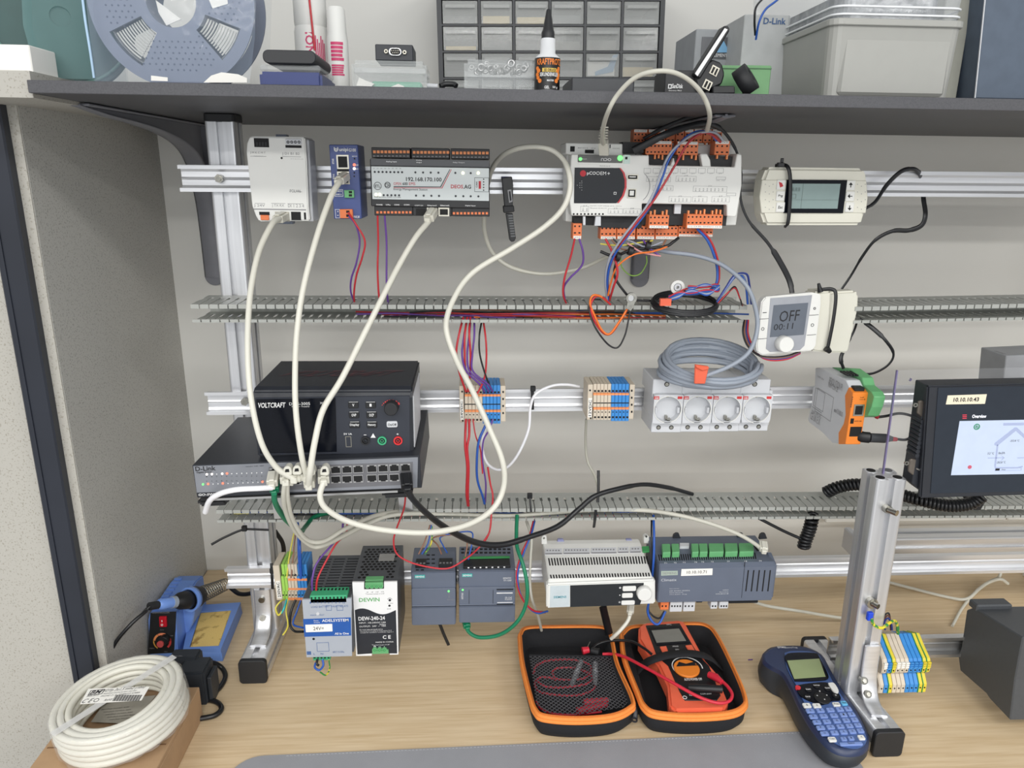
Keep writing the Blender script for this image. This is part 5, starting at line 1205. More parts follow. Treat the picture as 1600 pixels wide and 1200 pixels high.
m.text('PRZEWOD INSTALACYJNY 450/750V', lp, 163, 1081, 212, 1083, 0, False, shear=.4).text('PN-HD 21.3   ENERGO KABEL', lp, 160, 1084, 218, 1086, 0, False, shear=.4).text('C E', lp, 130, 1092, 144, 1098, 0, False, shear=.4).ring(lp, 150.5, 1094, 4, 3.2, 0, .0002, 16).text('RoHS', lp, 164, 1092, 175, 1095, 0, False, shear=.4).text('BIELSKO', lp, 137, 1086, 154, 1088, 0, False, shear=.4)
for k in range(30): m.px(lp, 178+k*1.4, 1086, 178+k*1.4+(.9 if k % 3 else .5), 1095, 0, .0002)
m.build('label_text', m_print, lb)
M().box(Pl(rg(0, 0, zoff+.042), tilt@V((.62, .78, 0)), tilt@V((-.78, .62, 0))), -.0815, .0815, -.0055, .0055, -.0006, 0).build('film_band', mat('film_band', (232, 232, 232), .15, alpha=.45), t)
lq = Pl(rg(0, 0, .003), tilt@EX, tilt@EY)
lb = M().poly(lq, [(142, 1128), (165, 1095), (244, 1086), (215, 1122), (190, 1130)], -.0005, 0).build('inner_leaflet', mat('grey_leaflet', (168, 164, 154), .7), t)
m = M()
for k in range(5): m.text('instrukcja montazu kabli', lq, 160+k*3, 1106+k*4, 200+k*3, 1108+k*4, 0, False, shear=.5)
m.build('leaflet_text', m_print, lb)
# ---- adapter behind the ring
t = thing('power_adapter', 'black power adapter and socket block behind the ring of cable', 'adapter')
q = PZ(290, 1075, .03)
m_adb = mat('adapter_black', (46, 50, 56), .5, var=.1)
M().wbox(-.432, -.392, .945, .985, 0, .058).build('adapter_body', m_adb, t, bevel=.003, seg=2)
M().wbox(-.455, -.412, .975, 1.0, .02, .062).build('plug_body', m_adb, t, bevel=.003, seg=2)
M().wbox(-.391, -.385, .95, .98, .0, .045).build('side_socket', m_adb, t, bevel=.001)
ap = front(.9745); M().text('INPUT 100-240V', ap, 262, 1024, 285, 1026, 0, False).frame(ap, 263, 1028, 272, 1034, .6, 0, .0002).build('rating_text', m_gprint, t)
# ---- soldering station
t = thing('soldering_station', 'blue soldering station with sponge tray, spring holder and black control panel', 'soldering station')
m_sb = mat('soldering_blue', (112, 148, 218), .4, var=.03)
z = .075
a = PZ(228, 1026, .0); X0 = -.522; 
def P2(x, y, zz): return PZ(x, y, zz)
c = [PZ(226, 1030, .002), PZ(277, 1028, .002)]
x0 = -.522; x1 = PZ(277, 1026, .002).x; ys = 1.058
prof = [(ys, 0), (ys+.012, .066), (ys+.02, .074), (1.17, .078), (1.2, .07), (1.2, 0)]
m = M().upoly(Pl((0, 0, 0), (0, 1, 0), (0, 0, 1)), prof, x0, x1+.002); m.build('control_housing', m_sb, t, bevel=.002, seg=2)
fq = quadpl(V((x0, ys, 0)), V((x1, ys, 0)), V((x0, ys+.012, .066)))
b = M().poly(fq, [(235, 958), (275, 956), (272, 1020), (231, 1022)], -.001, .0007).build('control_panel', m_black, t)
M().text('CONTROLLER', fq, 238, 955.5, 265, 958.5, .0008, False).text('OFF ON', fq, 250, 983.5, 256, 985, .0008, False).text('500', fq, 266, 992.5, 270.5, 994, .0008, False).text('MIN', fq, 234, 1012, 241, 1014, .0008, False).text('MAX', fq, 257, 1017.5, 262, 1019, .0008, False).build('white_printed_text', m_gprint, b)
k = M().prr(fq, 248.5, 963.5, 260, 980, .0015, .0005, .004).build('red_rocker_switch', mat('red_rocker', (186, 22, 40), .25), b, bevel=.0005)
M().text('I', fq, 252.5, 969, 253.7, 972, .0042).ring(fq, 253, 976.5, 1.7, 1, .0042, .0045, 12).build('switch_symbols', m_wprint, k)
for (a0, a1, mt) in ((-50, 2, (214, 66, 66)), (6, 62, (214, 66, 66)), (66, 118, (236, 140, 100)), (122, 172, (238, 150, 92)), (176, 235, (236, 176, 80))):
    M().ring(fq, 253.5, 1002.5, 13.8, 10.6 if a0 < 170 else 12.2, .0005, .0013, 8, a0, a1).build('dial_segment', mat('seg%d' % (a0+60), mt, .5), b)
k = M().disc(fq, 254, 1002.5, 8, .0005, .012, 20, r1=.9).build('temperature_knob', m_black, b, bevel=.0006)
M().disc(fq, 250, 1007, 5.2, .009, .0145, 18).build('knob_cap', mat('dull_red_cap', (206, 84, 84), .5), k)
# ribs on the roof
m = M()
for i in range(9): m.wbox(x0+.004, x0+.016, 1.085+i*.011, 1.09+i*.011, .0745, .0795)
m.build('roof_ribs', m_sb, t)
# tray
tz = .022
T = [PZ(283, 1022, .0), PZ(347, 1030, .0)]
tray = [(286, 1014), (345, 1014.5), (376, 941), (370, 938), (300, 946)]
tp = toppl(tz); tray = [(x, y) for x, y in tray]
tin = [(296, 1011), (342, 1009), (362, 952), (313, 956)]
O = [tp.uv(x, y) for x, y in tray]; I = [tp.uv(x, y) for x, y in tin]
M().upoly(tp, O, -tz, -.006, [(u+(u+.44)*.06, v-.002 if v < 1.1 else v) for u, v in O]).build('tray_base', m_sb, t, bevel=.001)
O4 = [O[0], O[1], O[2], ((O[3][0]+O[4][0])/2, (O[3][1]+O[4][1])/2)]
O4 = [O[0], O[1], O[2], O[4]]
m = M(); vs = [tp.p(u, v, 0) for u, v in O4]+[tp.p(u, v, 0) for u, v in I]+[tp.p(u, v, -.006) for u, v in O4]+[tp.p(u, v, -.006) for u, v in I]
fs = [(k, (k+1) % 4, 4+(k+1) % 4, 4+k) for k in range(4)]+[(4+k, 4+(k+1) % 4, 12+(k+1) % 4, 12+k) for k in range(4)]+[(8+k, 8+(k+1) % 4, (k+1) % 4, k) for k in range(4)]
m.add(vs, fs).build('tray_rim', m_sb, t)
M().upoly(tp, [(u*1+(0), v) for u, v in I], -.006, -.0015).build('cleaning_sponge', mat('yellow_sponge', (232, 200, 122), .95, scale=60, rgb2=(176, 140, 74), thr=(.34, .46), bump=.6, bscale=500), t, bevel=.0015)
M().upoly(tp, [tp.uv(278, 1018), tp.uv(300, 1014), tp.uv(322, 948), tp.uv(282, 944)], -tz, .03, [tp.uv(278, 1018), tp.uv(300, 1014), tp.uv(322, 948), tp.uv(282, 944)]).build('joining_wedge', m_sb, t, bevel=.002) if False else None
# funnel and spring
fa = PY(298, 936, 1.085); fb = PY(374, 904, 1.19)
d = (fb-fa).normalized()
t_h = M().lathe(fa-d*.004, d, [(.0200, 0), (.0205, .004), (.0188, .010), (.0175, .010), (.0165, .0), (.0200, 0)], 28, caps=False).build('holder_ring', m_sb, t)
M().lathe(fa, d, [(.0185, -.003), (.0178, .012), (.014, .022), (.012, .022), (.0155, .010), (.016, -.003)], 28, caps=False).build('black_funnel', m_rub, t)
x = d.orthogonal().normalized(); y = d.cross(x); P = []
for i in range(12*20):
    a = 2*math.pi*i/20; s = i/(12*20); P.append(fa+d*(.02+.062*s)+(x*math.cos(a)+y*math.sin(a))*(.0135-.0035*s))
M().tube(P, .0008, n=6).build('spring_holder', m_bolt, t)
M().poly(front(1.1), [(279, 938), (306, 944), (301, 975), (283, 1012), (279, 1012)], -.05, 0).build('holder_wedge', m_sb, t, bevel=.002)
t2 = thing('soldering_iron', 'blue and black soldering iron resting in the spring holder', 'soldering iron')
ia = PY(247, 945, 1.035); ib = fa; e = (ib-ia).normalized()
M().lathe(ia, e, [(.006, 0), (.0088, .003), (.0082, .02), (.0092, .032)], 20).build('blue_handle', m_sb, t2)
L = (ib-ia).length
M().lathe(ia, e, [(.0093, .0315), (.0135, .04), (.0148, .052), (.0148, L-.0), (.007, L+.004)], 24).build('black_grip', m_black, t2)
M().lathe(ia, e, [(.0093, .0245), (.0095, .032)], 20).build('grey_sleeve', mat('grey_sleeve', (148, 158, 172), .5), t2)
M().cyl(ib, ib+d*.07, .0035, .002).build('metal_shaft', m_bolt, t2)
M().tube(crom([ia+e*.003, ia-e*.006, ia-e*.016], 4), [.0062]*9, n=10).build('strain_relief', m_rub, t2)
IRON = ia-e*.014
# ---- zip case with test leads, and multimeter
t = thing('zip_case', 'open black zip case with orange zipper edges holding leads and multimeter', 'case')
m_fab = mat('black_fabric', (26, 27, 31), .9, var=.15, scale=300, bump=.3, bscale=1500)
m_zip = mat('orange_zip_tape', (240, 142, 62), .7, var=.06, scale=200, bump=.2)
def cpx(P, n=6): 
    Q = crom([V((x, y, 0)) for x, y in P+[P[0]]], n)[:-1]
    return [(q.x, q.y) for q in Q]
SHZ = .036
def shell(P, Pin, zb):
    tp = toppl(SHZ); A_ = [tp.uv(x, y) for x, y in cpx(P)]; cx = sum(a for a, _ in A_)/len(A_); cy = sum(b for _, b in A_)/len(A_)
    sc = lambda k, L: [(cx+(a-cx)*k, cy+(b-cy)*k) for a, b in L]
    n = len(A_); I1 = sc(.93, A_); I0 = sc(.88, A_); B0 = sc(.93, A_); B1 = sc(.985, A_)
    vs = [tp.p(u, v, -SHZ+.001) for u, v in B0]+[tp.p(u, v, -SHZ+.010) for u, v in B1]+[tp.p(u, v, 0) for u, v in A_]+[tp.p(u, v, 0) for u, v in I1]+[tp.p(u, v, -SHZ+.007) for u, v in I0]
    fs = [(r*n+k, r*n+(k+1) % n, (r+1)*n+(k+1) % n, (r+1)*n+k) for r in range(4) for k in range(n)]
    M().add(vs, fs, True).add([vs[k] for k in range(n)], [tuple(range(n))[::-1]]).add(vs[-n:], [tuple(range(n))]).build('shell', m_fab, t)
    for k, r, dz in ((.995, .0032, -.004), (.985, .0034, .0005)):
        L = [tp.p(u, v, dz) for u, v in sc(k, A_)]; M().tube(L+[L[0]], r, n=8, caps=False).build('zipper_tape', m_zip, t)
    L = [tp.p(u, v, .0036) for u, v in sc(.968, A_)]; M().tube(L+[L[0]], .0012, n=6, caps=False).build('zipper_teeth', mat('zip_teeth', (206, 112, 40), .4, scale=900, bump=.5), t)
    return A_, sc
LS = [(811, 992), (822, 981), (870, 979), (930, 979), (950, 984), (957, 1000), (966, 1040), (990, 1095), (984, 1110), (955, 1122), (900, 1126), (850, 1122), (836, 1112), (828, 1090), (815, 1035)]
A1, sc1 = shell(LS, None, 0)
RS = [(970, 992), (985, 980), (1020, 977), (1080, 974), (1106, 978), (1122, 995), (1145, 1040), (1164, 1085), (1164, 1105), (1140, 1117), (1080, 1121), (1025, 1117), (1006, 1106), (996, 1085), (975, 1030)]
A2, sc2 = shell(RS, None, 0)
hp = toppl(.02)
M().poly(hp, [(952, 1000), (985, 1000), (1010, 1098), (986, 1100)], -.018, .004).build('hinge_spine', m_fab, t, bevel=.003)
M().tube([PZ(990, 1104, .033), PZ(993, 1112, .03), PZ(992, 1122, .022)], [.004, .003, .004], n=8, flat=(V((0, 0, 1)), .4)).build('zipper_pull', m_charc, t)
M().ring(toppl(.024), 991.5, 1124, 5, 3, -.001, .001, 14).build('pull_ring', m_charc, t)
# net pocket
mn = bpy.data.materials.new('mesh_net'); mn.use_nodes = True; nt = mn.node_tree; b_ = nt.nodes['Principled BSDF']; b_.inputs['Base Color'].default_value = (.09, .09, .1, 1); b_.inputs['Roughness'].default_value = .6
tc = nt.nodes.new('ShaderNodeTexCoord'); mx = []
for ang in (45, -45):
    mpn = nt.nodes.new('ShaderNodeMapping'); mpn.inputs['Rotation'].default_value = (0, 0, math.radians(ang)); wv = nt.nodes.new('ShaderNodeTexWave'); wv.inputs['Scale'].default_value = 62
    nt.links.new(tc.outputs['Object'], mpn.inputs[0]); nt.links.new(mpn.outputs[0], wv.inputs['Vector'])
    gt = nt.nodes.new('ShaderNodeMath'); gt.operation = 'GREATER_THAN'; gt.inputs[1].default_value = .86; nt.links.new(wv.outputs['Fac'], gt.inputs[0]); mx.append(gt)
ad = nt.nodes.new('ShaderNodeMath'); ad.operation = 'MAXIMUM'; nt.links.new(mx[0].outputs[0], ad.inputs[0]); nt.links.new(mx[1].outputs[0], ad.inputs[1]); nt.links.new(ad.outputs[0], b_.inputs['Alpha'])
np_ = toppl(.0285); M().poly(np_, [(827, 1024), (955, 1026), (984, 1093), (975, 1105), (900, 1117), (850, 1113), (838, 1100)], -.0002, 0).build('net_pocket', mn, t)
M().tube([np_.at(827, 1024), np_.at(890, 1025), np_.at(956, 1026)], .0016, n=8).build('pocket_hem', m_fab, t)
m_lead = mat('red_lead', (206, 40, 60), .4, var=.05)
def loop(pts, z, r, name, mt, par, n=6): return M().tube(crom([PZ(x, y, zz if zz else z) for x, y, *q in pts for zz in [q[0] if q else 0]], n), r, n=8).build(name, mt, par)
t = thing('test_lead', 'red test leads coiled in the net pocket of the zip case', 'test lead')
loop([(834, 1052), (838, 1040), (858, 1032), (895, 1031), (920, 1038), (923, 1050), (912, 1060), (880, 1062), (848, 1058), (836, 1066), (842, 1080), (870, 1086), (905, 1086), (925, 1078), (932, 1068)], .014, .0017, 'lead', m_lead, t)
loop([(868, 1062), (863, 1050), (872, 1044), (900, 1044), (925, 1056), (918, 1068), (880, 1074), (850, 1072), (838, 1062)], .018, .0017, 'lead', m_lead, t)
loop([(838, 1096), (846, 1108), (870, 1116), (905, 1116), (940, 1112)], .014, .0017, 'lead', m_lead, t)
m_gp = mat('grey_probe', (150, 152, 156), .5, var=.2, scale=300)
for a, b2 in (((908, 1034), (893, 1070)), ((930, 1036), (930, 1068))): M().tube([PZ(*a, .024), PZ((a[0]+b2[0])/2, (a[1]+b2[1])/2, .024), PZ(*b2, .022)], [.004, .0048, .0032], n=10).build('probe_sleeve', m_gp, t)
for a, b2 in (((950, 1094), (912, 1098)), ((948, 1100), (902, 1112))): M().tube([PZ(*a, .02), PZ(*b2, .02)], [.0045, .006], n=10).build('red_probe', m_lead, t)
M().cyl(PZ(950, 1094, .02), PZ(957, 1093, .02), .0008).build('probe_tip', m_bolt, t)
t = thing('multimeter', 'orange and black multimeter lying in the right half of the zip case', 'multimeter')
m_mo = mat('multimeter_orange', (236, 106, 74), .45, var=.04)
MZ = .044; mq = toppl(MZ)
mq = Pl(PZ(1060, 1040, .046), EX, V((0, 1, .03)))
OB = [(998, 978), (1008, 972), (1060, 968), (1070, 971), (1102, 1030), (1118, 1048), (1138, 1096), (1132, 1108), (1056, 1110), (1046, 1102), (1043, 1070), (1028, 1038), (1014, 1024), (998, 998)]
M().upoly(mq, [mq.uv(x, y) for x, y in OB], -.026, 0, None).build('orange_shell', m_mo, t, bevel=.0035, seg=2)
M().poly(mq, [(1009, 977), (1062, 973.5), (1092, 1024), (1108, 1040), (1126, 1086), (1120, 1094), (1070, 1094), (1062, 1080), (1044, 1040), (1026, 1024)], -.001, .0012).build('black_face', m_black, t, bevel=.0006)
b = M().poly(mq, [(1013, 981), (1064, 977.5), (1078, 1004), (1026, 1008)], .0005, .002).build('display_frame', m_blackg, t)
M().poly(mq, [(1018, 985), (1061, 982), (1072, 1001), (1026, 1004)], .0015, .0025).build('screen', mat('meter_lcd', (124, 124, 118), .2, coat=.4), b)
for P in ([(1031, 1010), (1041, 1009), (1045, 1020), (1036, 1021)], [(1071, 1008), (1081, 1007), (1086, 1016), (1077, 1018)]): M().poly(mq, P, 0, .003).build('orange_key', m_mo, t, bevel=.0006)
M().text('HOLD', mq, 1051, 1009, 1060, 1011, .0014, False).text('SEL', mq, 1055, 1014, 1062, 1016, .0014, False).text('AUTO POWER OFF', mq, 1069, 1059.5, 1097, 1063.5, .0014).text('10A', mq, 1077, 1085, 1084, 1087.5, .0014).text('C E', mq, 1093, 1090.5, 1104, 1093.5, .0014).ring(mq, 1063, 1073.5, 3.5, 2.6, .001, .0016, 14).ring(mq, 1070, 1089.5, 3.5, 2.6, .001, .0016, 14).text('VFC', mq, 1041, 975, 1049, 977, .0014, False).text('400V CAT III', mq, 1082, 1070, 1104, 1072.5, .0014, False).text('COM 600V', mq, 1094, 1083, 1112, 1085.5, .0014, False).build('white_printed_text', m_wprint, t)
M().ring(mq, 1074, 1042, 24, 22.5, .001, .0016, 24, a0=-10, a1=200).build('dial_arc', m_wprint, t)
b = M().disc(mq, 1073, 1043, 20, .001, .005, 32).build('selector_dial', m_porange, t, bevel=.0008)
M().poly(mq, [(1057, 1041), (1061, 1034), (1072, 1037), (1088, 1033), (1086, 1038), (1094, 1039), (1074, 1040)], .0045, .0056).build('dial_pointer', m_black, b)
t2 = thing('elastic_strap', 'wide black elastic strap across the middle of the multimeter', 'strap')
sp_ = crom([PZ(988, 1058, .012), PZ(1003, 1040, .034), PZ(1020, 1030, .052), PZ(1050, 1022, .0545), PZ(1085, 1021, .054), PZ(1110, 1028, .046), PZ(1128, 1044, .016)], 5)
m = M(); vs = []
for i, q in enumerate(sp_):
    dd = V((0, -.0085, 0)); vs += [q-dd, q+dd, q+dd-EZ*.001, q-dd-EZ*.001]
fs = []
for i in range(len(sp_)-1):
    for k in range(4): fs.append((i*4+k, i*4+(k+1) % 4, (i+1)*4+(k+1) % 4, (i+1)*4+k))
m.add(vs, fs, True).build('strap_band', m_fab, t2)
t = thing('test_lead', 'thick pink-red lead crossing from the zip case to the multimeter', 'test lead')
loop([(942, 1022, .03), (955, 1022, .034), (975, 1026, .045), (1010, 1044, .056), (1050, 1066, .06), (1090, 1088, .058), (1120, 1098, .055), (1138, 1096, .054), (1144, 1086, .055), (1138, 1074, .056), (1128, 1064, .056)], .05, .0024, 'lead', m_lead, t)
M().tube([PZ(1128, 1066, .056), PZ(1118, 1058, .055), PZ(1108, 1054, .053)], [.0036, .0058, .005], n=10).build('plug', m_lead, t)
M().tube([PZ(910, 1017, .03), PZ(920, 1015, .031)], [.0062, .005], n=12).build('probe_guard', m_lead, t); M().cyl(PZ(918, 1011, .032), PZ(922, 1003, .033), .001, .0006).build('probe_tip', m_bolt, t)
t = thing('test_lead', 'black lead with a ribbed plug pushed into the multimeter', 'test lead')
loop([(926, 1013, .03), (935, 1006, .034), (955, 1001, .042), (985, 1002, .05), (1005, 1012, .055), (1018, 1022, .056)], .05, .0022, 'lead', m_cabb, t)
M().tube([PZ(1076, 1074, .053), PZ(1090, 1075, .055), PZ(1128, 1077, .055)], [.0045, .0055, .0055], n=10).build('plug', m_black, t)
M().tube([PZ(924, 1016, .03), PZ(936, 1019, .03)], [.005, .0062], n=12).build('probe_guard', m_rub, t)
# ---- label printer
t = thing('label_printer', 'blue handheld label printer with keyboard lying beside the capped foot', 'label printer')
m_lb = mat('printer_blue', (72, 98, 152), .38, var=.05); m_lbd = mat('printer_dark_blue', (40, 52, 84), .35, var=.05)
pz0 = .05
lp = Pl(PZ(1275, 1080, .043), EX, V((0, 1, .06)))
OU = [(1191, 1019), (1204, 1009), (1232, 1006), (1258, 1008), (1284, 1020), (1297, 1042), (1318, 1078), (1340, 1110), (1356, 1142), (1359, 1160), (1350, 1172), (1330, 1176), (1308, 1172), (1290, 1160), (1268, 1134), (1250, 1104), (1236, 1074), (1222, 1050), (1204, 1040), (1192, 1030)]
PO = cpx(OU, 3); A_ = [lp.uv(x, y) for x, y in PO]
cx = sum(a for a, _ in A_)/len(A_); cy = sum(b for _, b in A_)/len(A_); n = len(A_)
def scl(k, ox=0, oy=0): return [(cx+(a-cx)*k+ox, cy+(b-cy)*k+oy) for a, b in A_]
def wz(L, z): return [V((lp.p(u, v, 0).x, lp.p(u, v, 0).y, z)) for u, v in L]
lay = [wz(scl(.84, -.002, 0), .0015), wz(scl(.97, -.003, 0), .008), wz(scl(1.02, -.003, -.001), .022), [lp.p(u, v, -.008) for u, v in scl(1.0)]]
vs = [q for L in lay for q in L]
M().add(vs, [(r*n+k, r*n+(k+1) % n, (r+1)*n+(k+1) % n, (r+1)*n+k) for r in range(3) for k in range(n)], True).add(lay[0], [tuple(range(n))[::-1]]).build('lower_body', m_adb, t)
lay = [[lp.p(u, v, -.008) for u, v in scl(1.0)], [lp.p(u, v, -.002) for u, v in scl(.985)], [lp.p(u, v, 0) for u, v in scl(.94)]]
vs = [q for L in lay for q in L]
M().add(vs, [(r*n+k, r*n+(k+1) % n, (r+1)*n+(k+1) % n, (r+1)*n+k) for r in range(2) for k in range(n)], True).add(lay[2], [tuple(range(n))]).build('upper_body', m_lbd, t)
KP = cpx([(1226, 1020), (1240, 1017), (1275, 1020), (1288, 1040), (1310, 1080), (1338, 1118), (1352, 1146), (1353, 1160), (1340, 1168), (1318, 1166), (1298, 1155), (1276, 1128), (1258, 1100), (1244, 1070), (1230, 1044)], 3)
M().poly(lp, KP, -.002, .0016).build('keyboard_plate', m_lb, t)
b = M().poly(lp, cpx([(1227, 1024), (1236, 1020), (1272, 1020), (1280, 1026), (1294, 1054), (1292, 1061), (1280, 1063), (1246, 1064), (1240, 1060), (1227, 1030)], 3), .001, .0032).build('display_frame', m_blackg, t)
M().poly(lp, [(1230, 1032), (1280, 1029), (1290, 1057), (1241, 1060.5)], .003, .0037).build('screen', mat('lcd_green', (150, 164, 118), .3, var=.03), b)
b = M().poly(lp, cpx([(1243, 1071), (1262, 1068), (1290, 1066), (1304, 1074), (1313, 1088), (1312, 1094), (1300, 1095), (1286, 1101), (1274, 1098), (1262, 1094), (1250, 1086)], 3), .001, .0028).build('control_pad', m_blackg, t)
M().disc(lp, 1285, 1090, 12, .002, .0045, 24).build('navigation_ring', m_black, b, bevel=.0005)
m = M()
for x, y in ((1281, 1079.5), (1277, 1086.5), (1292, 1086), (1288.5, 1092.5)): m.disc(lp, x, y, 1.3, .004, .0048, 3)
m.build('navigation_arrows', m_wprint, b)
for x, y, s in ((1263, 1077, 'Insert'), (1276, 1071, 'Settings'), (1293, 1075, 'Format'), (1262, 1088.5, 'Cancel'), (1306, 1086.5, 'OK')):
    k = M().disc(lp, x, y, 4.6, .002, .0045, 14).build('black_button', m_black, b); w = len(s)*.62; M().text(s, lp, x-w, y-1.3, x+w, y+1, .0045).build('button_text', m_wprint, k)
M().disc(lp, 1247, 1073.5, 4, .001, .0045, 16).build('red_power_button', mat('power_red', (214, 52, 62), .4), t)
M().poly(lp, cpx([(1294, 1067), (1303, 1067), (1310, 1078), (1309, 1082), (1303, 1080), (1297, 1073)], 3), .002, .005).build('silver_button', m_white, t)
def key(x, y, w, h, mt, s, name='key'):
    k = M().prr(lp, x-w/2, y-h/2, x+w/2, y+h/2, .0016, .001, .0038, 3).build(name, mt, t, bevel=.0004)
    if s: ww = min(w*.35, len(s)*1.1); M().text(s, lp, x-ww, y-1.5, x+ww, y+1.3, .0038, False).build('key_letter', m_print, k)
m_kb = mat('key_blue', (124, 148, 206), .45, var=.03)
rows = [('ABCDE', (1266, 1281.8, 1297.5, 1312.5, 1325.3), 1110, -3), ('FGHIJ', (1271, 1287, 1303, 1318, 1330.5), 1119, -3.4), ('KLMNO', (1276.5, 1292, 1307.7, 1322.3, 1335.4), 1127.8, -3.8), ('PQRST', (1282.5, 1298, 1313.2, 1327.5, 1340.5), 1136.5, -4), ('UVWXY', (1288.5, 1304, 1318.2, 1332, 1344.5), 1145.3, -4.2)]
for L, xs, y, sl in rows:
    for i, (c_, x) in enumerate(zip(L, xs)): key(x, y+sl*i/4, 12.5-i*.5, 6.2, m_kb, c_)
key(1318.5, 1154, 9, 6, m_kb, 'Z'); key(1330, 1153, 9, 6, m_kb, ','); key(1300.5, 1154.5, 12, 7, m_white, 'Caps', 'white_key'); key(1346, 1151.5, 10, 7, m_white, '<', 'white_key')
key(1330, 1161.5, 36, 4.6, m_kb, 'Space', 'space_key')
key(1261, 1101.5, 12, 7, m_white, '&', 'white_key'); key(1276.5, 1102, 12, 7, m_white, '@', 'white_key'); key(1307, 1099.8, 11, 6, m_white, 'Print', 'white_key'); key(1319, 1098, 9, 6.5, mat('key_cyan', (104, 184, 226), .45), 'Num', 'cyan_key')
M().text('DYMO', lp, 1215, 1010, 1228, 1013, .0004).text('LetraTag', lp, 1226, 1011, 1246, 1013.5, .0004, False).build('white_printed_text', m_wprint, t)
# small scrap on the desk and fallen cable ties
tag(M().tube([PZ(1169, 1031, .001), PZ(1176, 1030.5, .001)], .0008).build('wire_scrap', m_violet), 'tiny violet wire scrap on the desk left of the label printer', 'wire')
# ================================================================ ON THE SHELF
def sbox(m, x0, x1, Y, ytop, D, zb=None):
    "upright box on the shelf from pixel columns at plane Y"
    a = PY(x0, ytop, Y); b = PY(x1, ytop, Y); z = (a.z+b.z)/2
    return m.wbox(a.x, b.x, Y, Y+D, ST if zb is None else zb, z), a.x, b.x, z
m_clear = mat('clear_plastic', (226, 230, 230), .08, alpha=.26, var=.02)
m_bag = mat('bluish_clear_bag', (196, 212, 230), .06, alpha=.16, bump=.6, bscale=40, var=.02)
m_spool = mat('blue_grey_spool', (116, 124, 144), .5, var=.05)
# grey-blue spool
def spool(label, px, py, Y, rpx, mt, mtw, rin=.3, wid=.045, lean=0., windows=True, nm='filament_spool'):
    t = thing(nm, label, 'filament spool')
    c = PY(px, py, Y); R = rpx*depth(c)/FPX
    c = V((c.x, c.y, ST+R+.001))
    N = V((math.sin(lean), -math.cos(lean), 0)); U = EZ.cross(-N).normalized(); pl = Pl(c, V((math.cos(lean), math.sin(lean), 0)), EZ)
    for w in (0, -wid):
        M().grid  # noqa
        m = M(); K = 72; vs = []; rad = [R*rin, R*.42, R*.86, R]
        ops = [(125, 158), (-52, -22)] if windows else []
        for i in range(K):
            a = 2*math.pi*i/K
            for r in rad: vs.append(pl.p(r*math.cos(a), r*math.sin(a), w)); vs.append(pl.p(r*math.cos(a), r*math.sin(a), w-.003))
        fs = []
        def op(i, j):
            d = (i+.5)*360/K; d = d-360 if d > 180 else d
            return j == 1 and any(a-.01 <= (d if a > 0 or d < 0 else d) <= b for a, b in ((205-360, 238-360), (-50, -20), (70, 100)) ) if windows else False
        for i in range(K):
            k = (i+1) % K
            for j in range(3):
                if op(i, j):
                    fs += [(i*8+2*j+2, k*8+2*j+2, k*8+2*j+3, i*8+2*j+3), (i*8+2*j, i*8+2*j+1, k*8+2*j+1, k*8+2*j)]
                    continue
                fs += [(i*8+2*j, i*8+2*j+2, k*8+2*j+2, k*8+2*j), (i*8+2*j+1, k*8+2*j+1, k*8+2*j+3, i*8+2*j+3)]
                if op((i+1) % K, j): fs.append((k*8+2*j, k*8+2*j+2, k*8+2*j+3, k*8+2*j+1))
                if op((i-1) % K, j): fs.append((i*8+2*j, i*8+2*j+1, i*8+2*j+3, i*8+2*j+2))
            fs += [(i*8+6, i*8+7, k*8+7, k*8+6), (i*8, k*8, k*8+1, i*8+1)]
        m.add(vs, fs).build('flange', mt, t)
    m = M(); 
    for i in range(16):
        w = -.004-i*(wid-.008)/16; m.lathe(pl.p(0, 0, w), -pl.N, [(R*.83, 0), (R*.85, .0013), (R*.83, .0026)], 48, caps=False)
    m.build('filament_winding', mtw, t)
    m = M()
    for i in range(14): m.ring(pl, 0, 0, 0, 0, 0, 0, 3) if False else None
    M().lathe(pl.p(0, 0, 0), -pl.N, [(R*rin, 0), (R*rin, wid)], 32, caps=False).build('hub', mt, t)
    if not windows: M().cyl(pl.p(0, 0, -.004), pl.p(0, 0, -.006), R*rin, n=24).build('hub_plug', mt, t)
    return t, pl, R
t, pl, R = spool('large blue-grey filament spool with perforated side in a clear bag', 266, -8, .90, 128, m_spool, mat('grey_filament', (176, 178, 182), .5))
m = M()
for i in range(-14, 15):
    for j in range(-14, 15):
        u, v = i*.0066+(j % 2)*.0033, j*.0058; r = math.hypot(u, v); d = math.degrees(math.atan2(v, u))
        if R*.46 < r < R*.83 and not any(a-2 < d < b+2 for a, b in ((-155, -122), (-50, -20), (70, 100))): m.cyl(pl.p(u, v, -.001), pl.p(u, v, .0003), .0011, n=5, sm=False)
tag(m.build('perforations', mat('spool_hole', (70, 80, 104), .6), t), kind='stuff')
m = M()
for k, (a0, a1) in enumerate(((-155, -122), (-50, -20))):
    for i in range(11):
        rr = R*(.45+.035*i); P = [pl.p(rr*math.cos(math.radians(a)), rr*math.sin(math.radians(a)), -.006) for a in range(a0+2, a1, 4)]; m.tube(P, .0011, n=5)
m.build('wound_strands', mat('pale_strand', (206, 206, 200), .5), t)
M().poly(pl.back(.01), [(243, 0), (262, 14), (283, 30), (260, 40), (248, 20)], -.001, 0).build('core_label', m_paper, t)
M().poly(pl, [(324, -6), (354, -10), (356, 6), (332, 13)], 0, .0006).build('spool_sticker', m_paper, t)
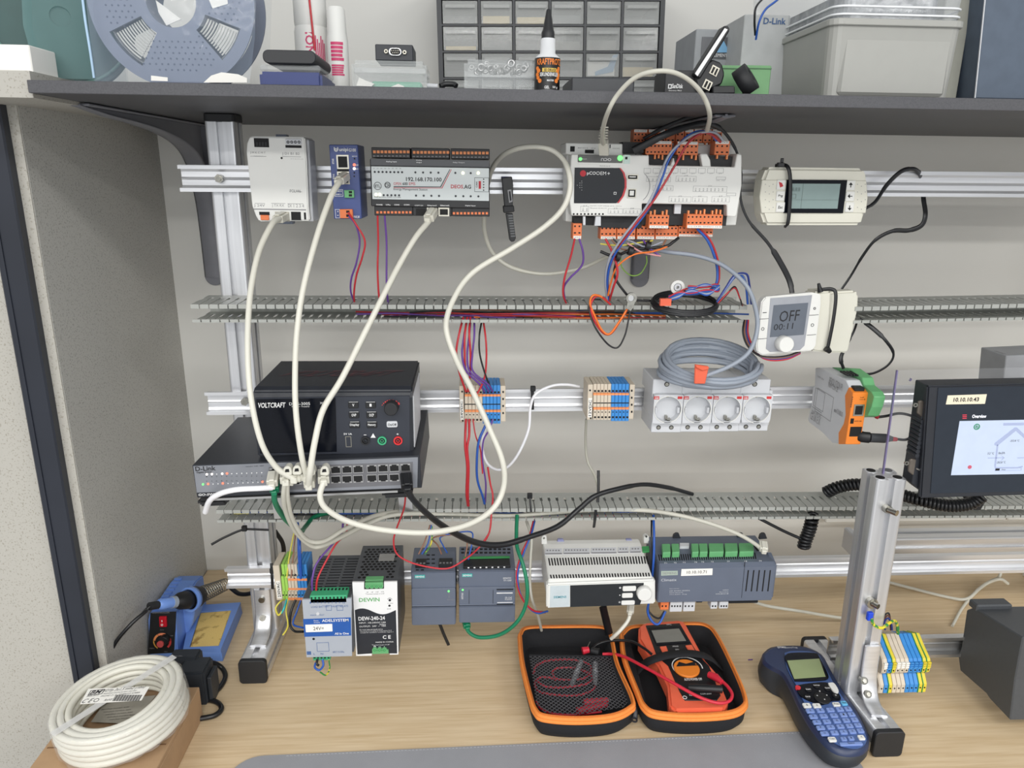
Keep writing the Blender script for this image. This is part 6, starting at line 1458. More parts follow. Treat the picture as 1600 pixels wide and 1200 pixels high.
def bag(label, P, Y0, Y1, mt):
    t = thing('clear_bag', label, 'bag')
    m = M(); pl = front(Y0); n = len(P); A_ = [pl.uv(x, y) for x, y in P]; cu = sum(a for a, _ in A_)/n; cv = sum(b for _, b in A_)/n
    A_ = [(a, max(b, ST+.001)) for a, b in A_]
    vs = [V((a, Y0, b)) for a, b in A_]+[V((cu+(a-cu)*.97, Y1, max(ST+.001, cv+(b-cv)*.98))) for a, b in A_]
    m.add(vs, [(i, (i+1) % n, (i+1) % n+n, i+n) for i in range(n)]+[tuple(range(n))]).build('film', mt, t)
    m = M()
    return t
t = bag('clear crinkled bag round the large blue-grey filament spool', [(128, -60), (136, 20), (143, 80), (148, 128), (300, 128), (390, 130), (398, 60), (402, -60)], .885, .96, m_bag)
M().tube(crom([V((PY(127, -20, .884).x, .884, PY(127, -20, .884).z)), PY(133, 30, .884), PY(141, 80, .884), PY(147, 122, .884)], 4), .0014, n=6).build('bag_seam', mat('pale_blue_seam', (176, 206, 232), .3), t)
M().poly(front(.884), [(236, 118), (262, 121), (262, 127), (236, 126)], -.0004, 0).poly(front(.883), [(346, 113), (372, 116), (386, 122), (386, 129), (318, 129), (330, 118)], -.0004, 0).build('bag_paper', m_paper, t)
t, pl, R = spool('dark green filament spool in a clear bag beside the white box', 92, 12, .93, 106, mat('dark_green_spool', (34, 74, 72), .35), mat('green_filament', (40, 96, 84), .5), lean=.45, windows=False, rin=.14)
M().lathe(pl.p(0, 0, .0005), pl.N, [(R*.95, -.0005), (R*.95, .0014), (R*.9, .0014), (R*.9, -.0005)], 48, caps=False).build('rim_ring', mat('green_rim', (92, 132, 124), .4), t)
t = bag('clear bag round the dark green filament spool', [(30, -60), (36, 40), (50, 90), (58, 122), (146, 124), (142, 70), (133, 10), (126, -60)], .90, .99, mat('greenish_bag', (150, 196, 196), .06, alpha=.2, bump=.6, bscale=40))
t = thing('filament_spool', 'light green wound filament spool at the top left corner', 'filament spool')
c = PY(-30, 20, 1.02); N = 20
m = M()
for i in range(N): m.lathe(V((c.x-.05+i*.0045, 1.02, ST+.1)), EX, [(.088, 0), (.0905, .00225), (.088, .0045)], 40, caps=False)
m.build('filament_winding', mat('mid_green_filament', (66, 142, 104), .45), t)
M().cyl(V((c.x-.056, 1.02, ST+.1)), V((c.x-.051, 1.02, ST+.1)), .098, n=40).build('flange', mat('green_flange', (60, 110, 96), .4), t)
M().cyl(V((c.x+.041, 1.02, ST+.1)), V((c.x+.046, 1.02, ST+.1)), .096, n=40).build('flange', mat('green_flange', (60, 110, 96), .4), t) if False else None
t = thing('white_box', 'white carton standing on the light rail at the top left corner', 'box')
a = PY(45, 70, .85); M().wbox(a.x-.1, a.x, .85, .90, .862, a.z).build('carton', m_paper, t, bevel=.001)
# small dark device on blue case
t = thing('blue_case', 'small dark blue plastic case under the black gadget', 'case')
m, a, b, zt = sbox(M(), 404, 502, .86, 112, .085); m.build('case_body', mat('deep_blue_plastic', (36, 52, 112), .3), t, bevel=.003, seg=2)
M().wbox(a+.001, b-.001, .8605, .944, zt, PY(450, 101, .86).z).build('clear_lid', m_clear, t, bevel=.002)
t = thing('black_gadget', 'flat black rounded gadget lying on the small blue case', 'gadget')
zl = PY(450, 101, .86).z; a, b = PY(411, 95, .858), PY(494, 95, .858)
M().rr(Pl((0, .857, 0), EX, EZ), a.x, b.x, zl+.0005, PY(450, 78, .857).z, .006, -.09, 0, 5).build('gadget_body', mat('soft_black', (38, 39, 42), .5), t, bevel=.001)
# spray cans
def can(label, xl, xr, Y, ytop_sh, col, capw):
    t = thing('spray_can', label, 'spray can'); a, b = PY(xl, 60, Y), PY(xr, 60, Y); r = (b.x-a.x)/2; cx = (a.x+b.x)/2
    zs = PY((xl+xr)/2, ytop_sh, Y).z
    M().lathe((cx, Y+r, ST), EZ, [(r*.96, 0), (r, .003), (r, zs-ST-.006), (r*.93, zs-ST)], 32).build('can_body', m_white, t)
    return t, cx, r, zs
t, cx, r, zs = can('taller white spray can with magenta lettering and a red straw', 455, 508, 1.0, 38, None, 0)
M().lathe((cx, 1.0+r, zs), EZ, [(r*.93, 0), (r*.97, .004), (r*.97, .05)], 32).build('can_cap', m_white, t)
m_mag = mat('magenta_print', (206, 60, 110), .45)
def wrap(m, cx, cy, r, a0, a1, z0, z1):
    n = 6; vs = []
    for i in range(n+1):
        a = math.radians(a0+(a1-a0)*i/n); p = V((cx+r*math.sin(a), cy-r*math.cos(a), 0)); vs += [p+EZ*z0, p+EZ*z1]
    return m.add(vs, [(2*i, 2*i+2, 2*i+3, 2*i+1) for i in range(n)])
m = M(); fpl = front(1.0)
for i, ch in enumerate('INOL'): 
    pass
g, fs = text_geo('INOL', True); za, zb = PY(480, 90, 1.0).z, PY(480, 44, 1.0).z
m = M(); out = []
for a, b in g:
    an = math.radians(-10+(1-b)*28); out.append(V((cx+(r+.0004)*math.sin(an), 1.0+r-(r+.0004)*math.cos(an), za+(zb-za)*a)))
m.add(out, fs).build('printed_text', m_mag, t)
m = M(); 
for k in range(6): wrap(m, cx, 1.0+r, r+.0004, 22+k*6.5, 26+k*6.5, ST+.03, PY(500, 55, 1.0).z-.004*(k % 3))
m.build('printed_lines', m_mag, t)
M().cyl(V((PY(482, -5, .995).x, .9985, PY(482, -5, .995).z)), V((PY(491, 78, .995).x, .9985, PY(491, 78, .995).z)), .0013, n=8).build('red_straw', m_red, t)
t, cx, r, zs = can('shorter white spray can with magenta text blocks', 507, 541, .985, 54, None, 0)
M().lathe((cx, .985+r, zs), EZ, [(r*.93, 0), (r*.9, .004), (r*.82, PY(524, 10, .985).z-zs-.002), (r*.7, PY(524, 8, .985).z-zs)], 28).build('can_cap', m_white, t)
m = M()
for z0, z1 in ((PY(520, 95, .985).z, PY(520, 64, .985).z), (PY(520, 118, .985).z, PY(520, 100, .985).z)):
    n = 5
    for k in range(n): wrap(m, cx, .985+r, r+.0004, -28, 40-(k*7 % 9), z0+(z1-z0)*(k+.1)/n, z0+(z1-z0)*(k+.85)/n)
m.build('printed_blocks', m_mag, t)
# clear box with green content + serial adapter
t = thing('clear_box', 'clear plastic box with green and white contents under the serial adapter', 'box')
m, a, b, zt = sbox(M(), 548, 666, .875, 94, .08); m.build('box_shell', m_clear, t, bevel=.004, seg=2)
M().wbox(a+.003, b-.001, .874, .956, zt-.014, zt-.008).build('lid_lip', m_clear, t, bevel=.001)
M().wbox(a+.02, b-.006, .885, .945, ST+.001, PY(600, 127, .885).z).build('green_tray', mat('soft_green', (96, 172, 142), .5), t, bevel=.002)
m = M().poly(front(.88), [(557, 134), (561, 121), (572, 126), (585, 131), (580, 135)], -.004, 0).poly(front(.882), [(610, 136), (622, 131), (632, 135), (628, 138)], -.003, 0); m.build('paper_scraps', m_paper, t)
t = thing('serial_adapter', 'small black box with a serial connector on the clear box', 'adapter')
q = dev((585, 68), (645, 71), .88); zc = zt
M().wbox(PY(586, 80, .88).x, PY(645, 80, .88).x, .882, .93, zt+.0005, PY(615, 69, .88).z).build('adapter_body', m_charc, t, bevel=.0008)
fq = front(.8818)
b = M().prr(fq, 607, 74.5, 627.5, 87, .004, -.001, .003).build('serial_connector', m_steel, t, bevel=.0004)
k = M().prr(fq, 609.5, 76, 625.5, 85.5, .003, 0, .0034).build('connector_opening', m_dark, b)
m = M()
for i in range(5): m.disc(fq, 612+i*2.8, 79.2, .7, .003, .0039, 6)
for i in range(4): m.disc(fq, 613.4+i*2.8, 82.4, .7, .003, .0039, 6)
m.build('connector_pins', m_gold, b)
M().ring(fq, 603, 80, 3.3, 1.6, -.001, .003, 6).ring(fq, 632, 81.5, 3.3, 1.6, -.001, .003, 6).build('hex_standoffs', m_gold, t)
# small bits
t = tag(M().tube([PY(667, 134, .9), PY(684, 135, .9)], .0028, n=10).build('small_tube', m_ltgrey), 'tiny silver tube right of the clear box with green contents', 'tube')
t = thing('black_clip', 'small black plastic clip lying before the drawer cabinet', 'clip')
M().tube(crom([PY(688, 134.5, .87), PY(695, 131.5, .872), PY(708, 131.5, .872), PY(713, 134.5, .87)], 4), .003, n=8).build('clip_body', m_black, t)
# organiser with nuts
t = thing('nut_organiser', 'flat clear organiser full of nuts left of the glue bottle', 'box')
m, a, b, zt = sbox(M(), 725, 838, .872, 93, .075); m.build('box_shell', m_clear, t, bevel=.004, seg=2)
zm = PY(780, 119, .872).z; M().wbox(a+.004, b, .8705, .95, zm-.0015, zm+.001).build('shelf_divider', m_clear, t)
for k in range(1, 4): M().wbox(a+(b-a)*k/4, a+(b-a)*k/4+.001, .874, .945, ST+.001, zm-.002).build('upright_divider', m_clear, t)
random.seed(3)
for i in range(34):
    x = a+.008+random.random()*(b-a-.014); y = .876+random.random()*.02; z = zm+.0045+random.random()*.009; rr = random.choice((.0028, .0036, .0045))
    d = V((random.uniform(-.6, .6), -1, random.uniform(-.6, .6))).normalized()
    M().lathe((x, y, z), d, [(rr*.55, 0), (rr, 0), (rr, rr*.8), (rr*.55, rr*.8), (rr*.55, 0)], 6 if i % 2 else 12, caps=False).build('nut', m_steel, t)
# drawer cabinet
t = thing('drawer_cabinet', 'black framed cabinet of clear small drawers on the shelf against the wall', 'cabinet')
DY = 1.20; pl = dev((690, 40), (1034, 41), DY)
X_ = [690, 749.5, 803, 859, 914, 971.5, 1031]; Y_ = [-42, -1, 39.5, 81, 122.5, 164]
m_cab = mat('cabinet_black', (52, 54, 58), .45)
us = []; vs = []
uu = [pl.uv(x, 60)[0] for x in X_]; vv = sorted([pl.uv(860, y)[1] for y in Y_])
us = [uu[0]-.006]; 
for i, u in enumerate(uu): us += [u-.0018, u+.0018] if 0 < i < 6 else ([u+.001] if i == 0 else [u-.001])
us.append(uu[-1]+.006); vs = [vv[0]-.006]
for i, v in enumerate(vv): vs += [v-.0014, v+.0014]
vs.append(vv[-1]+.006)
# shift down so that the cabinet stands on the shelf: extend lowest bar
M().grid(pl, us, vs, lambda i, j: not (i % 2 == 1 and j % 2 == 0 and 0 < j < len(vs)-2), -.12, 0).build('cabinet_frame', m_cab, t)
M().box(pl, us[0], us[-1], ST-pl.o.z+.0005, vs[0], -.12, 0).build('plinth', m_cab, t)
M().box(pl, us[0], us[-1], vs[0], vs[-1], -.122, -.12).build('back_panel', mat('cabinet_back', (120, 120, 118), .5), t)
m_drw = mat('drawer_clear', (206, 208, 206), .1, alpha=.34, var=.02)
m_drw2 = mat('drawer_backing', (150, 148, 140), .6, rgb2=(86, 84, 80), scale=25, thr=(.3, .7))
random.seed(11)
cont = [m_drw2, mat('brass_bits', (196, 176, 120), .4, .5), mat('grey_bits', (116, 118, 120), .5), mat('dark_bits', (60, 62, 66), .6)]
for i in range(6):
    for j in range(5):
        u0, u1 = uu[i]+.0026, uu[i+1]-.0026; v0, v1 = vv[j]+.0022, vv[j+1]-.0022
        d = M().box(pl, u0, u1, v0, v1, -.003, -.001).box(pl, u0, u0+.001, v0, v1, -.1, -.003).box(pl, u1-.001, u1, v0, v1, -.1, -.003).box(pl, u0, u1, v0, v0+.001, -.1, -.003).build('drawer', m_drw, t)
        M().box(pl, u0+.004, u1-.004, v1-.010, v1-.006, -.002, .004).build('drawer_handle', m_drw, d)
        mt = random.choice(cont); h = random.uniform(.15, .55)
        if (i, j) == (4, 1):
            M().box(pl, u0+.003, u1-.006, v0+.002, v0+.022, -.06, -.006).build('contents', m_paper, d)
            M().poly(pl, [(930, 118), (958, 112), (966, 84), (958, 86), (950, 104), (930, 112)], -.008, -.004).build('blue_packet', mat('packet_blue', (80, 150, 196), .4), d)
        else: M().box(pl, u0+.003, u1-.003, v0+.0015, v0+(v1-v0)*h, -.08, -.012).build('contents', mt, d)
# glue bottle
t = thing('glue_bottle', 'small black labelled glue bottle with a tall black nozzle', 'bottle')
GY = .848; gc = PY(857.5, 100, GY); r = (PY(876.5, 120, GY).x-PY(837, 120, GY).x)/2; gx = (PY(876.5, 120, GY).x+PY(837, 120, GY).x)/2; gy = GY+r
z_ = lambda y: PY(857, y, GY).z
M().lathe((gx, gy, ST+.0005), EZ, [(r*.94, 0), (r, .002), (r, z_(90)-ST), (r*.9, z_(87)-ST), (r*.62, z_(82)-ST), (r*.58, z_(60)-ST), (r*.5, z_(57)-ST)], 32).build('bottle_body', mat('milky_plastic', (212, 214, 216), .35), t)
M().lathe((gx, gy, ST+.002), EZ, [(r+.0003, 0), (r+.0003, z_(89)-ST-.002)], 32, caps=False).build('black_wrap_label', mat('label_black', (22, 20, 20), .3), t)
M().lathe((gx, gy, 0), EZ, [(r*.52, z_(57)), (r*.52, z_(47)), (r*.44, z_(44)), (r*.18, z_(12)), (r*.13, z_(10))], 20).build('nozzle', m_black, t)
def wtext(m, s, x0, y0, x1, y1, bold=True):
    g, fs = text_geo(s, bold); out = []; rr = r+.0007
    za, zb = z_(y1), z_(y0); a0 = math.asin(max(-1, min(1, (PY(x0, 110, GY).x-gx)/rr))); a1 = math.asin(max(-1, min(1, (PY(x1, 110, GY).x-gx)/rr)))
    for a, b in g:
        an = a0+(a1-a0)*a; out.append(V((gx+rr*math.sin(an), gy-rr*math.cos(an), za+(zb-za)*b)))
    return m.add(out, fs)
wtext(M(), 'KRAFTPROTZ', 840, 91, 876.3, 101).build('orange_printed_text', mat('label_orange', (232, 128, 48), .5), t)
m = wtext(M(), 'SEKUNDENKLEBER', 844, 113, 875, 119); wtext(m, 'GEL', 851, 134, 859, 138.5); wtext(m, '50 g', 864, 134, 872, 138.5); wtext(m, 'MASTER', 855, 124, 866, 127); m.build('white_printed_text', m_wprint, t)
m = M(); m2 = M()
for s, x in ((1, 841), (-1, 873)):
    for k, (xx, yy, rr_) in enumerate(((x, 106, 2.2), (x+s*1.5, 110, 2.6), (x, 116, 2.4), (x+s*1, 121, 2.3), (x+s*3.5, 126, 2.5))):
        a = math.asin(max(-.98, min(.98, (PY(xx, 110, GY).x-gx)/r))); p = V((gx+(r+.0004)*math.sin(a), gy-(r+.0004)*math.cos(a), z_(yy))); nrm = V((math.sin(a), -math.cos(a), 0))
        m.cyl(p-nrm*.0002, p+nrm*.0003, rr_*.0009, n=10)
m.build('arm_emblem', mat('label_orange', (0, 0, 0)), t)
n = 6; vs = []
for i in range(n+1):
    a = math.radians(-28+66*i/n); p = V((gx+(r+.0005)*math.sin(a), gy-(r+.0005)*math.cos(a), 0)); vs += [p+EZ*z_(112), p+EZ*z_(106)]
b = M().add(vs, [(2*i, 2*i+2, 2*i+3, 2*i+1) for i in range(n)]).build('gold_band', mat('label_gold', (214, 182, 84), .5), t)
wtext(M(), '3D DRUCK', 850, 107, 869, 111.3).build('band_text', m_print, b)
# dark slab
t = thing('dark_slab_device', 'flat dark grey device lying right of the glue bottle', 'device')
m, a, b, zt = sbox(M(), 893, 992, .85, 121, .08); m.build('device_body', mat('dark_slate_plastic', (54, 56, 60), .45), t, bevel=.0015)
# black usb hub and boxes on the right
t = thing('black_memory_box', 'black carton with a white printed logo left of the tilted gadget', 'box')
m, a, b, zt = sbox(M(), 1040, 1112, .862, 110, .05); m.build('carton', m_black, t, bevel=.0008)
fq = front(.8618); M().text('SanDisk', fq, 1050, 131, 1067, 138).frame(fq, 1044, 131.5, 1049.5, 138.5, 1.2, 0, .0003).text('Extreme PRO', fq, 1045, 140.5, 1065, 142.5, 0, False).build('white_printed_text', m_wprint, t)
t = thing('usb_gadget', 'black gadget with two ports and a raised white striped arm', 'adapter')
g = front(.856)
M().poly(g, [(1113, 92), (1128, 98), (1133, 116), (1128, 132), (1104, 143), (1090, 143), (1086, 122), (1098, 104)], -.03, 0).build('gadget_body', m_black, t, bevel=.002)
M().poly(g, [(1084, 116), (1131, 41), (1135, 39), (1140, 42), (1141, 47), (1094, 124)], -.014, .004).build('raised_arm', m_black, t, bevel=.0015)
M().poly(g, [(1086, 115), (1132.5, 44), (1137, 46), (1090, 119)], .0035, .005).build('white_stripe', m_wprint, t)
for (x, y) in ((1117, 110), (1106, 132)):
    b = M().poly(g, [(x-9, y+4), (x-3, y-9), (x+8, y-3), (x+2, y+10)], 0, .0012).build('usb_port', m_gold, t)
    M().poly(g, [(x-6.5, y+3.5), (x-2, y-6), (x+1, y-4.5), (x-3.5, y+5)], .001, .0016).poly(g, [(x-1.5, y+6), (x+3, y-3.5), (x+5.5, y-2), (x+1, y+8)], .001, .0016).build('port_opening', m_dark, b)
M().poly(front(.853), [(1114, 134), (1148, 134), (1149, 146), (1114, 146)], -.02, 0).build('base', m_black, t, bevel=.001)
t = thing('tape_roll', 'small tilted black tape roll by the green boxes', 'tape')
q = PY(1163, 131, .88); M().lathe(q-V((.006, 0, .001)), V((.55, -.35, .45)), [(.007, 0), (.0155, 0), (.0158, .016), (.007, .016), (.007, 0)], 28, caps=False).build('tape_body', m_rub, t)
t = thing('logo_box', 'grey carton with pale blue triangle logo behind the tilted gadget', 'box')
m, a, b, zt = sbox(M(), 1088, 1162, 1.05, 46, .1); m.build('carton', mat('grey_carton', (150, 153, 156), .6), t, bevel=.001)
fq = front(1.0495); M().px(fq, 1096, 58, 1156, 92, 0, .0006).build('dark_window', mat('window_dark', (86, 88, 92), .3), t)
M().poly(fq, [(1120, 82), (1131, 64), (1140, 82)], .0005, .0014).poly(fq, [(1136, 82), (1144, 70), (1152, 82)], .0005, .0014).build('triangle_logo', mat('logo_blue', (120, 172, 210), .5), t)
M().text('ELEMENTS LAB', fq, 1113, 84, 1150, 89, .001, False).build('printed_text', m_wprint, t)
t = thing('router_carton', 'pale carton with dark blue lettering left of the large storage box', 'box')
m, a, b, zt = sbox(M(), 1164, 1236, .99, 23, .12); m.build('carton', mat('pale_carton', (178, 180, 180), .6), t, bevel=.001)
fq = front(.9895); M().text('D-Link', fq, 1193, 28, 1228, 38, 0).build('printed_text', mat('brand_blue', (46, 84, 132), .5), t)
m_gbox = mat('soft_green_box', (112, 160, 112), .55)
for i, (x0, x1) in enumerate(((1128, 1164), (1166, 1206))):
    t = thing('green_box', ('left of the two soft green boxes beneath the pale carton', 'right of the two soft green boxes, against the storage box')[i], 'box', 'green boxes by the storage box')
    m, a, b, zt = sbox(M(), x0, x1, .91, 102, .07); m.build('carton', m_gbox, t, bevel=.001); M().wbox(a, b, .909, .98, zt-.004, zt-.003).build('lid_line', mat('green_dark', (80, 120, 84), .6), t)
for i, (mt, P, l) in enumerate(((m_cabb, [(1180, 55, .97), (1179, 30, .96), (1182, 10, .96), (1198, -8, .98)], 'thin black cable dropping behind the pale carton at the shelf'), (m_blue, [(1181, 62, .97), (1186, 35, .96), (1196, 15, .96), (1212, 2, .96), (1228, -12, .98)], 'thin blue wire curving beside the black one over the pale carton'))):
    tag(M().tube(W_(P), .0013, n=6).build('thin_wire', mt), l, 'wire')
# storage box
t = thing('storage_box', 'large light grey lidded storage box with rounded corners on the shelf', 'storage box')
m_sto = mat('storage_grey', (160, 160, 155), .35, var=.02)
QY = .862; aL = PY(1292, 152, QY); aR = PY(1490, 154, QY); tL = PY(1300, 30, QY); tR = PY(1504, 35, QY)
def rring(x0, x1, y0, y1, r, z, n=4):
    P = []
    for cx, cy, a0 in ((x1-r, y1-r, 0), (x0+r, y1-r, 90), (x0+r, y0+r, 180), (x1-r, y0+r, 270)):
        for k in range(n+1): a = math.radians(a0+90*k/n); P.append(V((cx+r*math.cos(a), cy+r*math.sin(a), z)))
    return P
L0 = rring(aL.x, aR.x-.002, QY+.004, 1.12, .012, ST+.0005); L1 = rring(tL.x, tR.x+.002, QY-.002, 1.13, .012, tL.z); n = len(L0)
M().add(L0+L1, [(k, (k+1) % n, (k+1) % n+n, k+n) for k in range(n)]+[tuple(range(n))[::-1], tuple(range(n, 2*n))], False).build('box_body', m_sto, t)
M().add(rring(tL.x-.002, tR.x+.004, QY-.005, 1.134, .013, tL.z-.006)+rring(tL.x-.002, tR.x+.004, QY-.005, 1.134, .013, tL.z+.001), [(k, (k+1) % n, (k+1) % n+n, k+n) for k in range(n)]+[tuple(range(n))[::-1], tuple(range(n, 2*n))]).build('box_rim', m_sto, t, bevel=.0008)
fq = front(QY-.0012)
M().wbox(aL.x+.012, aR.x-.012, QY-.0005, QY+.006, ST+.004, tL.z-.012).build('front_panel', m_sto, t, bevel=.003)
# clear bin on top
t = thing('clear_bin', 'clear plastic bin stacked on the large grey storage box', 'storage box')
m_bin = mat('clear_bin', (214, 218, 222), .06, alpha=.3, var=.02)
z0 = tL.z+.0015
M().add(rring(tL.x+.004, tR.x-.001, QY, 1.12, .014, z0)+rring(tL.x-.002, tR.x+.006, QY-.006, 1.13, .014, z0+.12), [(k, (k+1) % n, (k+1) % n+n, k+n) for k in range(n)]+[tuple(range(n))[::-1]]).build('bin_shell', m_bin, t)
M().add(rring(tL.x+.02, tR.x-.02, QY+.012, 1.1, .01, z0+.001)+rring(tL.x+.02, tR.x-.02, QY+.012, 1.1, .01, z0+.03), [(k, (k+1) % n, (k+1) % n+n, k+n) for k in range(n)]+[tuple(range(n))[::-1], tuple(range(n, 2*n))]).build('bin_contents', mat('silver_bits', (168, 170, 172), .3, .6, scale=60, rgb2=(110, 112, 114), bump=.8, bscale=150), t)
for z in (z0+.004, z0+.012): M().tube(rring(tL.x+.002, tR.x+.001, QY-.0015, 1.122, .014, z)+[rring(tL.x+.002, tR.x+.001, QY-.0015, 1.122, .014, z)[0]], .0012, n=6, caps=False).build('bin_rib', mat('clear_rib', (236, 238, 240), .1), t)
t = thing('beige_box', 'tall plain beige-grey box right of the storage box', 'box')
m, a, b, zt = sbox(M(), 1488, 1530, .90, -60, .2); m.build('box_body', mat('beige_grey', (158, 158, 148), .5), t, bevel=.001)
t = thing('blue_grey_box', 'tall dark blue-grey box at the top right corner', 'box')
q = PY(1545, -60, .872); q2 = PY(1523, 152, .872)
M().poly(front(.872), [(1546, -60), (1524, 153.5), (1750, 158), (1750, -60)], -.2, 0).build('box_body', mat('blue_grey_board', (82, 94, 110), .6, var=.1), t, bevel=.001)
M().poly(front(.8715), [(1545, -60), (1523, 153), (1524.5, 153), (1546.5, -60)], -.001, .0004).build('box_edge', m_ltgrey, t)
# ================================================================ CABLES AND WIRES
def cable(name, label, cat_, pts, w, mt, group=None, n=8, seg=8, flat=None, root=None):
    "pts (px,py,Y); w thickness in pixels as seen"
    P = crom([PY(x, y, Y) for x, y, Y in pts], seg)
    ws = w if isinstance(w, (list, tuple)) else [w]*len(P)
    if len(ws) != len(P): ws = [ws[min(len(ws)-1, int(i/(len(P)-1)*(len(ws)-1)+.5))] for i in range(len(P))]
    R = [wi/2*depth(p)/FPX for wi, p in zip(ws, P)]
    if root is None:
        t = thing(name, label, cat_, group)
    else: t = root
    M().tube(P, R, n=n, flat=flat).build('jacket', mt, t); return t, P
def netc(label, pts, w, mt, plugs, mp=None):
    t, P = cable('network_cable', label, 'cable', pts, w, mt, 'network patch cables' if False else None)
    for (a, b, wd) in plugs: plug(t, PY(*a), PY(*b), wd, wd*.72, mp or m_plug)
    return t, P
netc('white network cable from the tall white controller curving left to the switch', [(441, 340, .99), (434, 343, .97), (424, 352, .95), (404, 395, .92), (391, 460, .885), (387, 540, .85), (392, 620, .825), (408, 690, .815), (430, 728, .82), (452, 744, .825), (468, 749, .83)], 9.5, m_cabw,
     [((444, 338, 1.0), (430, 345, .968), .013), ((468, 738, .848), (458, 752, .822), .013)])
netc('white printed network cable from the blue gateway down to the switch', [(537, 277, .985), (528, 288, .96), (516, 310, .94), (495, 370, .91), (474, 450, .88), (464, 520, .86), (461, 590, .84), (463, 650, .825), (471, 710, .82), (480, 748, .83)], 9.5, m_cabw,
     [((540, 275, .995), (526, 286, .962), .012), ((476, 735, .848), (479, 750, .825), .013)])
netc('white network cable running diagonally from the long energy station to the switch', [(676, 336, .985), (668, 348, .97), (650, 370, .95), (626, 410, .93), (600, 460, .905), (570, 520, .88), (535, 590, .855), (505, 640, .835), (492, 690, .82), (485, 735, .815), (482, 758, .825)], [9, 9, 9.5, 10, 10, 10], m_cabw,
     [((677, 330, .998), (667, 346, .968), .013), ((486, 744, .848), (482, 763, .822), .013)])
netc('white network cable looping from the switch across the bottom up to the large controller', [(506, 752, .825), (500, 775, .82), (510, 795, .82), (545, 815, .825), (600, 828, .83), (670, 832, .84), (730, 820, .86), (770, 795, .88), (787, 760, .89), (785, 720, .89), (765, 670, .9), (738, 610, .91), (712, 560, .91), (697, 510, .92), (710, 465, .92), (740, 425, .92), (800, 388, .925), (850, 355, .93), (880, 325, .935), (891, 290, .94), (884, 256, .95), (865, 236, .96), (838, 229, .97), (805, 233, .99), (780, 248, 1.03), (765, 275, 1.06), (758, 320, 1.1), (757, 360, 1.12), (770, 395, 1.13), (800, 418, 1.13), (850, 428, 1.13), (905, 420, 1.12), (940, 405, 1.1), (960, 396, 1.06)], [9.5, 9.5, 9.5, 9.5, 9.5, 9.5, 9, 9, 9, 8, 8, 7, 7, 6, 6], m_cabw,
     [((505, 737, .848), (506, 756, .822), .0135)])
netc('white network cable bending left off the switch and hanging down', [(425, 762, .825), (405, 763, .815), (370, 765, .81), (345, 771, .815), (328, 782, .825), (321, 800, .84)], 9, mat('bright_white_jacket', (240, 240, 244), .35),
     [((428, 740, .848), (424, 762, .822), .013)])
netc('pale network cable arching over the shelf edge into the large controller', [(943, 226, .955), (942, 203, .875), (950, 175, .824), (965, 148, .812), (990, 123, .80), (1020, 112, .79), (1052, 113, .79), (1080, 128, .80), (1100, 152, .814), (1109, 180, .836), (1105, 203, .93)], 7.5, m_cabg,
     [((944, 240, .962), (942, 215, .944), .012)])
M_boot = M()
bt = bpy.data.objects['network_cable.005'] if 'network_cable.005' in bpy.data.objects else None
for k in range(5):
    q = PY(942.3+k*.5, 217-k*4.2, .918-k*.011); M_boot.cyl(q, q+EZ*.0013, .0058-k*.0003, n=14)
M_boot.build('strain_relief_ribs', m_cabg, bt)
t, P = netc('first beige network cable sagging from the switch into the lower duct', [(446, 750, .822), (443, 775, .83), (447, 800, .85), (462, 830, .88), (486, 852, .9), (505, 852, .91), (535, 838, .94), (575, 818, .98), (620, 804, 1.0), (700, 803, 1.03), (790, 806, 1.03), (850, 802, 1.03), (920, 797, 1.03), (1000, 797, 1.02), (1050, 803, 1.0), (1100, 815, .99), (1150, 833, .985), (1180, 850, .985), (1192, 862, .99)], [8, 8, 8, 7, 7, 6.5, 6.5], m_cabg,
     [((447, 738, .848), (446, 756, .82), .013), ((1192, 848, .995), (1194, 864, .975), .012)])
netc('second beige network cable sagging beside the first under the switch', [(449, 752, .824), (450, 780, .835), (458, 812, .86), (478, 842, .885), (505, 846, .9), (540, 826, .93), (585, 806, .98), (625, 799, 1.02), (660, 798, 1.045)], 7, m_cabg, [((463, 736, .848), (452, 756, .826), .013)])
netc('green network cable leaving the switch beneath the white plug', [(428, 768, .83), (430, 785, .84), (440, 803, .87), (455, 820, .9), (470, 830, .95), (478, 822, 1.0), (495, 806, 1.03), (540, 800, 1.045), (640, 800, 1.05), (720, 802, 1.05)], [9, 9, 8, 7, 6, 6], m_cabgn, [((430, 752, .848), (428, 772, .825), .011)], m_cabgn)
netc('black network cable sweeping from the right end of the switch to the duct', [(637, 765, .825), (645, 780, .83), (670, 805, .85), (705, 830, .88), (745, 848, .91), (785, 851, .93), (830, 838, .95), (872, 822, .97), (905, 795, .985), (930, 775, .99), (965, 764, 1.0), (1005, 757, 1.02), (1045, 762, 1.04), (1082, 772, 1.06)], [11, 10, 10, 10, 9, 8.5, 8, 7, 6], m_cabb, [((634, 742, .846), (637, 768, .822), .014)], m_black)
for x, y, nm in ((448, 735, 'network_cable.006'), (463, 734, 'network_cable.007'), (484, 735, 'network_cable.002'), (506, 735, 'network_cable.003')):
    hp = front(.822); o_ = bpy.data.objects[nm]
    M().poly(hp, cpx([(x-6, y+8), (x-6, y), (x-3, y-5), (x+3, y-6), (x+7, y-1), (x+7, y+8)], 3), -.012, 0).build('plug_hood', m_plug, o_, bevel=.001)
    M().poly(hp, [(x-3, y+3), (x-2, y-1.5), (x+3, y-2), (x+4, y+2.5)], -.001, .0006).build('latch_opening', m_dark, o_)
